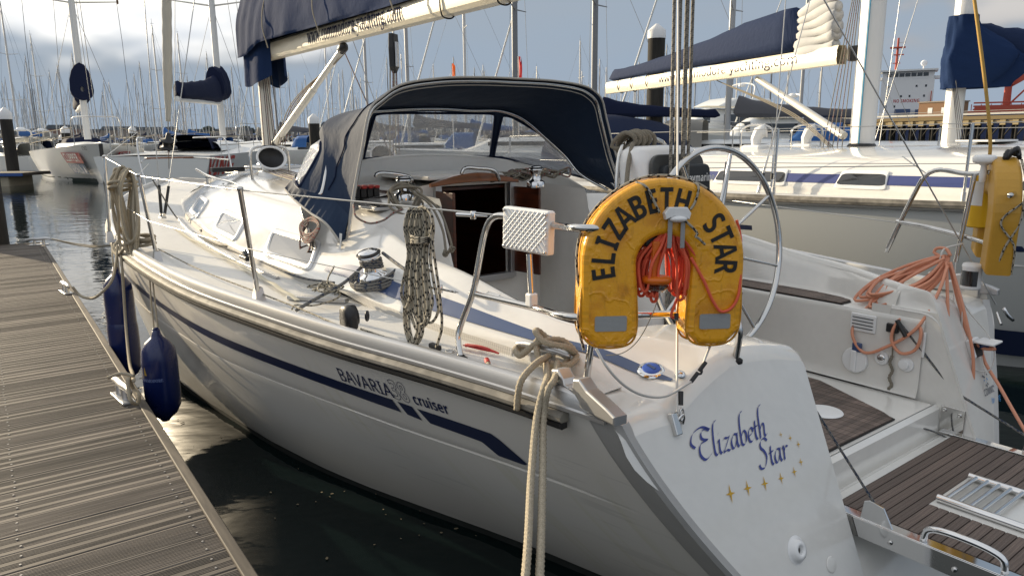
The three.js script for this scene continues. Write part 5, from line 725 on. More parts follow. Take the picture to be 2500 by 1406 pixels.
// mainsheet tackle
{
  const t = aboard('mainsheet_tackle', 'six grey-flecked mainsheet lines rising vertically behind the yellow lifebuoy', 'rope tackle');
  const p0 = [0,1.615,-0.95], p1 = [0,2.53,-0.899]; M.sheet = std({ map: again(fleckTex([.60, .58, .54], [.40, .39, .37], .35, 14), 26, 1), roughness: .9 });
  for (let k = 0; k < 6; k++) { const o = (k - 2.5) * .022 + (k > 2 ? .004 : -.004), z = (k % 2) * .012; part('sheet', cord([[o * .95, p0[1] - .62, p0[2] + z], [o, p0[1], p0[2] + z], [o * 1.05, BOOMY - .20, p0[2] - .01 + z]], .0086, { straight: true, rad: 8, step: .05 }), M.sheet, t); }
  part('block', box(.11, .14, .05, 0, BOOMY - .20, p0[2], .02), M.black, t); part('block', box(.11, .14, .05, 0, p0[1] - .66, p0[2], .02), M.black, t); settle(t);
}
// stern mooring warp on its cleat
{
  const t = aboard('mooring_rope', 'thick laid rope made fast on the stern cleat and led through the quarter fairlead', 'rope', null), k = [-1.253,1.065,-0.522], rp = (p, r = .0132) => cord(p, r, { lobes: 3, pitch: .05, depth: .3 });
  const P = (x, y, z) => [k[0] + x, k[1] + y, k[2] + z];
  part('turn', rp([P(-.02, .02, -.11), P(.035, .03, -.10), P(.05, .045, 0), P(.035, .035, .10), P(-.02, .02, .115), P(-.055, .03, .06), P(-.03, .075, .0), P(.03, .085, -.05), P(.045, .05, -.10)]), M.rope, t);
  part('turn', rp([P(.05, .02, -.12), P(-.02, .035, -.135), P(-.06, .03, -.06), P(-.025, .09, .01), P(.045, .095, .06), P(.06, .05, .12), P(.0, .03, .145), P(-.05, .035, .10)]), M.rope, t);
  part('turn', rp([P(.075, .03, -.09), P(.09, .06, .0), P(.07, .05, .10), P(.01, .09, .13), P(-.03, .10, .05), P(.0, .115, -.04), P(.05, .10, -.08), P(.085, .05, -.02)]), M.rope, t);
  const fl = [-1.476,1.11,-0.25], en = [[-2.74, .47, 1.04], [-2.70, .47, 1.12]];
  part('warp', rp([P(-.05, .035, .08), [fl[0] + .02, fl[1] + .0, fl[2] - .01], [fl[0] - .008, fl[1] - .012, fl[2] + .01], [-1.52,1.02,-0.23], [-1.64,0.9,-0.113], [-1.9,0.799,0.181], en[0]]), M.rope, t);
  part('warp', rp([P(-.03, .04, .12), [fl[0] + .03, fl[1] + .005, fl[2] + .015], [fl[0] - .006, fl[1] - .012, fl[2] + .03], [-1.5,1.018,-0.221], [-1.61,0.897,-0.096], [-1.86,0.788,0.19], en[1]]), M.rope, t);
  part('tail', rp([P(-.02, .05, .06), [-1.433,1.13,-0.361], [-1.5,1.098,-0.34], [-1.51,1.041,-0.346], [-1.51,0.996,-0.351]]), M.rope, t); settle(t);
}
// horizontal coil hung on the lifeline
{
  const t = aboard('hanging_rope_coil', 'grey and black flecked rope coil hanging from the lifeline beside the winch', 'rope coil'), m = M.fleckBlack, a = [-1.46,1.615,-1.114], b = [-1.43,1.621,-0.989], f = [a, b];
  for (let k = 0; k < 9; k++) { const u = (k - 4) / 4, top = V(a).lerp(V(b), .15 + .08 * k), w = .035 + .01 * (k % 3), yb = 1.24 - .19 * grand(), x = top.x - .012 + .006 * (k % 3), z = top.z; part('loop', cord([[x, top.y + .005, z], [x - .015, top.y - .06, z - w * .7], [x - .012, top.y - .18, z - w * .35], [x - .02, 1.34, z - w * .8 + u * .01], [x - .025, yb + .06, z - w * 1.1 + u * .02], [x - .025, yb, z + u * .03], [x - .02, yb + .06, z + w * 1.1 + u * .03], [x - .014, 1.34, z + w * .6 + u * .02], [x - .004, top.y - .18, z + w * .3], [x + .006, top.y - .06, z + w * .6]], .006, { closed: true, rad: 8, step: .012 }), m, t); }
  for (let k = 0; k < 3; k++) { const cen = [-1.45,1.49,-1.042], y = cen[1] + k * .013; const r = []; for (let i = 0; i < 14; i++) { const q = i / 14 * 2 * Math.PI; r.push([cen[0] + Math.cos(q) * .035, y + .006 * Math.sin(q + k), cen[2] + Math.sin(q) * .062]); } part('wrap', cord(r, .006, { closed: true, rad: 8, step: .012 }), m, t); }
  part('eye_loop', cord([[-1.46,1.469,-1.092], [-1.46,1.568,-1.117], [-1.45,1.631,-1.033], [-1.45,1.596,-0.957], [-1.45,1.522,-0.977], [-1.46,1.456,-1.06]], .006, { rad: 8 }), m, t);
  part('tail', cord([[-1.45,1.546,-0.976], [-1.45,1.419,-0.947], [-1.46,1.263,-0.9], [-1.46,1.164,-0.897], [-1.47,1.079,-0.925]], .006, { rad: 8, step: .012 }), m, t); settle(t);
}
// sheet on the primary winch and coiled round its foot
{
  const t = aboard('winch_sheet', 'blue-flecked grey sheet wound on the chrome winch and coiled round its base', 'rope'), w = winchP, m = M.fleckBlue, P = [];
  for (let i = 0; i <= 64; i++) { const a = i / 16 * 2 * Math.PI, y = .082 + i / 64 * .055; P.push([w[0] + Math.cos(a) * .052 - .25 * y * .9, w[1] + y, w[2] + Math.sin(a) * .052]); }
  part('turns', cord(P, .0085, { rad: 8, step: .012 }), m, t);
  const Q = []; for (let i = 0; i <= 90; i++) { const a = i / 26 * 2 * Math.PI, r = .115 + .02 * Math.sin(i * .21); Q.push([w[0] + Math.cos(a) * r + .01, w[1] + .0 + .012 * Math.floor(i / 26) + .035 * Math.cos(a) + .01, w[2] + Math.sin(a) * r * 1.15]); }
  part('coil', cord(Q, .0085, { rad: 8, step: .014 }), m, t);
  part('lead', cord([[w[0] - .045, w[1] + .10, w[2] - .02], [-1.433,1.2,-1.841], [-1.587,1.12,-1.891], [-1.677,1.09,-1.87]], .0085, { rad: 8 }), m, t);
  part('tail', cord([[w[0] + .03, w[1] + .15, w[2] + .03], [-1.283,1.3,-1.504], [-1.289,1.29,-1.399], [-1.216,1.3,-1.375]], .0085, { rad: 8 }), m, t); settle(t);
}
// loose flecked control line gathered by the genoa car and along the rail
{
  const t = aboard('furling_line', 'thin black and white control line running along the toe rail to the turning block', 'rope'); part('line', cord([[-1.785,1.14,-4.17], [-1.776,1.13,-3.03], [-1.701,1.11,-2.264], [-1.659,1.1,-1.724], [-1.66,1.1,-1.408]], .0045, { rad: 7 }), M.fleckBlack, t); part('line', cord([[-1.593,1.09,-1.347], [-1.537,1.075,-1.123], [-1.486,1.07,-0.947]], .0045, { rad: 7 }), M.fleckBlack, t); settle(t);
  const g = aboard('tangled_line', 'small tangle of black-flecked cord dropped on the side deck by the genoa lead', 'rope'); const pts = []; for (let i = 0; i < 22; i++) { const p = [-1.484,1.13,-1.93]; pts.push([p[0] + Math.sin(i * 1.7) * .05 + jit(.02), p[1] + .02 + .03 * Math.abs(Math.sin(i * .9)), p[2] + Math.cos(i * 1.1) * .09 + jit(.03)]); } part('cord', cord(pts, .0045, { rad: 7, step: .01 }), M.fleckBlack, g); part('cord', cord([[-1.414,1.26,-1.994], [-1.495,1.2,-1.894], [-1.436,1.13,-1.89], [-1.574,1.1,-1.876], [-1.652,1.1,-1.942], [-1.69,1.095,-1.887]], .0045, { rad: 7 }), M.fleckBlack, g); settle(g);
  const rl = aboard('reefing_coil', 'red-flecked grey line hanked under the sprayhood hem beside the aft window', 'rope coil'); const c = [-1.24,1.378,-2.621]; for (let k = 0; k < 7; k++) part('loop', cord([[c[0] - .01, c[1] + .06 + jit(.01), c[2] - .02], [c[0] - .03, c[1] + .015, c[2] - .10 - .01 * k], [c[0] - .05, c[1] - .02 - .008 * k, c[2] - .08], [c[0] - .05, c[1] - .015 - .008 * k, c[2] + .05], [c[0] - .03, c[1] + .03, c[2] + .10 + .006 * k]].map((p) => [p[0] + jit(.004), p[1] + jit(.004), p[2]]), .006, { closed: true, rad: 7 }), M.fleckRed, rl); part('bight', cord([[-1.26,1.411,-2.677], [-1.27,1.315,-2.788], [-1.28,1.242,-2.776], [-1.28,1.226,-2.702], [-1.28,1.284,-2.619], [-1.27,1.38,-2.627]], .006, { rad: 7 }), M.fleckRed, rl); settle(rl);
}
// webbing jackstay and genoa sheet along the side deck
{
  const j = aboard('jackstay', 'cream webbing jackstay lying along the side deck from the shrouds', 'strap'), P = [[-1.308,1.165,-6.221], [-1.464,1.155,-4.489], [-1.517,1.14,-3.405], [-1.549,1.125,-2.663], [-1.592,1.11,-2.066]], c = curve(P).getPoints(60); part('webbing', loft(c.map((p, i) => { const w = .013, t = .004 * Math.sin(i * .8); return [[p.x - w, p.y - .012 + t, p.z - .004], [p.x, p.y - .010 + t, p.z], [p.x + w, p.y - .012 + t, p.z + .004]]; })), std({ color: rgb(.56, .52, .40), roughness: .9 }), j); settle(j);
  const g = aboard('genoa_sheet', 'slack grey genoa sheet led aft past the cabin windows to the track car', 'rope'); part('sheet', cord([[-1.5,1.565,-5.476], [-1.223,1.2,-6.047], [-1.377,1.15,-4.589], [-1.382,1.13,-3.849], [-1.388,1.13,-3.157], [-1.405,1.13,-2.471], [-1.387,1.16,-2.067]], .0065, { rad: 7 }), M.fleckBlue, g); part('sheet', cord([[-1.406,1.15,-4.393], [-1.385,1.14,-4.03], [-1.314,1.17,-3.693], [-1.324,1.16,-3.182]], .006, { rad: 7 }), M.ropeGrey, g); settle(g);
}
// halyard tails heaped under the hood and over the shoulder
{
  const t = aboard('halyard_tails', 'grey halyard tails looped round the cabin-top winch and over the coaming', 'rope coil'); for (let k = 0; k < 5; k++) part('loop', cord([[-0.775,1.618,-2.38], [-0.867,1.589,-2.34], [-0.886,1.521,-2.3], [-0.824,1.47,-2.28], [-0.728,1.511,-2.3], [-0.704,1.591,-2.36]].map((p) => [p[0] + jit(.03), p[1] + jit(.02), p[2] + jit(.02)]), .0075, { closed: true, rad: 7 }), M.ropeGrey, t);
  part('tail', cord([[-0.753,1.585,-2.3], [-0.704,1.516,-2.2], [-0.675,1.376,-2.12], [-0.694,1.265,-2.06]], .0075, { rad: 7 }), M.ropeGrey, t); part('tail', cord([[-0.739,1.596,-2.3], [-0.649,1.488,-2.2], [-0.646,1.352,-2.1], [-0.651,1.284,-2.06]], .0075, { rad: 7 }), M.ropeGrey, t);
  for (const p of [[-0.701,1.248,-2.05], [-0.659,1.267,-2.05]]) part('stopper_knot', new THREE.TorusKnotGeometry(.012, .007, 40, 7, 2, 3).translate(...p), M.ropeGrey, t); settle(t);
  const r = aboard('red_tail', 'red-flecked halyard tail with knots lying below the sprayhood edge', 'rope'); part('tail', cord([[-1.144,1.537,-2.3], [-1.176,1.479,-2.2], [-1.114,1.442,-2.18], [-1.025,1.451,-2.18], [-0.937,1.483,-2.22], [-0.867,1.495,-2.25]], .006, { rad: 7 }), M.fleckRed, r); settle(r);
  const h = aboard('rope_heap', 'heap of grey and brown lines piled under the sprayhood beside the chrome winch', 'rope heap'); for (let k = 0; k < 12; k++) { const c = [0.459,1.622,-2.75]; const x = c[0] - .20 + .055 * k * .85, pts = []; for (let i = 0; i < 8; i++) { const a = i / 8 * 2 * Math.PI; pts.push([x + Math.cos(a) * (.10 + jit(.03)), c[1] - .02 + .05 * Math.abs(Math.sin(a * 1.0 + k)) + jit(.015), c[2] + Math.sin(a) * (.09 + jit(.03))]); } part('loop', cord(pts, .007, { closed: true, rad: 7 }), k % 4 === 3 ? M.fleckRed : M.ropeGrey, h); } settle(h);
  const wr = aboard('winch_rope', 'grey rope wound on the starboard coaming winch behind the wheel', 'rope'); const W = [1.25, 1.19, -1.87], P = []; for (let i = 0; i <= 70; i++) { const a = i / 16 * 2 * Math.PI, y = .07 + i / 70 * .09; P.push([W[0] + Math.cos(a) * .056 + .25 * y * .9, W[1] + y, W[2] + Math.sin(a) * .056]); } part('turns', cord(P, .010, { rad: 7 }), M.ropeGrey, wr); settle(wr);
  const b2 = aboard('guard_coil', 'fat grey rope coil hung over the steering pedestal guard', 'rope coil'); for (let k = 0; k < 6; k++) { const c = [0.123,1.901,-1.22], x = -.10 + k * .03; part('loop', cord([[x, 1.90, -1.22], [x - .02, 1.86, -1.28 - .01 * k], [x - .015, 1.82 - .02 * (k % 3), -1.30], [x + .01, 1.81 - .02 * (k % 3), -1.24], [x + .02, 1.86, -1.17]].map((p) => [p[0] + jit(.01), p[1] + jit(.008) + .02, p[2]]), .012, { closed: true, rad: 8 }), M.ropeGrey, b2); } part('strop', cord([[-0.124,1.861,-1.15], [-0.204,1.761,-1.1], [-0.267,1.624,-1.05], [-0.278,1.444,-1.02]], .012, { rad: 8 }), M.ropeGrey, b2); settle(b2);
  const rs = aboard('red_lashing', 'bundle of red cord lying on the side deck by the pushpit leg', 'cord'); const a = V([-1.351,1.07,-0.888]), b = V([-1.307,1.06,-0.725]); for (let k = 0; k < 8; k++) { const m = a.clone().lerp(b, .5).add(new THREE.Vector3(jit(.012), .006 + grand() * .012, jit(.012))); part('strand', cord([a.clone().add(new THREE.Vector3(jit(.015), .004, jit(.015))), m, b.clone().add(new THREE.Vector3(jit(.005), .008, jit(.005)))], .0026, { rad: 6 }), M.red, rs); } settle(rs);
  const dl = aboard('deck_warp_end', 'red-whipped end of laid rope lying against the toe rail by the stern cleat', 'rope'); part('tail', cord([[-1.405,1.065,-0.666], [-1.434,1.06,-0.6], [-1.401,1.055,-0.543], [-1.381,1.05,-0.516]], .010, { lobes: 3, pitch: .045 }), M.rope, dl); part('whipping', bar([-1.395,1.07,-0.685], [-1.409,1.065,-0.657], .0105), M.red, dl); settle(dl);
}
// orange shore cable heaped on the starboard quarter
{
  const t = aboard('shore_power_cable', 'long orange power cable coiled on the starboard quarter beside the stern light', 'cable'), knot = [1.02,1.277,-0.067]; let pts = [];
  for (let k = 0; k < 13; k++) { const e = V([0.86,0.974,-0.288]).add(new THREE.Vector3(jit(.05), .03 + .006 * k + jit(.01), jit(.05) - .03 * (k % 4))), kk = V(knot).add(new THREE.Vector3(jit(.015), jit(.012), jit(.015))); part('loop', cord([kk, kk.clone().lerp(e, .3).add(new THREE.Vector3(0, .03 - .004 * k, -.05)), kk.clone().lerp(e, .7).add(new THREE.Vector3(0, .01, -.06)), e, e.clone().lerp(kk, .3).add(new THREE.Vector3(-.03, -.02, .06 + jit(.02))), e.clone().lerp(kk, .7).add(new THREE.Vector3(-.02, -.035, .05))], .0082, { closed: true, rad: 8, step: .012 }), M.cable, t); }
  part('loop', cord([[1,1.28,-0.059], [0.9,1.144,-0.217], [0.8,0.958,-0.365], [0.76,0.862,-0.376], [0.755,0.778,-0.304], [0.755,0.839,-0.182], [0.77,0.957,-0.06], [0.86,1.117,-0.019], [0.98,1.244,-0.034]], .0082, { rad: 8, step: .012 }), M.cable, t);
  part('loop', cord([[0.85,1.027,-0.123], [0.77,0.959,-0.16], [0.755,0.874,-0.169], [0.755,0.816,-0.119], [0.76,0.845,-0.055], [0.765,0.932,-0.036], [0.83,1.013,-0.102]], .0082, { rad: 8, step: .012 }), M.cable, t);
  part('loop', cord([[1,1.261,-0.049], [0.92,1.031,0.014], [0.93,0.739,0.044], [0.95,0.629,0.089], [0.97,0.658,0.134], [0.98,0.793,0.131], [0.98,1.031,0.064], [1,1.263,-0.031]], .0082, { rad: 8, step: .012 }), M.cable, t);
  part('lead', cord([[1,1.262,-0.038], [1.02,1.039,0.028], [1.04,0.897,0.079], [1.06,0.843,0.137], [1.08,0.846,0.187], [1.1,0.836,0.122], [1.08,0.777,0.145], [1.05,0.677,0.231], [0.98,0.517,0.377], [0.92,0.384,0.51]], .0082, { rad: 8, step: .012 }), M.cable, t);
  part('loop', cord([knot, [1.03,1.301,-0.125], [1.03,1.322,-0.111], [1.03,1.322,-0.068], [1.02,1.291,-0.041]], .0082, { rad: 8 }), M.cable, t); settle(t);
  const g = aboard('aerial_cable', 'thin grey cable drooping in loops over the starboard transom panel', 'cable'); part('run', cord([[1.15,1.242,-0.064], [1,1.018,0.01], [1,0.794,0.062], [1.01,0.742,0.12], [1.05,0.738,0.179], [1.08,0.808,0.188], [1.1,0.901,0.143], [1.08,1.031,0.034], [1.1,1.147,-0.024]], .003, { rad: 6 }), M.wirePlastic, g); part('run', cord([[1.02,1.02,0.04], [1,0.776,0.077], [1,0.659,0.123], [1.02,0.623,0.166], [1.04,0.686,0.175], [1.05,0.803,0.141]], .003, { rad: 6 }), M.wirePlastic, g); part('tie', cord([[1,1.257,-0.082], [1.02,1.318,-0.077], [1.1,1.339,-0.044], [1.2,1.334,-0.06]], .005, { rad: 7 }), M.wirePlastic, g); settle(g);
  const kn = aboard('knotted_tail', 'short grey knotted rope tail hanging from the starboard cockpit side', 'rope'); part('tail', cord([[0.77,0.937,-0.162], [0.765,0.852,-0.164], [0.765,0.787,-0.162]], .004, { rad: 6 }), M.ropeGrey, kn); part('plait', cord([[0.765,0.792,-0.162], [0.76,0.754,-0.169], [0.765,0.713,-0.155], [0.76,0.674,-0.165], [0.765,0.637,-0.152], [0.765,0.611,-0.166]], .009, { lobes: 2, pitch: .03, depth: .4 }), M.ropeGrey, kn); settle(kn);
}
// starboard horseshoe seen edge-on, with danbuoy canister
{
  const t = aboard('horseshoe_lifebuoy', 'faded amber horseshoe lifebuoy seen edge-on at the starboard pushpit', 'lifebuoy'), o = new THREE.Group(); o.name = 'buoy'; t.add(o); const c = [1.42,1.494,0.011]; o.position.set(...c); o.rotation.set(0, 28 * R, .10, 'YXZ'); const P = [[-.108, -.26], [-.25, -.26], [-.262, -.02]]; for (let k = 0; k <= 20; k++) { const a = Math.PI - k / 20 * Math.PI; P.push([Math.cos(a) * .262, Math.sin(a) * .262]); } P.push([.25, -.26], [.108, -.26]); for (let k = 0; k <= 14; k++) { const a = k / 14 * Math.PI; P.push([Math.cos(a) * .118, Math.sin(a) * .118]); }
  part('casing', flat(P, .085, .018, 3).translate(0, 0, -.05), phy({ color: rgb(.55, .30, .03), map: again(gelMap, 1.5, 1.5), roughness: .5, clearcoat: .1, bumpMap: again(clothTex, 4, 4), bumpScale: .003 }), o); part('grab_line', cord([[-.10, .28, .05], [-.22, .18, .06], [-.27, .0, .05], [-.275, -.14, .0], [-.25, -.28, -.02]], .006, { rad: 7 }), M.fleckBlack, o); part('grab_line', cord([[-.285, .1, .05], [-.285, .0, -.03], [-.28, -.12, .04], [-.26, -.27, .05]], .005, { rad: 7 }), M.fleckBlack, o); for (const s of [-1, 1]) part('reflective_patch', flat(roundedQuad([[-.05, .025], [.05, .025], [.05, -.025], [-.05, -.025]], .006), .0015).translate(s * .18, -.2, .055), M.reflector, o); settle(t);
  const d = aboard('danbuoy_canister', 'yellow plastic canister strapped upright behind the starboard pushpit', 'canister'), q = [1.5,1.513,-0.102]; part('canister', lathe([[0, 0], [.062, 0], [.065, .01], [.065, .26], [.06, .29], [.05, .30], [0, .30]], 24).translate(q[0], q[1] - .12, q[2]), phy({ color: rgb(.72, .42, .01), roughness: .4 }), d); part('label', loft([[-.02, .10].map((y) => y)].length ? [.02, .15].map((y) => { const r = []; for (let k = 0; k <= 8; k++) { const a = lerp(-2.5, -1.2, k / 8); r.push([q[0] + Math.sin(a) * .0655, q[1] + y - .02, q[2] + Math.cos(a) * .0655]); } return r; }) : []), M.white, d); part('ochre_line', cord([[q[0] + .01, q[1] + .18, q[2]], [q[0] + .0, q[1] + .30, q[2] + .01], [q[0] - .06, q[1] + 1.4, q[2] - .2]], .009, { rad: 7 }), phy({ color: rgb(.45, .28, .07), roughness: .8 }), d); settle(d);
  const tr = aboard('dark_toggle_strap', 'black webbing strap knotted over the amber lifebuoy at the starboard quarter', 'strap'), z = [1.42,1.779,0.036]; for (let k = 0; k < 3; k++) part('strap', cord([[z[0] - .08, z[1] - .02, z[2]], [z[0] - .06, z[1] + .03, z[2] + .02 * k], [z[0] + .02, z[1] + .01 * k, z[2] + .02], [z[0] + .09, z[1] + .03, z[2]], [z[0] + .12, z[1] - .01, z[2]]].map((p) => [p[0] + jit(.01), p[1] + jit(.01), p[2]]), .012, { rad: 7 }), M.black, tr); settle(tr);
}
// fenders between hull and pontoon
{
  const prof = [[0, -.72], [.03, -.72], [.045, -.70], [.10, -.655], [.135, -.59], [.142, -.5], [.142, -.22], [.132, -.13], [.095, -.07], [.05, -.035], [.036, -.01], [.030, .02], [.0, .025]];
  const fen = (top, hang, label, print, s = 1) => { const t = aboard('fender', label, 'fender', 'blue fenders between hull and pontoon'), g = new THREE.Group(); g.name = 'body'; t.add(g); g.position.set(...top); g.scale.set(s * .74, s * .80, s * .74); part('shell', lathe(prof, 36), M.fender, g); part('eye', new THREE.TorusGeometry(.02, .012, 10, 20).translate(0, .012, 0), M.fender, g);
    if (print) { const f = (x, y) => { const a = -1.0 + x / .143; return [Math.sin(a) * .1432, y, Math.cos(a) * .1432]; }; part('lettering', lettering('COMMODORE', .024, (x, y) => f(x - .07, -.36 + y), 'serif', .85), std({ color: rgb(.16, .22, .45), roughness: .5 }), g); const tri = new THREE.ShapeGeometry(new THREE.Shape([[0, 0], [.028, 0], [.006, .07]].map(([x, y]) => new THREE.Vector2(x, y)))), b = tri.attributes.position; for (let i = 0; i < b.count; i++) b.setXYZ(i, ...f(b.getX(i) - .03, -.31 + b.getY(i))); tri.computeVertexNormals(); part('sail_mark', tri, std({ color: rgb(.42, .27, .03), roughness: .5 }), g); }
    for (const d of [-.008, .010]) part('lanyard', cord([[top[0] + d, top[1] + .01, top[2] + d], ...hang.map(([x, y, z], i) => [x + d * (i ? .6 : 1), y, z + d])], .0052, { rad: 7 }), M.rope, t); settle(t); };
  fen([-2.02,0.735,-3.336], [[-1.99,0.918,-3.49], [-1.95,1.077,-3.638], [-1.94,1.154,-3.535]], 'blue fender printed with a small sailing mark, hung from a stanchion', true);
  fen([-2.03,0.716,-4.445], [[-2.02,0.884,-4.447], [-2.01,1.031,-4.477], [-1.98,1.13,-4.653]], 'plain blue fender hung on a knotted line below the grey rope coil', false);
  fen([-2.03,0.971,-4.445], [[-2.02,1.058,-4.511], [-1.98,1.135,-4.748]], 'blue fender partly hidden behind another by the rope coil', false, .95);
}
// bow-spring hank on the forward stanchion, and shore lines
{
  const rp = (p, r = .0125, o = {}) => cord(p, r, { lobes: 3, pitch: .05, depth: .26, ...o });
  const t = aboard('grey_rope_hank', 'thick grey laid rope hank hanging over the lifeline by the forward stanchion', 'rope coil'); const top = [-1.95,1.689,-4.213];
  for (let k = 0; k < 9; k++) { const o = (k - 4) * .022, zb = jit(.04), yb = 1.20 + jit(.07) - .02 * (k % 3); part('loop', rp([[top[0] + jit(.03), top[1] + .02 + jit(.02), top[2] + o], [top[0] - .05 + jit(.02), top[1] - .07, top[2] + o * 1.6 - .02], [top[0] - .04 + jit(.02), 1.42, top[2] + o * 2 + zb - .03], [top[0] - .03 + jit(.02), yb, top[2] + o * 2 + zb], [top[0] + .0 + jit(.02), yb + .02, top[2] + o * 2 + zb + .05], [top[0] + .03 + jit(.02), 1.42, top[2] + o * 1.6 + zb + .04], [top[0] + .05, top[1] - .06, top[2] + o]], .0125, { closed: true }), M.rope, t); }
  for (let k = 0; k < 2; k++) part('wrap', rp([[top[0] - .08, top[1] - .06 - .03 * k, top[2] + .08], [top[0] - .09, top[1] - .08 - .03 * k, top[2] - .02], [top[0] + .0, top[1] - .10 - .03 * k, top[2] - .10], [top[0] + .08, top[1] - .07 - .03 * k, top[2] + .0]], .0125, { closed: true }), M.rope, t); settle(t);
  const h = aboard('deck_rope_heap', 'low heap of laid rope turned up on the midship cleat by the toe rail', 'rope coil'), q = [-1.869,1.16,-4.278]; for (let k = 0; k < 4; k++) { const r = []; for (let i = 0; i < 10; i++) { const a = i / 10 * 2 * Math.PI; r.push([q[0] + Math.cos(a) * (.07 + jit(.02)), q[1] + .02 + .015 * k + jit(.008), q[2] + Math.sin(a) * (.16 + jit(.03))]); } part('turn', rp(r, .0125, { closed: true }), M.rope, h); } settle(h);
  const s1 = aboard('spring_line', 'laid mooring line dropping from the rail to the nearer pontoon cleat', 'mooring line', null), A = [-1.978,1.15,-4.466]; part('line', rp([A, [-2.02,1.003,-4.24], [-2.06,0.68,-4.092], [-2.14,0.508,-3.634], [-2.22,0.579,-3.073], [-2.28,0.648,-2.688]], .0105), M.rope, s1); part('tail', rp([[-2.27,0.662,-2.733], [-2.32,0.675,-2.779], [-2.38,0.653,-2.824]], .0105), M.rope, s1); part('hitch', rp([[-2.3,0.657,-2.714], [-2.27,0.575,-2.78], [-2.26,0.559,-2.705], [-2.27,0.514,-2.708], [-2.31,0.555,-2.654], [-2.31,0.61,-2.687]], .0105, { closed: true }), M.rope, s1); settle(s1);
  const s2 = aboard('spring_line', 'laid mooring line looping from the rail to the middle pontoon cleat', 'mooring line', null); part('line', rp([[-1.994,1.15,-4.48], [-2.04,1.054,-4.319], [-2.12,0.944,-4.129], [-2.2,0.871,-4.117], [-2.24,0.822,-4.306], [-2.28,0.83,-4.47], [-2.31,0.885,-4.486]], .0105), M.rope, s2); part('bight', rp([[-1.929,1.16,-4.765], [-1.99,1.111,-4.687], [-2,1.089,-4.437], [-1.98,1.159,-4.255], [-1.93,1.18,-4.229]], .0125), M.rope, s2); settle(s2);
  const s3 = thing('bow_line', 'doubled thin line stretched low over the water to the end cleat of the pontoon', 'mooring line'); for (const d of [0, 5]) part('line', cord([[.64, .50, -12.9], [.95, .50 - d * .004, -11.8], [1.15, .62 - d * .002, -10.4], [1.30, .85, -9.2], [1.42, 1.1, -8.2]], .008, { rad: 7 }), M.ropeGrey, s3);
}
dockCleat([.50, .42, -4.66], .12, 'cast pontoon cleat with the nearer spring line hitched round it');
dockCleat([.52, .42, -8.45], .12, 'bare-topped cast pontoon cleat holding the looping spring line');
dockCleat([.53, .42, -12.7], 1.2, 'cast cleat on the corner of the pontoon end taking the doubled line');
dockCleat([.28, .42, -.62], .1, 'cast pontoon cleat taking the stern mooring warp');

// ---------- other yachts ----------
// rows of a hull, bow towards -z, stern at +z; f = freeboard at midships
function hullRows(L, B, f, { n = 24, stern = .72, rise = .25, draft = .35, knuckle = 1.5 } = {}) {
  const rows = []; for (let i = 0; i <= n; i++) { const u = i / n, z = (u - .5) * L, b = B / 2 * (u < .58 ? Math.pow(Math.sin(Math.PI / 2 * u / .58), .75) : lerp(1, stern, smooth(.58, 1.05, u))), w = b * (u < .3 ? u / .3 * .82 : .82), s = f + rise * (1 - u) ** 2 * f, row = [], Y = [1, .85, .65, .45, .25, .1, -.05, -.3, -1]; const P = Y.map((t) => { const y = t > 0 ? t * s : t * draft; const x = t > 0 ? w + (b - w) * (1 - (1 - t) ** knuckle) : w * Math.sqrt(Math.max(0, 1 - t * t)); return [x, y, z + (u < .35 ? (1 - u / .35) * (1 - Math.max(0, t)) * .06 * L : 0)]; }); for (const p of P) row.push([-p[0], p[1], p[2]]); for (const p of P.slice(0, -1).reverse()) row.push(p); rows.push(row); }
  return rows;
}
const hullTop = (rows) => rows.map((r) => [r[0], r[r.length - 1]]);
const farGel = phy({ color: rgb(.74, .74, .71), roughness: .4, clearcoat: .3 }), farGelGrey = phy({ color: rgb(.50, .51, .50), roughness: .4, clearcoat: .4 }), sparM = phy({ color: rgb(.74, .73, .70), roughness: .4, metalness: .15 }), wireM = std({ color: rgb(.16, .17, .18), roughness: .6 }), coverM = phy({ color: rgb(.011, .016, .042), roughness: .9, specularIntensity: .3, bumpMap: again(clothTex, 2, 2), bumpScale: .01 });
function deckGeo(rows, lower = .03, camber = .05) { return loft(rows.map((r) => { const a = r[0], b = r[r.length - 1], o = []; for (let k = 0; k <= 8; k++) { const t = k / 8; o.push([lerp(a[0], b[0], t), a[1] - lower + camber * Math.sin(Math.PI * t), a[2]]); } return o; })); }
function endCap(row) { const s = row.map((p) => [p[0], p[1]]), g = new THREE.ShapeGeometry(new THREE.Shape(s.map(([x, y]) => new THREE.Vector2(x, y)))); return g.translate(0, 0, row[0][2]); }
function trunkGeo(z0, z1, w0, w1, y0, h, tap = .22, n = 14) { const rows = []; for (let i = 0; i <= n; i++) { const t = i / n, z = lerp(z0, z1, t), e = Math.sin(Math.PI * clamp(t * 1.0, .0, 1)) , hh = h * (t < .3 ? smooth(0, .3, t) * .98 + .02 : 1), w = lerp(w0, w1, t); rows.push([[-w, y0, z], [-w + .01, y0 + hh * .15, z], [-w + tap * .6, y0 + hh * .7, z], [-w + tap, y0 + hh * .9, z], [-w + tap + .15, y0 + hh, z], [0, y0 + hh + .06, z], [w - tap - .15, y0 + hh, z], [w - tap, y0 + hh * .9, z], [w - tap * .6, y0 + hh * .7, z], [w - .01, y0 + hh * .15, z], [w, y0, z]]); } return loft(rows); }
const mastGeo = (x, z, y0, y1, r) => loft([y0, y1 * .8, y1].map((y, i) => { const o = []; for (let k = 0; k <= 10; k++) { const a = k / 10 * 2 * Math.PI, q = i === 2 ? .7 : 1; o.push([x + Math.cos(a) * r * .7 * q, y, z + Math.sin(a) * r * q]); } return o; }));
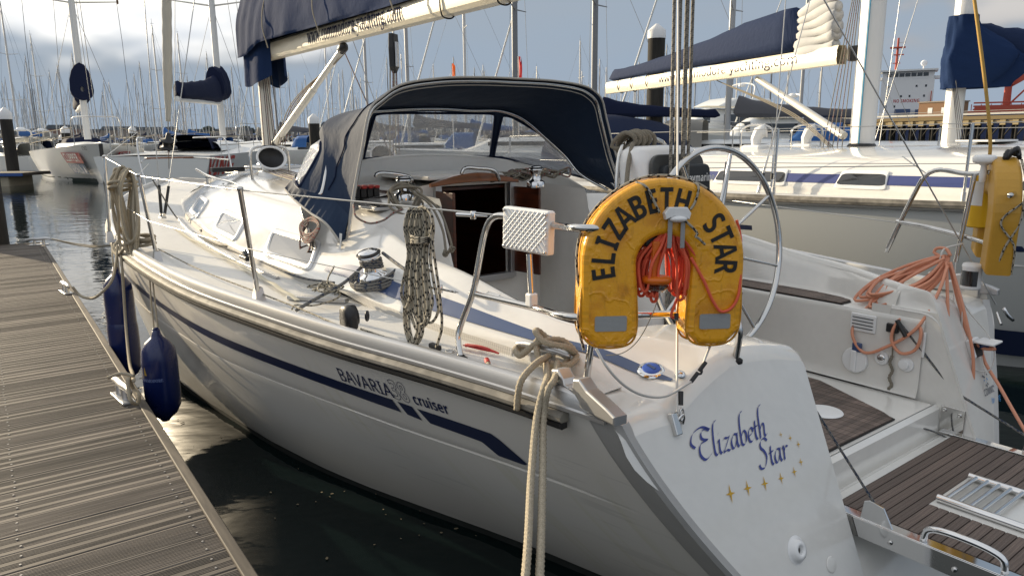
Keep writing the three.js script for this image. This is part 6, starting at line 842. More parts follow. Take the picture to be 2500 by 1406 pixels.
function coverGeo(p, q, r0, r1, drape = 0) { const rows = [], A = V(p), B = V(q), n = 26, side = B.clone().sub(A).setY(0).normalize(), rt = new THREE.Vector3(-side.z, 0, side.x); for (let i = 0; i <= n; i++) { const t = i / n, c = A.clone().lerp(B, t), r = lerp(r0, r1, smooth(0, .8, t)) * Math.sqrt(clamp(t * 40 + .02)) * Math.sqrt(clamp((1 - t) * 30 + .02)), o = []; for (let k = 0; k <= 16; k++) { const a = k / 16 * 2 * Math.PI, wob = 1 + .25 * (fbm(t * 9 + Math.cos(a), Math.sin(a) * 2, 6, 3) - .5), v = Math.sin(a) > 0 ? r * (1.5 + drape * smooth(.2, 0, t)) : r * .55; const P = c.clone().addScaledVector(rt, Math.cos(a) * r * .62 * wob).add(new THREE.Vector3(0, Math.sin(a) * v * wob, 0)); o.push(P.toArray()); } rows.push(o); } return loft(rows); }

// the yacht on the far side of the berth
{
  const pos = [7.823, -.08, -4.435], turn = Math.PI - 0 * R, t = thing('sailing_yacht', 'grey-hulled sailing yacht with navy cabin stripe and blue sail cover beyond the cockpit', 'yacht', null, pos, turn);
  // local: bow -z, mast at origin, starboard (+x) faces the berth
  const L = 13.2, zc = .9, rows = hullRows(L, 4.1, 1.36, { n: 40, rise: .10, stern: .78 }).map((r) => r.map(([x, y, z]) => [x, y, z + zc]));
  const B = (z) => { const u = clamp((z - zc) / L + .5), i = Math.min(39, Math.floor(u * 40)), k = u * 40 - i; return [lerp(rows[i][0][0], rows[i + 1][0][0], k) * -1, lerp(rows[i][0][1], rows[i + 1][0][1], k)]; };
  const hb = (z, y) => { const u = clamp((z - zc) / L + .5), i = Math.min(39, Math.floor(u * 40)), r = rows[i]; let k = 0; while (k < 5 && r[k + 1][1] > y) k++; const f = clamp((y - r[k][1]) / (r[k + 1][1] - r[k][1])); return -lerp(r[k][0], r[k + 1][0], f); };
  const hull = part('hull', loft(rows), phy({ color: rgb(.54, .55, .53), roughness: .35, clearcoat: .5, clearcoatRoughness: .1 }), t); part('deck', deckGeo(rows, .02, .03), M.deck, t);
  const ring2 = (y0, y1, m, nm, off = .006) => { const A = [], Bb = []; for (let i = 0; i <= 40; i++) { const z = lerp(-4.6, 6.8, i / 40); A.push([hb(z, y0) + off, y0, z]); Bb.push([hb(z, y1) + off, y1, z]); } part(nm, loft([A, Bb]), m, hull); };
  ring2(1.08, 1.125, M.navy, 'hull_stripe'); ring2(.965, .975, M.white, 'pin_line'); ring2(.20, .42, M.navy, 'boot_stripe');
  const tr = []; for (let i = 0; i <= 40; i++) { const z = lerp(-4.9, 7.3, i / 40), b = B(z); tr.push([b[0] - .01, b[1] + .0, z]); }
  part('toe_rail', sweep(tr, [[-.03, -.035], [-.035, -.01], [-.02, .02], [.02, .02], [.025, -.01], [.02, -.035]]), std({ color: rgb(.44, .42, .39), map: again(woodTex([.72, .7, .66], .25, 78, 3, 40), 9, .7), roughness: .7 }), t);
  part('rubber_insert', sweep(tr, [[-.038, -.055], [-.038, -.04], [.01, -.04], [.01, -.055]]), M.greyPlastic, t);
  // coachroof with stripe and windows on the near side
  const W = (z) => 1.28 * Math.min(1, .25 + .75 * smooth(-5.6, -2.4, z)), side = (z, f, o = 0) => { const w = W(z), y0 = B(z)[1] - .01, h = .30 * smooth(-5.4, -3.6, z) + .02; return [w - .30 * f * f * .6 - .02 * f + o * .8, y0 + h * f + o * .45, z]; };
  const cr = []; for (let i = 0; i <= 36; i++) { const z = lerp(-5.3, 3.0, i / 36), half = [0, .2, .4, .6, .8, 1].map((f) => side(z, f)), e = half[5], rr = [...half, [e[0] - .12, e[1] + .05, z], [e[0] * .5, e[1] + .11, z], [0, e[1] + .13, z]]; cr.push([...rr, ...rr.slice(0, -1).reverse().map(([x, y, q]) => [-x, y, q])]); }
  part('coachroof', loft(cr), M.gel, t);
  const sA = [], sB = []; for (let i = 0; i <= 40; i++) { const z = lerp(-3.6, 2.9, i / 40); sA.push(side(z, .36, .004)); sB.push(side(z, .62, .004)); } part('cabin_stripe', loft([sA, sB]), phy({ color: rgb(.03, .045, .17), roughness: .4, clearcoat: .3 }), t);
  for (const [z0, z1] of [[-2.55, -2.0], [-.98, -.48], [.05, .95], [1.5, 2.3]]) { const f = (p, o) => side(p[0], p[1], o), q = (m) => roundedQuad([[z0 + .03 + m * .12, .74 - m], [z1 - .03 - m * .12, .74 - m], [z1 - m * .12, .22 + m], [z0 + m * .12, .22 + m]], .07), O = q(0), A = q(.10), w = part('window', loft([[...O, O[0]].map((p) => f(p, .004)), [...O, O[0]].map((p) => f(p, .014)), [...A, A[0]].map((p) => f(p, .014))]), M.white, t), cc = [(z0 + z1) / 2, .48]; part('pane', loft([0, 1].map((k) => [...A, A[0]].map((p) => f([lerp(cc[0], p[0], k), lerp(cc[1], p[1], k)], .012)))), M.darkGlass, w); }
  for (const dx of [.0, .07]) part('genoa_track', sweep([[1.46 + dx, 1.372, -1.6], [1.52 + dx, 1.365, 0], [1.50 + dx, 1.36, 1.4]], [[-.012, 0], [-.012, .016], [.012, .016], [.012, 0]]), M.black, t);
  // rails and small deck gear
  const stn = (z) => { const b = B(z), s = part('stanchion', bar([b[0] - .06, b[1], z], [b[0] - .08, b[1] + .62, z], .0125), M.steel, t); part('stanchion_base', bar([b[0] - .06, b[1], z], [b[0] - .062, b[1] + .09, z], .018), M.alu, s); return [b[0] - .08, b[1] + .62, z]; };
  const st = [stn(-4.0), stn(-1.75), stn(-.22), stn(1.9), stn(4.0)]; for (const h of [.0, .31]) part('lifeline', cord(st.map(([x, y, z]) => [x + h * .03, y - h, z]), .0035, { straight: true, rad: 6, step: 1 }), M.wire, t);
  part('grab_rail', cord([[.92, 1.60, -.35], [.93, 1.66, -.30], [.95, 1.665, .4], [.95, 1.665, 1.5], [.94, 1.60, 1.6]], .012, { rad: 8 }), M.steel, t);
  const hatch = (x, y, z, w, l) => { const h = part('deck_hatch', box(w, .03, l, x, y, z, .012), M.white, t); part('hatch_pane', box(w - .08, .012, l - .08, x, y + .014, z, .004), M.darkGlass, h); }; hatch(.50, 1.765, -1.3, .5, .55); hatch(.0, 1.785, -2.2, .5, .5); hatch(.55, 1.765, 1.1, .45, .5);
  const vent = (x, y, z) => { const v = part('dorade_vent', box(.22, .09, .26, x, y + .045, z, .03), M.white, t); part('cowl', cord([[x, y + .08, z], [x, y + .17, z], [x - .02, y + .24, z - .03], [x - .05, y + .255, z - .09]], .06, { rad: 14, taper: (s) => .85 + .55 * s }), M.white, v); part('vent_guard', cord([[x - .18, y, z], [x - .18, y + .26, z], [x - .1, y + .31, z], [x + .1, y + .31, z], [x + .18, y + .26, z], [x + .18, y, z]].map(([a, b, c]) => [x + (a - x) * .2, b, z + (a - x)]), .012, { rad: 8 }), M.steel, v); }; vent(.42, 1.77, 1.05); vent(-.5, 1.77, 1.0);
  // shrouds with rigging screws by the near rail
  for (const [zb, top] of [[.10, [1.0, 6.5, .3]], [.25, [.1, 6.2, 0]]]) { const p = [1.42, 1.40, zb], d = V(top).sub(V(p)).normalize(), at = (k) => V(p).addScaledVector(d, k).toArray(); part('shroud', cord([at(.38), top], .005, { straight: true, rad: 6, step: 2 }), M.wire, t); const s = part('rigging_screw', bar(at(.06), at(.38), .013), M.steel, t); part('lock_sleeve', bar(at(.14), at(.2), .016), M.black, s); part('toggle', bar(p, at(.07), .018), M.alu, s); }
  part('mast', mastGeo(0, 0, 1.68, 15.5, .135), sparM, t); part('mast_boot', lathe([[0, 0], [.17, 0], [.16, .05], [.13, .09], [0, .1]], 24).translate(0, 1.78, 0), M.black, t); part('mast_line', cord([[.10, 1.8, -.02], [.11, 4.4, -.03]], .006, { rad: 6 }), std({ color: rgb(.03, .25, .42), roughness: .7 }), t);
  for (let k = 0; k < 5; k++) part('halyard', cord([[.03 + k * .012, 3.4, .14 + k * .012], [.05 + k * .03, 1.76, .2 + k * .04]], .005, { rad: 5 }), k % 2 ? M.fleckRed : M.ropeGrey, t);
  for (const [zz, c] of [[0, [.03, .25, .40]], [.02, [.45, .45, .43]], [-.02, [.1, .1, .1]]]) part('deck_line', cord([[.2, 1.79, .25], [.85, 1.70, .6 + zz], [.86, 1.70, 2.9 + zz]], .007, { rad: 6 }), std({ color: rgb(...c), roughness: .8 }), t);
  // boom squared off, lettered, with stowed sail
  const inv = (w) => { const p = new THREE.Vector3(...w).sub(new THREE.Vector3(...pos)); p.applyAxisAngle(new THREE.Vector3(0, 1, 0), -turn); return p.toArray(); };
  const b0 = inv([7.803,2.662,-4.736]), b1 = inv([9.61,2.683,-10.404]), bd = V(b1).sub(V(b0)), bl = bd.length(); bd.normalize(); const bt = new THREE.Vector3(-bd.z, 0, bd.x);
  const sec = [[-.055, -.02], [.055, -.02], [.07, .03], [.07, .13], [.05, .18], [-.05, .18], [-.07, .13], [-.07, .03]], boom = part('boom', loft([0, bl].map((s) => [...sec, sec[0]].map(([x, y]) => V(b0).addScaledVector(bd, s).addScaledVector(bt, x).add(new THREE.Vector3(0, y, 0)).toArray())), { crease: .4 }), M.cream, t);
  const sgn = bt.dot(new THREE.Vector3(1, 0, 0)) > 0 ? 1 : -1, T0 = 3.3, txt = 'www.commodore-yachting.com', tw = textWidth(txt, .11, 'sans'), sc = 3.3 / tw;
  part('lettering', lettering(txt, .11, (x, y) => V(b0).addScaledVector(bd, 3.95 - x).addScaledVector(bt, sgn * .0725).add(new THREE.Vector3(0, .045 + y, 0)).toArray(), 'sans', sc), M.ink, boom);
  const at = (s, y) => V(b0).addScaledVector(bd, s).add(new THREE.Vector3(0, y, 0)).toArray(); part('sail_cover', coverGeo(at(.60, .32), at(bl - .02, .24), .25, .10, 0), phy({ color: rgb(.012, .024, .065), roughness: .85, specularIntensity: .35, bumpMap: again(clothTex, 3, 3), bumpScale: .008 }), t);
  for (let k = 0; k < 6; k++) part('flaked_sail', cord([at(.72, .18 + k * .085), at(.4, .17 + k * .10), at(.10, .20 + k * .10 + .02 * (k % 2))], .075, { rad: 10, taper: (s) => .9 + .25 * Math.sin(s * 6 + k) }), std({ color: rgb(.50, .50, .49), roughness: .9 }), t);
  for (const s of [4.35, 4.9, 5.4]) part('sail_tie', cord([at(s, .30), V(at(s, .1)).addScaledVector(bt, sgn * .10).toArray(), at(s, -.04), V(at(s, .1)).addScaledVector(bt, -sgn * .10).toArray()], .008, { rad: 6 }), M.black, boom);
  part('kicker', bar(inv([7.776,1.872,-4.619]), inv([8.387,2.611,-6.249]), .045, .04), M.mastw, t); for (let k = 0; k < 3; k++) part('kicker_line', cord([inv([7.678,1.74,-4.655]), inv([8.085,2.137,-5.467]), inv([8.611,2.653,-7.101])].map((p, i) => [p[0], p[1] - .02 * k * (i < 2), p[2]]), .006, { rad: 6 }), M.ropeGrey, t);
  part('gooseneck', box(.10, .16, .14, b0[0] * .5, b0[1] + .08, b0[2] * .5, .02), M.black, t);
  part('furled_genoa', cord([[0, 1.9, -5.4], [0, 15, -.4]], .07, { straight: true, rad: 10, step: .5 }), std({ color: rgb(.5, .49, .44), roughness: .9 }), t);
  // its own sprayhood, aft
  const A = (z, w, h) => { const o = []; for (let k = 0; k <= 20; k++) { const a = Math.PI * k / 20; o.push([Math.cos(a) * w * (Math.abs(Math.cos(a)) > .7 ? 1 : 1), 1.5 + Math.sin(a) ** .6 * h, z]); } return o; }; part('sprayhood', loft([A(3.1, 1.15, .28), A(3.5, 1.2, .72), A(4.1, 1.25, .80)]), M.canvas, t);
}
// third yacht, blue cover at the right
{
  const w = [12.924,1.755,-5.823], pos = [w[0], 0, w[2]], t = thing('sailing_yacht', 'white yacht with draped navy sail cover bearing a red oval badge', 'yacht', null, pos, Math.PI - 8 * R), rows = hullRows(12.5, 4, 1.35, { n: 28, rise: .1 }).map((r) => r.map(([x, y, z]) => [x, y, z + .8]));
  part('hull', loft(rows), farGel, t); part('deck', deckGeo(rows, .02), M.deck, t); part('coachroof', trunkGeo(-4.6, 3.2, .5, 1.35, 1.36, .34), M.gel, t); part('mast', mastGeo(0, 0, 1.70, 15, .15), sparM, t); const hh = part('deck_hatch', box(.6, .03, .6, .3, 1.77, -.75, .01), M.white, t); part('hatch_pane', box(.5, .012, .5, .3, 1.785, -.75, .004), M.darkGlass, hh);
  const inv = (q) => { const p = new THREE.Vector3(...q).sub(new THREE.Vector3(...pos)); p.applyAxisAngle(new THREE.Vector3(0, 1, 0), -(Math.PI - 8 * R)); return p.toArray(); };
  const b0 = inv([13.139,2.881,-5.892]), b1 = inv([13.576,2.869,-4.39]); part('boom', cord([b0, b1], .10, { straight: true, rad: 10, step: 1 }), M.cream, t); const cv = part('sail_cover', coverGeo([b0[0], b0[1] + .25, b0[2]], [b1[0], b1[1] + .22, b1[2]], .30, .2, 0), phy({ color: rgb(.014, .026, .068), roughness: .85, specularIntensity: .35, bumpMap: again(clothTex, 3, 3), bumpScale: .008 }), t);
  const ap = []; const bdir = V(b1).sub(V(b0)).setY(0).normalize(), bper = new THREE.Vector3(-bdir.z, 0, bdir.x); for (let j = 0; j <= 26; j++) { const v = j / 26, y = b0[1] + lerp(.82, -.30, v), e = .20 + .62 * smooth(.05, .62, v) * (1 - .25 * smooth(.75, 1, v)), wd = .17 + .10 * smooth(.1, .6, v), row = []; for (let k = 0; k <= 36; k++) { const a = k / 36 * 2 * Math.PI, c = Math.cos(a), s = Math.sin(a), f = 1 + .55 * (fbm(c * 3 + 3, y * 3.2 + s * 3, 4, 4) - .5) + .05 * Math.sin(a * 6 + y * 5), l = c > 0 ? e : .21; const p = new THREE.Vector3(0, y - .07 * Math.max(0, c) * smooth(.6, 1, v) * 0, 0).addScaledVector(bdir, c * l * f).addScaledVector(bper, s * wd * f); row.push(p.toArray()); } ap.push(row); } part('apron', loft(ap), M.canvas3, cv);
  const em = inv([12.845,3.073,-5.71]), cam = inv([0, 1.9, 0]), nn = V(cam).sub(V(em)).normalize(); const eg = new THREE.CircleGeometry(.10, 28).scale(1.1, .62, 1); eg.lookAt(nn); const ov = part('badge', eg.translate(...em), std({ color: rgb(.45, .03, .035), roughness: .7 }), cv); const e2 = new THREE.RingGeometry(.088, .098, 28).scale(1.1, .62, 1); e2.lookAt(nn); part('badge_rim', e2.translate(em[0] + nn.x * .005, em[1], em[2] + nn.z * .005), M.white, ov);
  for (const z of [-3, -1, 1, 3]) part('stanchion', bar([1.85, 1.35, z], [1.85, 1.97, z], .0125), M.steel, t); part('lifeline', bar([1.85, 1.95, -3.4], [1.85, 1.95, 4], .004), M.wire, t); part('shroud', bar([1.5, 1.4, .2], [.9, 7, .3], .006), M.wire, t); part('shroud', bar([1.45, 1.4, .4], [.1, 7, 0], .006), M.wire, t); for (let k = 0; k < 4; k++) part('halyard', bar([.12, 3.2 + k * .1, .1 + k * .02], [.12 + k * .1, 1.75, -.2 - k * .1], .006), M.fleckBlue, t);
}

// ---------- the marina behind ----------
const pileM = std({ color: rgb(.052, .046, .038), map: again(grime, 2, 2), roughness: .9 }), capM = phy({ color: rgb(.72, .72, .71), roughness: .5 });
function pile(x, z, r, top, label, cap = .55) { const t = thing('mooring_pile', label, 'pile', 'steel mooring piles', [x, -1.5, z]); part('shaft', lathe([[r, 0], [r, 1.5 + top - cap * .8], [0, 1.5 + top - cap * .8]], 22), pileM, t); part('cap', lathe([[r * 1.05, 1.5 + top - cap], [r * 1.05, 1.5 + top - cap * .45], [r * .15, 1.5 + top], [0, 1.5 + top]], 22), capM, t); }
pile(-.10, -13.45, .29, 4.6, 'dark steel pile standing at the corner of the timber pontoon');
{ const p = (q, r, top, l) => pile(q[0], q[2], r, top, l); p([1.151,0.123,-42.517], .26, 3.5, 'white-capped dark pile beside the blue-edged pontoon'); p([9.369,0.213,-61.738], .25, 3.0, 'slim white-capped pile behind the bow-on racing yacht'); p([5.593,0.175,-68.154], .3, 3.1, 'square-topped pile just aft of the racing yacht mast'); p([6.859,-0.326,-88.396], .3, 2.6, 'short distant pile behind the racing yacht guardrail'); p([15.554,0.506,-41.172], .3, 3.3, 'dark white-capped pile behind the kicker strut'); p([21.803,2.382,-20.958], .33, 6.1, 'tall thick white-capped pile behind the steering pedestal'); p([54.332,2.125,-36.637], .3, 3.4, 'distant pile behind the second yacht mast'); }
// bow-on racing yachts
function racer(name, label, pos, turn, opt) {
  const t = thing(name, label, 'racing yacht', null, pos, turn), L = 21, rows = hullRows(L, 5.6, 1.28, { n: 34, rise: .42, stern: .8, draft: .5, knuckle: 1.25 }), hullM = phy({ color: rgb(.74, .74, .70), roughness: .35, clearcoat: .4 });
  const hull = part('hull', loft(rows), hullM, t); part('transom', endCap(rows[34]), hullM, t); part('deck', deckGeo(rows, .02, .08), farGel, t); part('coachroof', trunkGeo(-3.5, 5.5, .7, 1.5, 1.4, .42), farGel, t); part('sprayhood', trunkGeo(3.2, 6, 1.0, 1.2, 1.5, .6, .2), coverM, t);
  const wl = []; for (let i = 2; i <= 33; i++) wl.push(rows[i]); for (const s of [0, 1]) { const A = wl.map((r) => { const p = s ? r[r.length - 1 - 5] : r[5], q = s ? r[r.length - 1 - 4] : r[4]; return [lerp(p[0], q[0], .2) * 1.004, lerp(p[1], q[1], .2), p[2]]; }), B = wl.map((r) => { const p = s ? r[r.length - 1 - 7] : r[7]; return [p[0] * 1.02 + (s ? .01 : -.01), -.06, p[2]]; }); part('boot_top', loft([A, B]), std({ color: rgb(.03, .05, .045), roughness: .6 }), hull); }
  const stem = box(.16, .6, .08, 0, 1.5, -L / 2 - .01, .02); part('bow_pad', stem, M.black, t);
  // sponsor panels, on the skin of the bow
  const X = (z, y) => { const u = clamp(z / L + .5), i = Math.min(33, Math.floor(u * 34)), k = u * 34 - i; const f = (r) => { let j = 0; while (j < 5 && r[j + 1][1] > y) j++; return -lerp(r[j][0], r[j + 1][0], clamp((y - r[j][1]) / (r[j + 1][1] - r[j][1]))); }; return lerp(f(rows[i]), f(rows[i + 1]), k); };
  const on = (s, o) => (a, b) => [s * (X(a, b) + o), b, a];
  for (const s of opt.sides) {
    const dir = s > 0 ? -1 : 1, zf = opt.panelZ, quad = (z0, z1, y0, y1, m, nm) => { const r = []; for (let j = 0; j <= 6; j++) { const q = []; for (let i = 0; i <= 8; i++) q.push(on(s, .02)(lerp(z0, z1, i / 8), lerp(y0, y1, j / 6))); r.push(q); } return part(nm, loft(r), m, t); };
    const red = quad(zf, zf + 1.9, 0.92, 1.40, std({ color: rgb(.42, .03, .045), roughness: .5 }), 'red_panel'); const wd = textWidth('CLIPPER', .40, 'bold'); part('lettering', lettering('CLIPPER', .36, (x, y) => on(s, .035)(dir > 0 ? zf + .12 + x : zf + 1.78 - x, 1.0 + y), 'bold', 1.66 / wd), M.white, red);
    const blue = quad(zf + .12, zf + 1.9, 0.42, .88, std({ color: rgb(.03, .12, .26), roughness: .5 }), 'blue_panel'); const w2 = textWidth('ROUND THE', .15, 'bold'), w3 = textWidth('WORLD', .24, 'bold'); part('slogan', lettering('ROUND THE', .15, (x, y) => on(s, .035)(dir > 0 ? zf + .2 + x : zf + 1.8 - x, 0.70 + y), 'bold', 1.15 / w2), M.white, blue); part('slogan', lettering('WORLD', .24, (x, y) => on(s, .035)(dir > 0 ? zf + .2 + x : zf + 1.8 - x, 0.46 + y), 'bold', 1.2 / w3), M.white, blue); part('sail_mark', [(() => { const g = new THREE.ShapeGeometry(new THREE.Shape([[0, 0], [.3, .04], [.2, .36], [.12, .2]].map(([x, y]) => new THREE.Vector2(x, y)))), b = g.attributes.position; for (let i = 0; i < b.count; i++) b.setXYZ(i, ...on(s, .035)(dir > 0 ? zf + 1.5 + b.getX(i) : zf + .5 - b.getX(i), 0.47 + b.getY(i))); g.computeVertexNormals(); return g; })()], M.white, blue);
    part('hull_number', lettering('CV2', .16, (x, y) => on(s, .03)(dir > 0 ? zf - .9 + x : zf - .5 - x, 1.52 + y), 'sans'), M.black, t);
    const wv = textWidth(opt.text, .8, 'bold'); part('sponsor_lettering', lettering(opt.text, .8, (x, y) => on(s, .03)(dir > 0 ? opt.textZ + x : opt.textZ + 4.6 - x, 0.42 + y), 'bold', 3.4 / wv), std({ color: rgb(.5, .06, .04), roughness: .5 }), t);
  }
  part('mast', mastGeo(0, -1.2, 2, 28, .24), sparM, t); for (const [y, w] of [[9.0, 2.2], [15, 1.7], [21, 1.3]]) for (const s of [-1, 1]) { const sp = part('spreader', bar([0, y, -1.2], [s * w, y + .25, -.9], .05, .03), M.mastw, t); part('spreader_boot', box(.1, .22, .12, s * w, y + .25, -.9, .03), std({ color: rgb(.10, .045, .02), roughness: .8 }), sp); }
  for (const s of [-1, 1]) { part('shroud', cord([[s * 2.3, 1.4, -.6], [s * 2.2, 9.25, -.9], [s * 1.7, 15.25, -.9], [s * 1.3, 21.25, -.9], [0, 27.5, -1.2]], .014, { straight: true, rad: 5, step: 3 }), wireM, t); part('shroud', bar([s * 2.25, 1.4, -.5], [0, 9, -1.2], .012, .012, 5), wireM, t); }
  part('forestay', bar([0, 2.1, -10.2], [0, 27, -1.3], .016, .016, 5), wireM, t); part('inner_forestay', bar([0, 2.1, -7.8], [0, 20, -1.3], .014, .014, 5), wireM, t); part('backstay', bar([.8, 2, 10], [0, 27.8, -1.1], .014, .014, 5), wireM, t);
  part('boom', bar([0, 3.9, -1.0], [0, 3.75, 6.5], .13, .12), sparM, t); part('sail_cover', coverGeo([0, 4.25, -.9], [0, 3.95, 6.4], .62, .40, .4), coverM, t); part('cover_apron', coverGeo([0, 4.55, -1.65], [0, 4.55, -.2], .9, .8, .0), coverM, t);
  for (const s of [-1, 1]) { for (let k = 0; k < 8; k++) { const i = 3 + k * 4, r = s < 0 ? rows[i][0] : rows[i][rows[i].length - 1]; part('stanchion', bar([r[0] * .96, r[1], r[2]], [r[0] * .96, r[1] + .8, r[2]], .016, .016, 6), M.steel, t); } for (const h of [.4, .78]) part('guard_rope', cord(rows.filter((_, i) => i > 1 && i % 4 === 3).map((r) => { const p = s < 0 ? r[0] : r[r.length - 1]; return [p[0] * .96, p[1] + h, p[2]]; }), .018, { rad: 5 }), M.rope, t); }
  part('pulpit', cord([[-1.0, 2.05, -8.6], [-.95, 2.85, -9.0], [-.3, 2.95, -10.3], [.3, 2.95, -10.3], [.95, 2.85, -9.0], [1.0, 2.05, -8.6]], .024, { rad: 6 }), M.steel, t); part('fender', cord([[-2.85, .2, 2], [-2.85, 1.2, 2]], .28, { rad: 12, taper: (q) => .5 + .5 * Math.sin(Math.PI * q) }), M.white, t); part('fender', cord([[-2.9, .2, 4], [-2.9, 1.2, 4]], .28, { rad: 12, taper: (q) => .5 + .5 * Math.sin(Math.PI * q) }), M.white, t);
  return t;
}
{
  const b = [4.227,0.962,-35.547], s = [5.544,0.932,-59.623], d = Math.atan2(s[0] - b[0], s[2] - b[2]), m = [lerp(b[0], s[0], .5), 0, lerp(b[2], s[2], .5)]; racer('racing_yacht', 'bow-on white racing yacht with red and blue sponsor panels on its bow', m, d, { sides: [-1, 1], panelZ: -8.8, text: 'VING', textZ: 3.5 });
  const b2 = [15.356,1.099,-51.468], s2 = [5.668,0.973,-33.278], d2 = Math.atan2(s2[0] - b2[0], s2[2] - b2[2]), u = new THREE.Vector3(b2[0] - s2[0], 0, b2[2] - s2[2]).normalize(), m2 = [s2[0] + u.x * 10.5, 0, s2[2] + u.z * 10.5]; racer('racing_yacht', 'broadside white racing yacht with large red lettering on its quarter', m2, Math.atan2(-u.x, -u.z), { sides: [1], panelZ: -7.5, text: 'VING', textZ: 5.9 });
}
// mid-distance yachts whose masts rise over the sprayhood
let yn = 0;
const crownM = [rgb(.60, .59, .57), rgb(.40, .40, .40), rgb(.68, .67, .63), rgb(.20, .21, .22)].map((c) => phy({ color: c, roughness: .45, metalness: .2 })), covers = [coverM, phy({ color: rgb(.02, .10, .30), roughness: .85 }), phy({ color: rgb(.10, .10, .11), roughness: .85 }), phy({ color: rgb(.22, .21, .19), roughness: .85 })];
function cruiser(L, H, k, fine) {
  const g = new THREE.Group(), B = L * .31, f = .09 * L + .1, rows = hullRows(L, B, f, { n: 16, rise: .15, stern: .75 }); const h = part('hull', loft(rows), k % 3 === 1 ? farGelGrey : farGel, g); part('transom', endCap(rows[16]), farGel, g); part('deck', deckGeo(rows, .02), farGel, g);
  part('coachroof', trunkGeo(-L * .28, L * .18, B * .15, B * .3, f, L * .045, .2, 8), farGel, g); part('sprayhood', trunkGeo(L * .10, L * .26, B * .26, B * .3, f + .2, L * .075, .15, 6), covers[k % 4], g);
  for (const s of [-1, 1]) part('window_band', box(.012, .16, L * .26, s * (B * .255), f + L * .03, -L * .02), M.darkGlass, g);
  const mz = -L * .08, r = .0095 * L; part('mast', mastGeo(0, mz, f + .3, H, r), crownM[k % 4], g);
  for (const [q, w] of fine ? [[.40, .105], [.68, .08]] : [[.52, .10]]) for (const s of [-1, 1]) part('spreader', bar([0, H * q, mz], [s * L * w, H * q + .1, mz + .15], .03, .02, 6), crownM[k % 4], g);
  const wr = fine ? .008 : .016; for (const s of [-1, 1]) part('shroud', cord([[s * B * .44, f, mz + .2], [s * L * .10, H * (fine ? .41 : .53), mz + .15], [0, H * .97, mz]], wr, { straight: true, rad: 4, step: 4 }), wireM, g);
  part('forestay', bar([0, f + .3, -L * .48], [0, H * .97, mz], k % 2 ? .045 : wr, k % 2 ? .02 : wr, 6), k % 2 ? farGel : wireM, g); part('backstay', bar([0, f, L * .48], [0, H, mz], wr, wr, 4), wireM, g);
  part('sail_cover', coverGeo([0, f + 1.55, mz + .2], [0, f + 1.35, mz + L * .38], .3, .16, .6), covers[(k + 1) % 4], g); part('masthead_gear', [bar([0, H, mz], [0, H + .5, mz], .012, .012, 4), bar([-.12, H + .12, mz], [.16, H + .14, mz], .014, .014, 4)], wireM, g); return g;
}
const kinds = [[10.2, 13.6], [11.6, 15.8], [9.2, 12.4], [12.8, 17.2], [8.4, 11.2], [11, 14.6]].map(([L, H], k) => [cruiser(L, H, k, false), cruiser(L, H, k, true), H]);
const look = ['with navy covers', 'with a royal blue cover', 'with dark grey covers', 'with pale covers'];
function berth(k, w, turn, label, group, fine) { const src = kinds[k][fine ? 1 : 0], g = src.clone(); g.name = numbered('moored_yacht'); g.userData = { label, category: 'yacht' }; if (group) g.userData.group = group; g.position.set(w[0], 0, w[2]); g.rotation.y = turn; scene.add(g); return g; }
{
  // those that can be singled out
  const near = [[3, [18.746,2.446,-24.389], .7, 'white yacht whose thick mast stands above the middle of the sprayhood'], [3, [20.672,2.396,-21.762], .6, 'yacht with a bright blue sail cover behind the thick white-capped pile'], [1, [23.262,2.311,-17.405], .5, 'yacht moored behind the second yacht, mast beside its lettered boom'], [5, [20.873,2.732,-37.965], .9, 'yacht with masthead spreaders just right of the hanging boom block'], [0, [28.909,2.892,-44.824], 1.1, 'slim-masted yacht beyond the orange pennant'], [1, [26.799,3.127,-56.384], .8, 'yacht far behind the boom block with grey mast'], [1, [44.62,2.59,-28.62], .4, 'yacht with white mast showing below the second yacht boom'], [4, [50.674,3.217,-58.265], 1.3, 'small distant yacht showing between the sprayhood and the blue cover']];
  for (const [k, w, a, l] of near) berth(k, w, a, l, null, true);
  for (const [k, w, a, l] of [[0, [3.215,1.432,-77.659], .4, 'white cruising yacht lying behind the left-hand pile and motor boats'], [2, [5.886,1.318,-90.749], .5, 'pale cruising yacht behind the stern of the bow-on racing yacht'], [4, [12.955,1.322,-68.234], .3, 'white cruising yacht whose hull shows between the two racing yachts'], [0, [19.838,1.089,-90.82], .45, 'cruising yacht behind the broadside racing yacht boom'], [2, [21.928,1.156,-71.845], .35, 'cruising yacht just left of the near mast'], [5, [19.747,1.264,-58.407], .5, 'white cruising yacht behind the near kicker strut'], [4, [26.062,1.131,-63.909], .4, 'cruising yacht seen just over the port edge of the sprayhood'], [0, [33.968,2.17,-66.077], .4, 'white yacht seen through the sprayhood window']]) berth(k, w, a, l, null, true);
  // the crowd of masts, in ranks along far pontoons
  const rnd = rng(2024); for (let row = 0; row < 10; row++) for (let i = 0; i < 30; i++) { const px = -15 + 2030 * Math.pow((i + .05 + .9 * rnd()) / 30, 1.22), D = 122 + row * 21 + rnd() * 20, az = Math.atan2((px - 1250) / 1797, 1), a = 35.3 * R + az, dd = D / Math.cos(az), k = Math.floor(rnd() * 6), aa = rnd() < .5 ? .35 : .35 + Math.PI; if (px > 1620 && row > 2 && rnd() < .6) { rnd(); continue; } const g = berth(k, [Math.sin(a) * dd, 0, -Math.cos(a) * dd], aa + (rnd() - .5) * .12, 'far white yacht ' + look[(k + 1) % 4] + ' in the crowded ranks of moored masts', 'yachts in the ranks beyond ' + look[(k + 1) % 4], false); g.scale.setScalar(.86 + .3 * rnd()); }
}
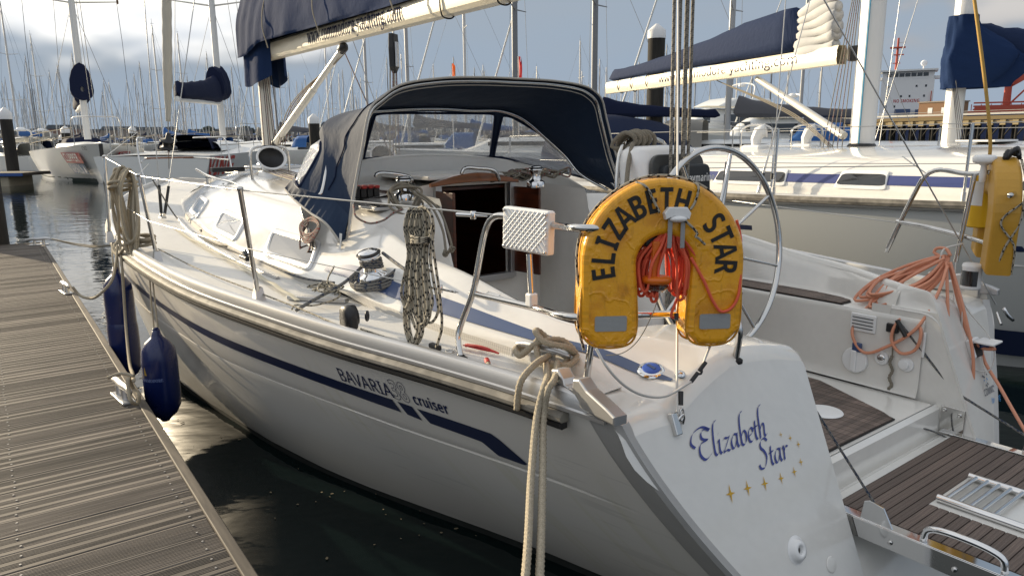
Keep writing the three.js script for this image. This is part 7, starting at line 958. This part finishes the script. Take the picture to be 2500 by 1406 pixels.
// pontoons
{
  const p = (q, label, turn, L) => { const t = thing('floating_pontoon', label, 'pontoon', null, [q[0], 0, q[2]], turn); part('walkway', box(2, .14, L, 0, .52, 0, .02), std({ color: rgb(.30, .28, .25), map: again(plankTex[0], .5, .5), roughness: .8 }), t); for (let k = 0; k < L / 3; k++) part('float', box(1.7, .5, 1.9, 0, .2, -L / 2 + 1.2 + k * 3, .06), std({ color: rgb(.36, .32, .24), roughness: .8 }), t); for (const x of [-1.0, 1.0]) part('fender_strip', box(.06, .12, L, x, .50, 0, .02), phy({ color: rgb(.02, .07, .25), roughness: .6 }), t); };
  p([0.756,0.228,-40.321], 'finger pontoon with blue edging beside the white-capped pile', 0.955, 2.9); p([7.336,0.44,-43.221], 'short pontoon end between the two racing yachts', 0.955, 2.4);
  p([11.077,0.834,-79.447], 'long pontoon behind the bow-on racing yacht', 1.6, 40);
}
// motor cruisers right of centre and at the left edge
function motor(w, turn, L, label) {
  const t = thing('motor_cruiser', label, 'motor boat', null, [w[0], 0, w[2]], turn), rows = hullRows(L, L * .29, L * .11, { n: 18, rise: .35, stern: .95, knuckle: 1.1 }); part('hull', loft(rows), farGel, t); part('transom', endCap(rows[18]), farGel, t); part('deck', deckGeo(rows, .04), farGel, t); const f = L * .11; const cab = part('saloon', trunkGeo(-L * .22, L * .28, L * .05, L * .12, f, L * .10, L * .03, 10), farGel, t); for (const s of [-1, 1]) part('saloon_window', box(.03, L * .045, L * .30, s * L * .117, f + L * .052, L * .08, .01), M.darkGlass, cab); part('windscreen', box(L * .16, L * .045, .05, 0, f + L * .062, -L * .115).rotateX(0), M.darkGlass, cab); part('flybridge', trunkGeo(-L * .06, L * .24, L * .08, L * .10, f + L * .11, L * .035, .1, 6), farGel, t); part('radar_arch', cord([[-L * .08, f + L * .13, L * .14], [-L * .07, f + L * .20, L * .16], [L * .07, f + L * .20, L * .16], [L * .08, f + L * .13, L * .14]], .06, { rad: 8 }), M.white, t); part('radar_dome', lathe([[0, 0], [.3, 0], [.32, .1], [.2, .25], [0, .28]], 18).translate(0, f + L * .2, L * .16), M.white, t); part('bow_rail', cord(rows.filter((_, i) => i < 10 && i % 3 === 0).map((r) => [r[0][0] * .95, r[0][1] + .6, r[0][2]]), .02, { rad: 6 }), M.steel, t);
}
motor([50.617,1.864,-41.703], 1.5, 19, 'large white motor cruiser with dark windows beyond the mainsheet'); motor([43.428,1.838,-31.777], 1.2, 14, 'white motor cruiser with radar arch behind the second yacht bow'); motor([1.933,0.818,-63.403], .4, 8.5, 'small motor boat with blue canopy beside the left-hand pile'); motor([4.281,0.756,-79.236], .2, 9, 'small white cruiser between the pile and the racing yacht');
// flags
{
  const flag = (w, hgt, wd, ht, m, label, drop) => { const t = thing('flag', label, 'flag', null, [w[0], 0, w[2]], .6); part('staff', bar([0, 1.2, 0], [0, hgt, 0], .02), sparM, t); const rows = []; for (let j = 0; j <= 8; j++) { const r = []; for (let i = 0; i <= 8; i++) { const u = i / 8, v = j / 8; r.push([.02 + wd * u * (1 - .3 * v), hgt - ht * v - drop * u * u, .06 * Math.sin(u * 7 + v * 2)]); } rows.push(r); } const f = part('cloth', loft(rows), m, t); return [t, f]; };
  flag([16.065,4.396,-26.778], 4.85, .22, .5, phy({ color: rgb(.85, .16, .01), roughness: .7, transmission: .3, thickness: 0 }), 'small orange pennant flying above the sprayhood', .05);
  const [t, f] = flag([18.268,4.254,-25.183], 5.1, .30, .75, phy({ color: rgb(.62, .03, .03), roughness: .7, transmission: .25, thickness: 0 }), 'drooping red ensign flying above the sprayhood', .25); part('canton', loft([0, .35].map((v) => [.1, .5].map((u) => [.02 + .3 * u, 5.1 - .75 * v - .25 * u * u - .02, .075 + .06 * Math.sin(u * 7 + v * 2)]))), M.stripe, f);
}
// far shore, town and trees
{
  const band = (D, seed, h0, h1, m, name) => { const rows = [[], []]; for (let i = 0; i <= 160; i++) { const a = lerp(-75, 140, i / 160) * R, h = lerp(h0, h1, fbm(i * .11, seed, 2, 5)); rows[0].push([Math.sin(a) * D, -1, -Math.cos(a) * D]); rows[1].push([Math.sin(a) * (D + 30), h, -Math.cos(a) * (D + 30)]); } const m0 = structure(name, loft(rows), m); };
  band(900, 3, 5, 9, std({ color: rgb(.10, .12, .11), roughness: 1 }), 'far_shore'); band(1500, 8, 12, 26, std({ color: rgb(.10, .12, .11), roughness: 1 }), 'hills');
  const rnd = rng(61), brick = [rgb(.28, .16, .12), rgb(.34, .28, .23), rgb(.22, .20, .19), rgb(.40, .37, .33)].map((c) => std({ color: c, roughness: .9 })), roofM = std({ color: rgb(.11, .13, .15), roughness: .8 });
  for (let i = 0; i < 34; i++) { const px = i < 14 ? -20 + i * 26 : 330 + (i - 14) * 66, D = 420 + 260 * rnd(), az = Math.atan((px - 1250) / 1797), a = 35.3 * R + az, d = D / Math.cos(az), w = 16 + 22 * rnd(), h = 5 + 4 * rnd(), t = thing('waterside_building', i < 14 ? 'low brick waterside building with grey roof behind the left-hand masts' : 'low waterside building glimpsed between the distant masts', 'building', i < 14 ? 'buildings along the left shore' : 'buildings behind the masts', [Math.sin(a) * d, 0, -Math.cos(a) * d], -a); part('wall', box(w, h, 10, 0, h / 2, 0), brick[i % 4], t); part('roof', flat([[-w / 2 - .4, 0], [w / 2 + .4, 0], [w / 2 - 1.5, 2.2], [-w / 2 + 1.5, 2.2]], 10.6).translate(0, h, -5.3), roofM, t); for (let k = 0; k < Math.floor(w / 4); k++) part('window', box(1.4, 1.3, .1, -w / 2 + 2.4 + k * 4, h * .55, 5.03), M.darkGlass, t); }
  const leaf = std({ color: rgb(.05, .065, .05), roughness: 1 }); for (let i = 0; i < 12; i++) { const px = -10 + i * 90 * (i < 5 ? .35 : 1), D = 560, az = Math.atan((px - 1250) / 1797), a = 35.3 * R + az, d = D / Math.cos(az), t = thing('tree', 'dark round tree on the far shore behind the low buildings', 'tree', 'trees on the far shore', [Math.sin(a) * d, 0, -Math.cos(a) * d]); part('trunk', bar([0, 0, 0], [0, 6, 0], .4, .3, 6), std({ color: rgb(.05, .04, .03), roughness: 1 }), t); const q = []; for (let k = 0; k < 160; k++) { const u = rnd() * 6.28, v = Math.acos(2 * rnd() - 1), r = 5.2 * Math.cbrt(.35 + .65 * rnd()); const g = new THREE.TetrahedronGeometry(.9 + .7 * rnd()); g.rotateX(rnd() * 6); g.rotateY(rnd() * 6); q.push(g.translate(Math.sin(v) * Math.cos(u) * r, 8.2 + Math.cos(v) * r * .62, Math.sin(v) * Math.sin(u) * r)); } part('crown', q, leaf, t); }
}
// tanker and jetty on the right
{
  const face = 35.3 * R + Math.atan((2190 - 1250) / 1797), D = 330 / Math.cos(Math.atan((2190 - 1250) / 1797)), o = [Math.sin(face) * D, 0, -Math.cos(face) * D], t = thing('tanker_ship', 'white-bridged tanker with red deck gear lying beyond the timber jetty', 'ship', null, o, -face);
  const wht = phy({ color: rgb(.72, .73, .74), roughness: .5 }), red = std({ color: rgb(.42, .075, .045), roughness: .7 }), dk = M.darkGlass;
  const hullS = loft([[-10, 0], [-10.5, 3], [-11, 8]].map(([x, y]) => [[x, y - 1, -9], [x, y - 1, 9]])); part('hull', flat([[-11, -1], [120, -1], [120, 9], [16, 9], [14, 7.5], [-11, 7.5]], 24, 0).translate(0, 0, -12), phy({ color: rgb(.02, .035, .10), roughness: .5 }), t); part('deck_plating', box(110, 1.4, 22, 68, 9.6, 0), red, t);
  const ac = part('accommodation', box(20, 17.5, 14, 0, 15.5, 0), wht, t); for (const [y, xs] of [[21.3, [-7.2, 3.5, 7]], [17.2, [-7.2, -2, 1.2, 6.6]], [13, [-7.6, -4.2, 6.4]]]) for (const x of xs) part('porthole', box(.7, .9, .1, x, y, 7.03), dk, ac);
  const br = part('bridge', flat([[-9.5, 0], [9.5, 0], [10, 3.2], [-10, 3.2]], 10).translate(0, 24.2, -3), wht, t); for (let k = 0; k < 7; k++) part('bridge_window', box(1.9, 1.5, .1, -6.9 + k * 2.25, 26, 7.05), dk, br); part('bridge_roof', box(22, .7, 13, 0, 27.8, 2), wht, br); for (const s of [-1, 1]) part('bridge_wing', box(6.5, 1.3, 3, s * 13, 24.7, 4, .1), wht, br);
  const tw = textWidth('NO SMOKING', 1.3, 'bold'); part('lettering', lettering('NO SMOKING', 1.35, (x, y) => [-4.9 + x, 14.6 + y, 7.04], 'bold', 9.6 / tw), std({ color: rgb(.42, .05, .05), roughness: .6 }), ac);
  const ma = part('signal_mast', [bar([-5, 28, 0], [-5, 42, 0], .55, .4, 8), box(6, .5, 2.5, -5, 38, 0), box(4, .4, 1.4, -4.4, 35, 0), box(3, .3, 1, -5, 31.5, 0)], red, t); part('radar', box(3.2, .25, .3, -3.4, 40, 0), wht, ma); part('sat_dome', new THREE.SphereGeometry(1.3, 16, 12).translate(5.6, 31, 0), wht, t); part('dome_post', bar([5.6, 28, 0], [5.6, 30, 0], .3, .3, 8), wht, t); part('blue_crane', [box(6, 2, 2, -1, 10.8, 9), box(1.5, 5, 2, 4.5, 9, 9)], M.stripe, t); part('funnel_boom', bar([9.2, 8, 8], [9.2, 19, 8], .25, .2, 6), red, t);
  const cr = part('deck_crane', [bar([37, 9, 0], [37, 21, 0], 1.5, 1.3, 12), box(3.4, 3, 3.4, 37, 22.5, 0)], red, t); part('crane_jib', flat([[35.5, 21.5], [42, 25], [72, 24.4], [72, 23], [43, 23], [37.5, 19.5]], 1.4).translate(0, 0, -.7), red, cr); part('crane_stay', bar([38, 13, 0], [46, 22.5, 0], .4, .4, 6), red, cr);
  part('manifold_house', [box(7, 8, 6, 55, 14, 2), box(4.4, 4, 4, 55, 20, 2)], red, t); for (const x of [43, 47]) part('derrick_post', bar([x, 9, 4], [x, 18.5, 4], .35, .35, 6), red, t); for (let k = 0; k < 9; k++) part('deck_pipe', box(70, .5, .5, 60, 11 + (k % 3) * 1.3, 5 + k * .5), red, t); for (let k = 0; k < 20; k++) part('rail_post', bar([24 + k * 3.4, 10, 11], [24 + k * 3.4, 13, 11], .15, .15, 5), red, t); part('monitor_tower', [bar([17.5, 9, 6], [17.5, 17, 6], .6, .6, 8), box(5, .7, 3, 17.5, 17, 6), box(3.4, 1, 1.4, 17.3, 18, 6)], red, t); part('bulwark', box(90, 3.2, .6, 70, 10.6, 11.6), red, t);
  // jetty
  const a0 = [263.913,6.399,-189.52], a1 = [255.208,4.162,-82.546], dx = a1[0] - a0[0], dz = a1[2] - a0[2], L = Math.hypot(dx, dz), j = thing('jetty', 'long timber and concrete jetty on dark piles in front of the tanker', 'jetty', null, [(a0[0] + a1[0]) / 2, 0, (a0[2] + a1[2]) / 2], Math.atan2(-dz, dx)); const tim = std({ color: rgb(.20, .15, .075), roughness: .9 }), dkT = std({ color: rgb(.028, .026, .022), roughness: .95 });
  part('deck', box(L, 1.1, 9, 0, 6.2, 0), tim, j); part('fascia', box(L, .9, .3, 0, 4.9, 4.6), std({ color: rgb(.27, .20, .10), roughness: .9 }), j); for (let k = 0; k < 30; k++) { const x = -L / 2 + (k + .5) * L / 30; part('pile', bar([x, -1, 4.2], [x, 5.6, 4.2], .35, .35, 7), dkT, j); part('cap_block', box(1.6, 1.5, .5, x, 4.7, 4.9), std({ color: rgb(.34, .27, .15), roughness: .9 }), j); for (const q of [1.5, -1, -3.6]) part('pile', bar([x + 1 + q * .3, -1, q], [x + 1 + q * .3, 5.6, q], .4, .4, 6), dkT, j); part('brace', bar([x, .3, 4.2], [x + L / 30, 5.4, 4.2], .22, .22, 5), dkT, j); } part('pipe_run', [box(L, .5, .5, 0, 7.4, 2), box(L, .4, .4, 0, 7.3, 3.2)], std({ color: rgb(.5, .5, .48), roughness: .5, metalness: .4 }), j); part('hand_rail', [box(L, .12, .12, 0, 8.3, 4.4), box(L, .1, .1, 0, 7.7, 4.4)], std({ color: rgb(.4, .4, .38), roughness: .6 }), j);  // inner pile rows added to darken the space under the deck
  const h = thing('jetty_hut', 'brown brick hut standing on the jetty beside the third yacht mast', 'building', null, [0, 0, 0]); const hw = [262.191,4.987,-121.589]; h.position.set(hw[0], 6.6, hw[2]); h.rotation.y = Math.atan2(-dz, dx); part('wall', box(13, 5, 6, 0, 2.5, 0), std({ color: rgb(.24, .14, .08), roughness: .9 }), h); part('flat_roof', box(13.6, .4, 6.6, 0, 5.2, 0), std({ color: rgb(.3, .25, .2), roughness: .9 }), h); for (const x of [-2.5, 2, 5]) part('window', box(1.5, 1.8, .1, x, 2.4, 3.03), M.white, h);
}

// motor cruiser added out of frame to port to shade the near pontoon planks
motor([-5.2, 0, -11.7], 0, 15, 'unseen white motor cruiser added across the timber pontoon to shade its near planks');

// flecks of weed and scum afloat between hull and pontoon
{
  const rnd = rng(9), q = []; for (let i = 0; i < 70; i++) { const t = rnd(), c = [[1.25, -3.6], [1.6, -2.9], [.95, -7.2], [1.0, -5.2]][i % 4], g = new THREE.CircleGeometry(.003 + .008 * rnd() * rnd(), 5).rotateX(-Math.PI / 2).scale(1 + rnd(), 1, 1).rotateY(rnd() * 6); q.push(g.translate(c[0] + (rnd() + rnd() - 1) * .5, .006, c[1] + (rnd() + rnd() - 1) * .7)); }
  const m = solo('floating_flecks', 'scattered flecks of weed floating between the hull and the pontoon', 'flotsam', q, std({ color: rgb(.20, .16, .10), roughness: .9 })); m.userData.kind = 'stuff';
}

scene.traverse((o) => { if (o.isMesh) { o.castShadow = true; o.receiveShadow = true; } });
renderer.render(scene, camera);
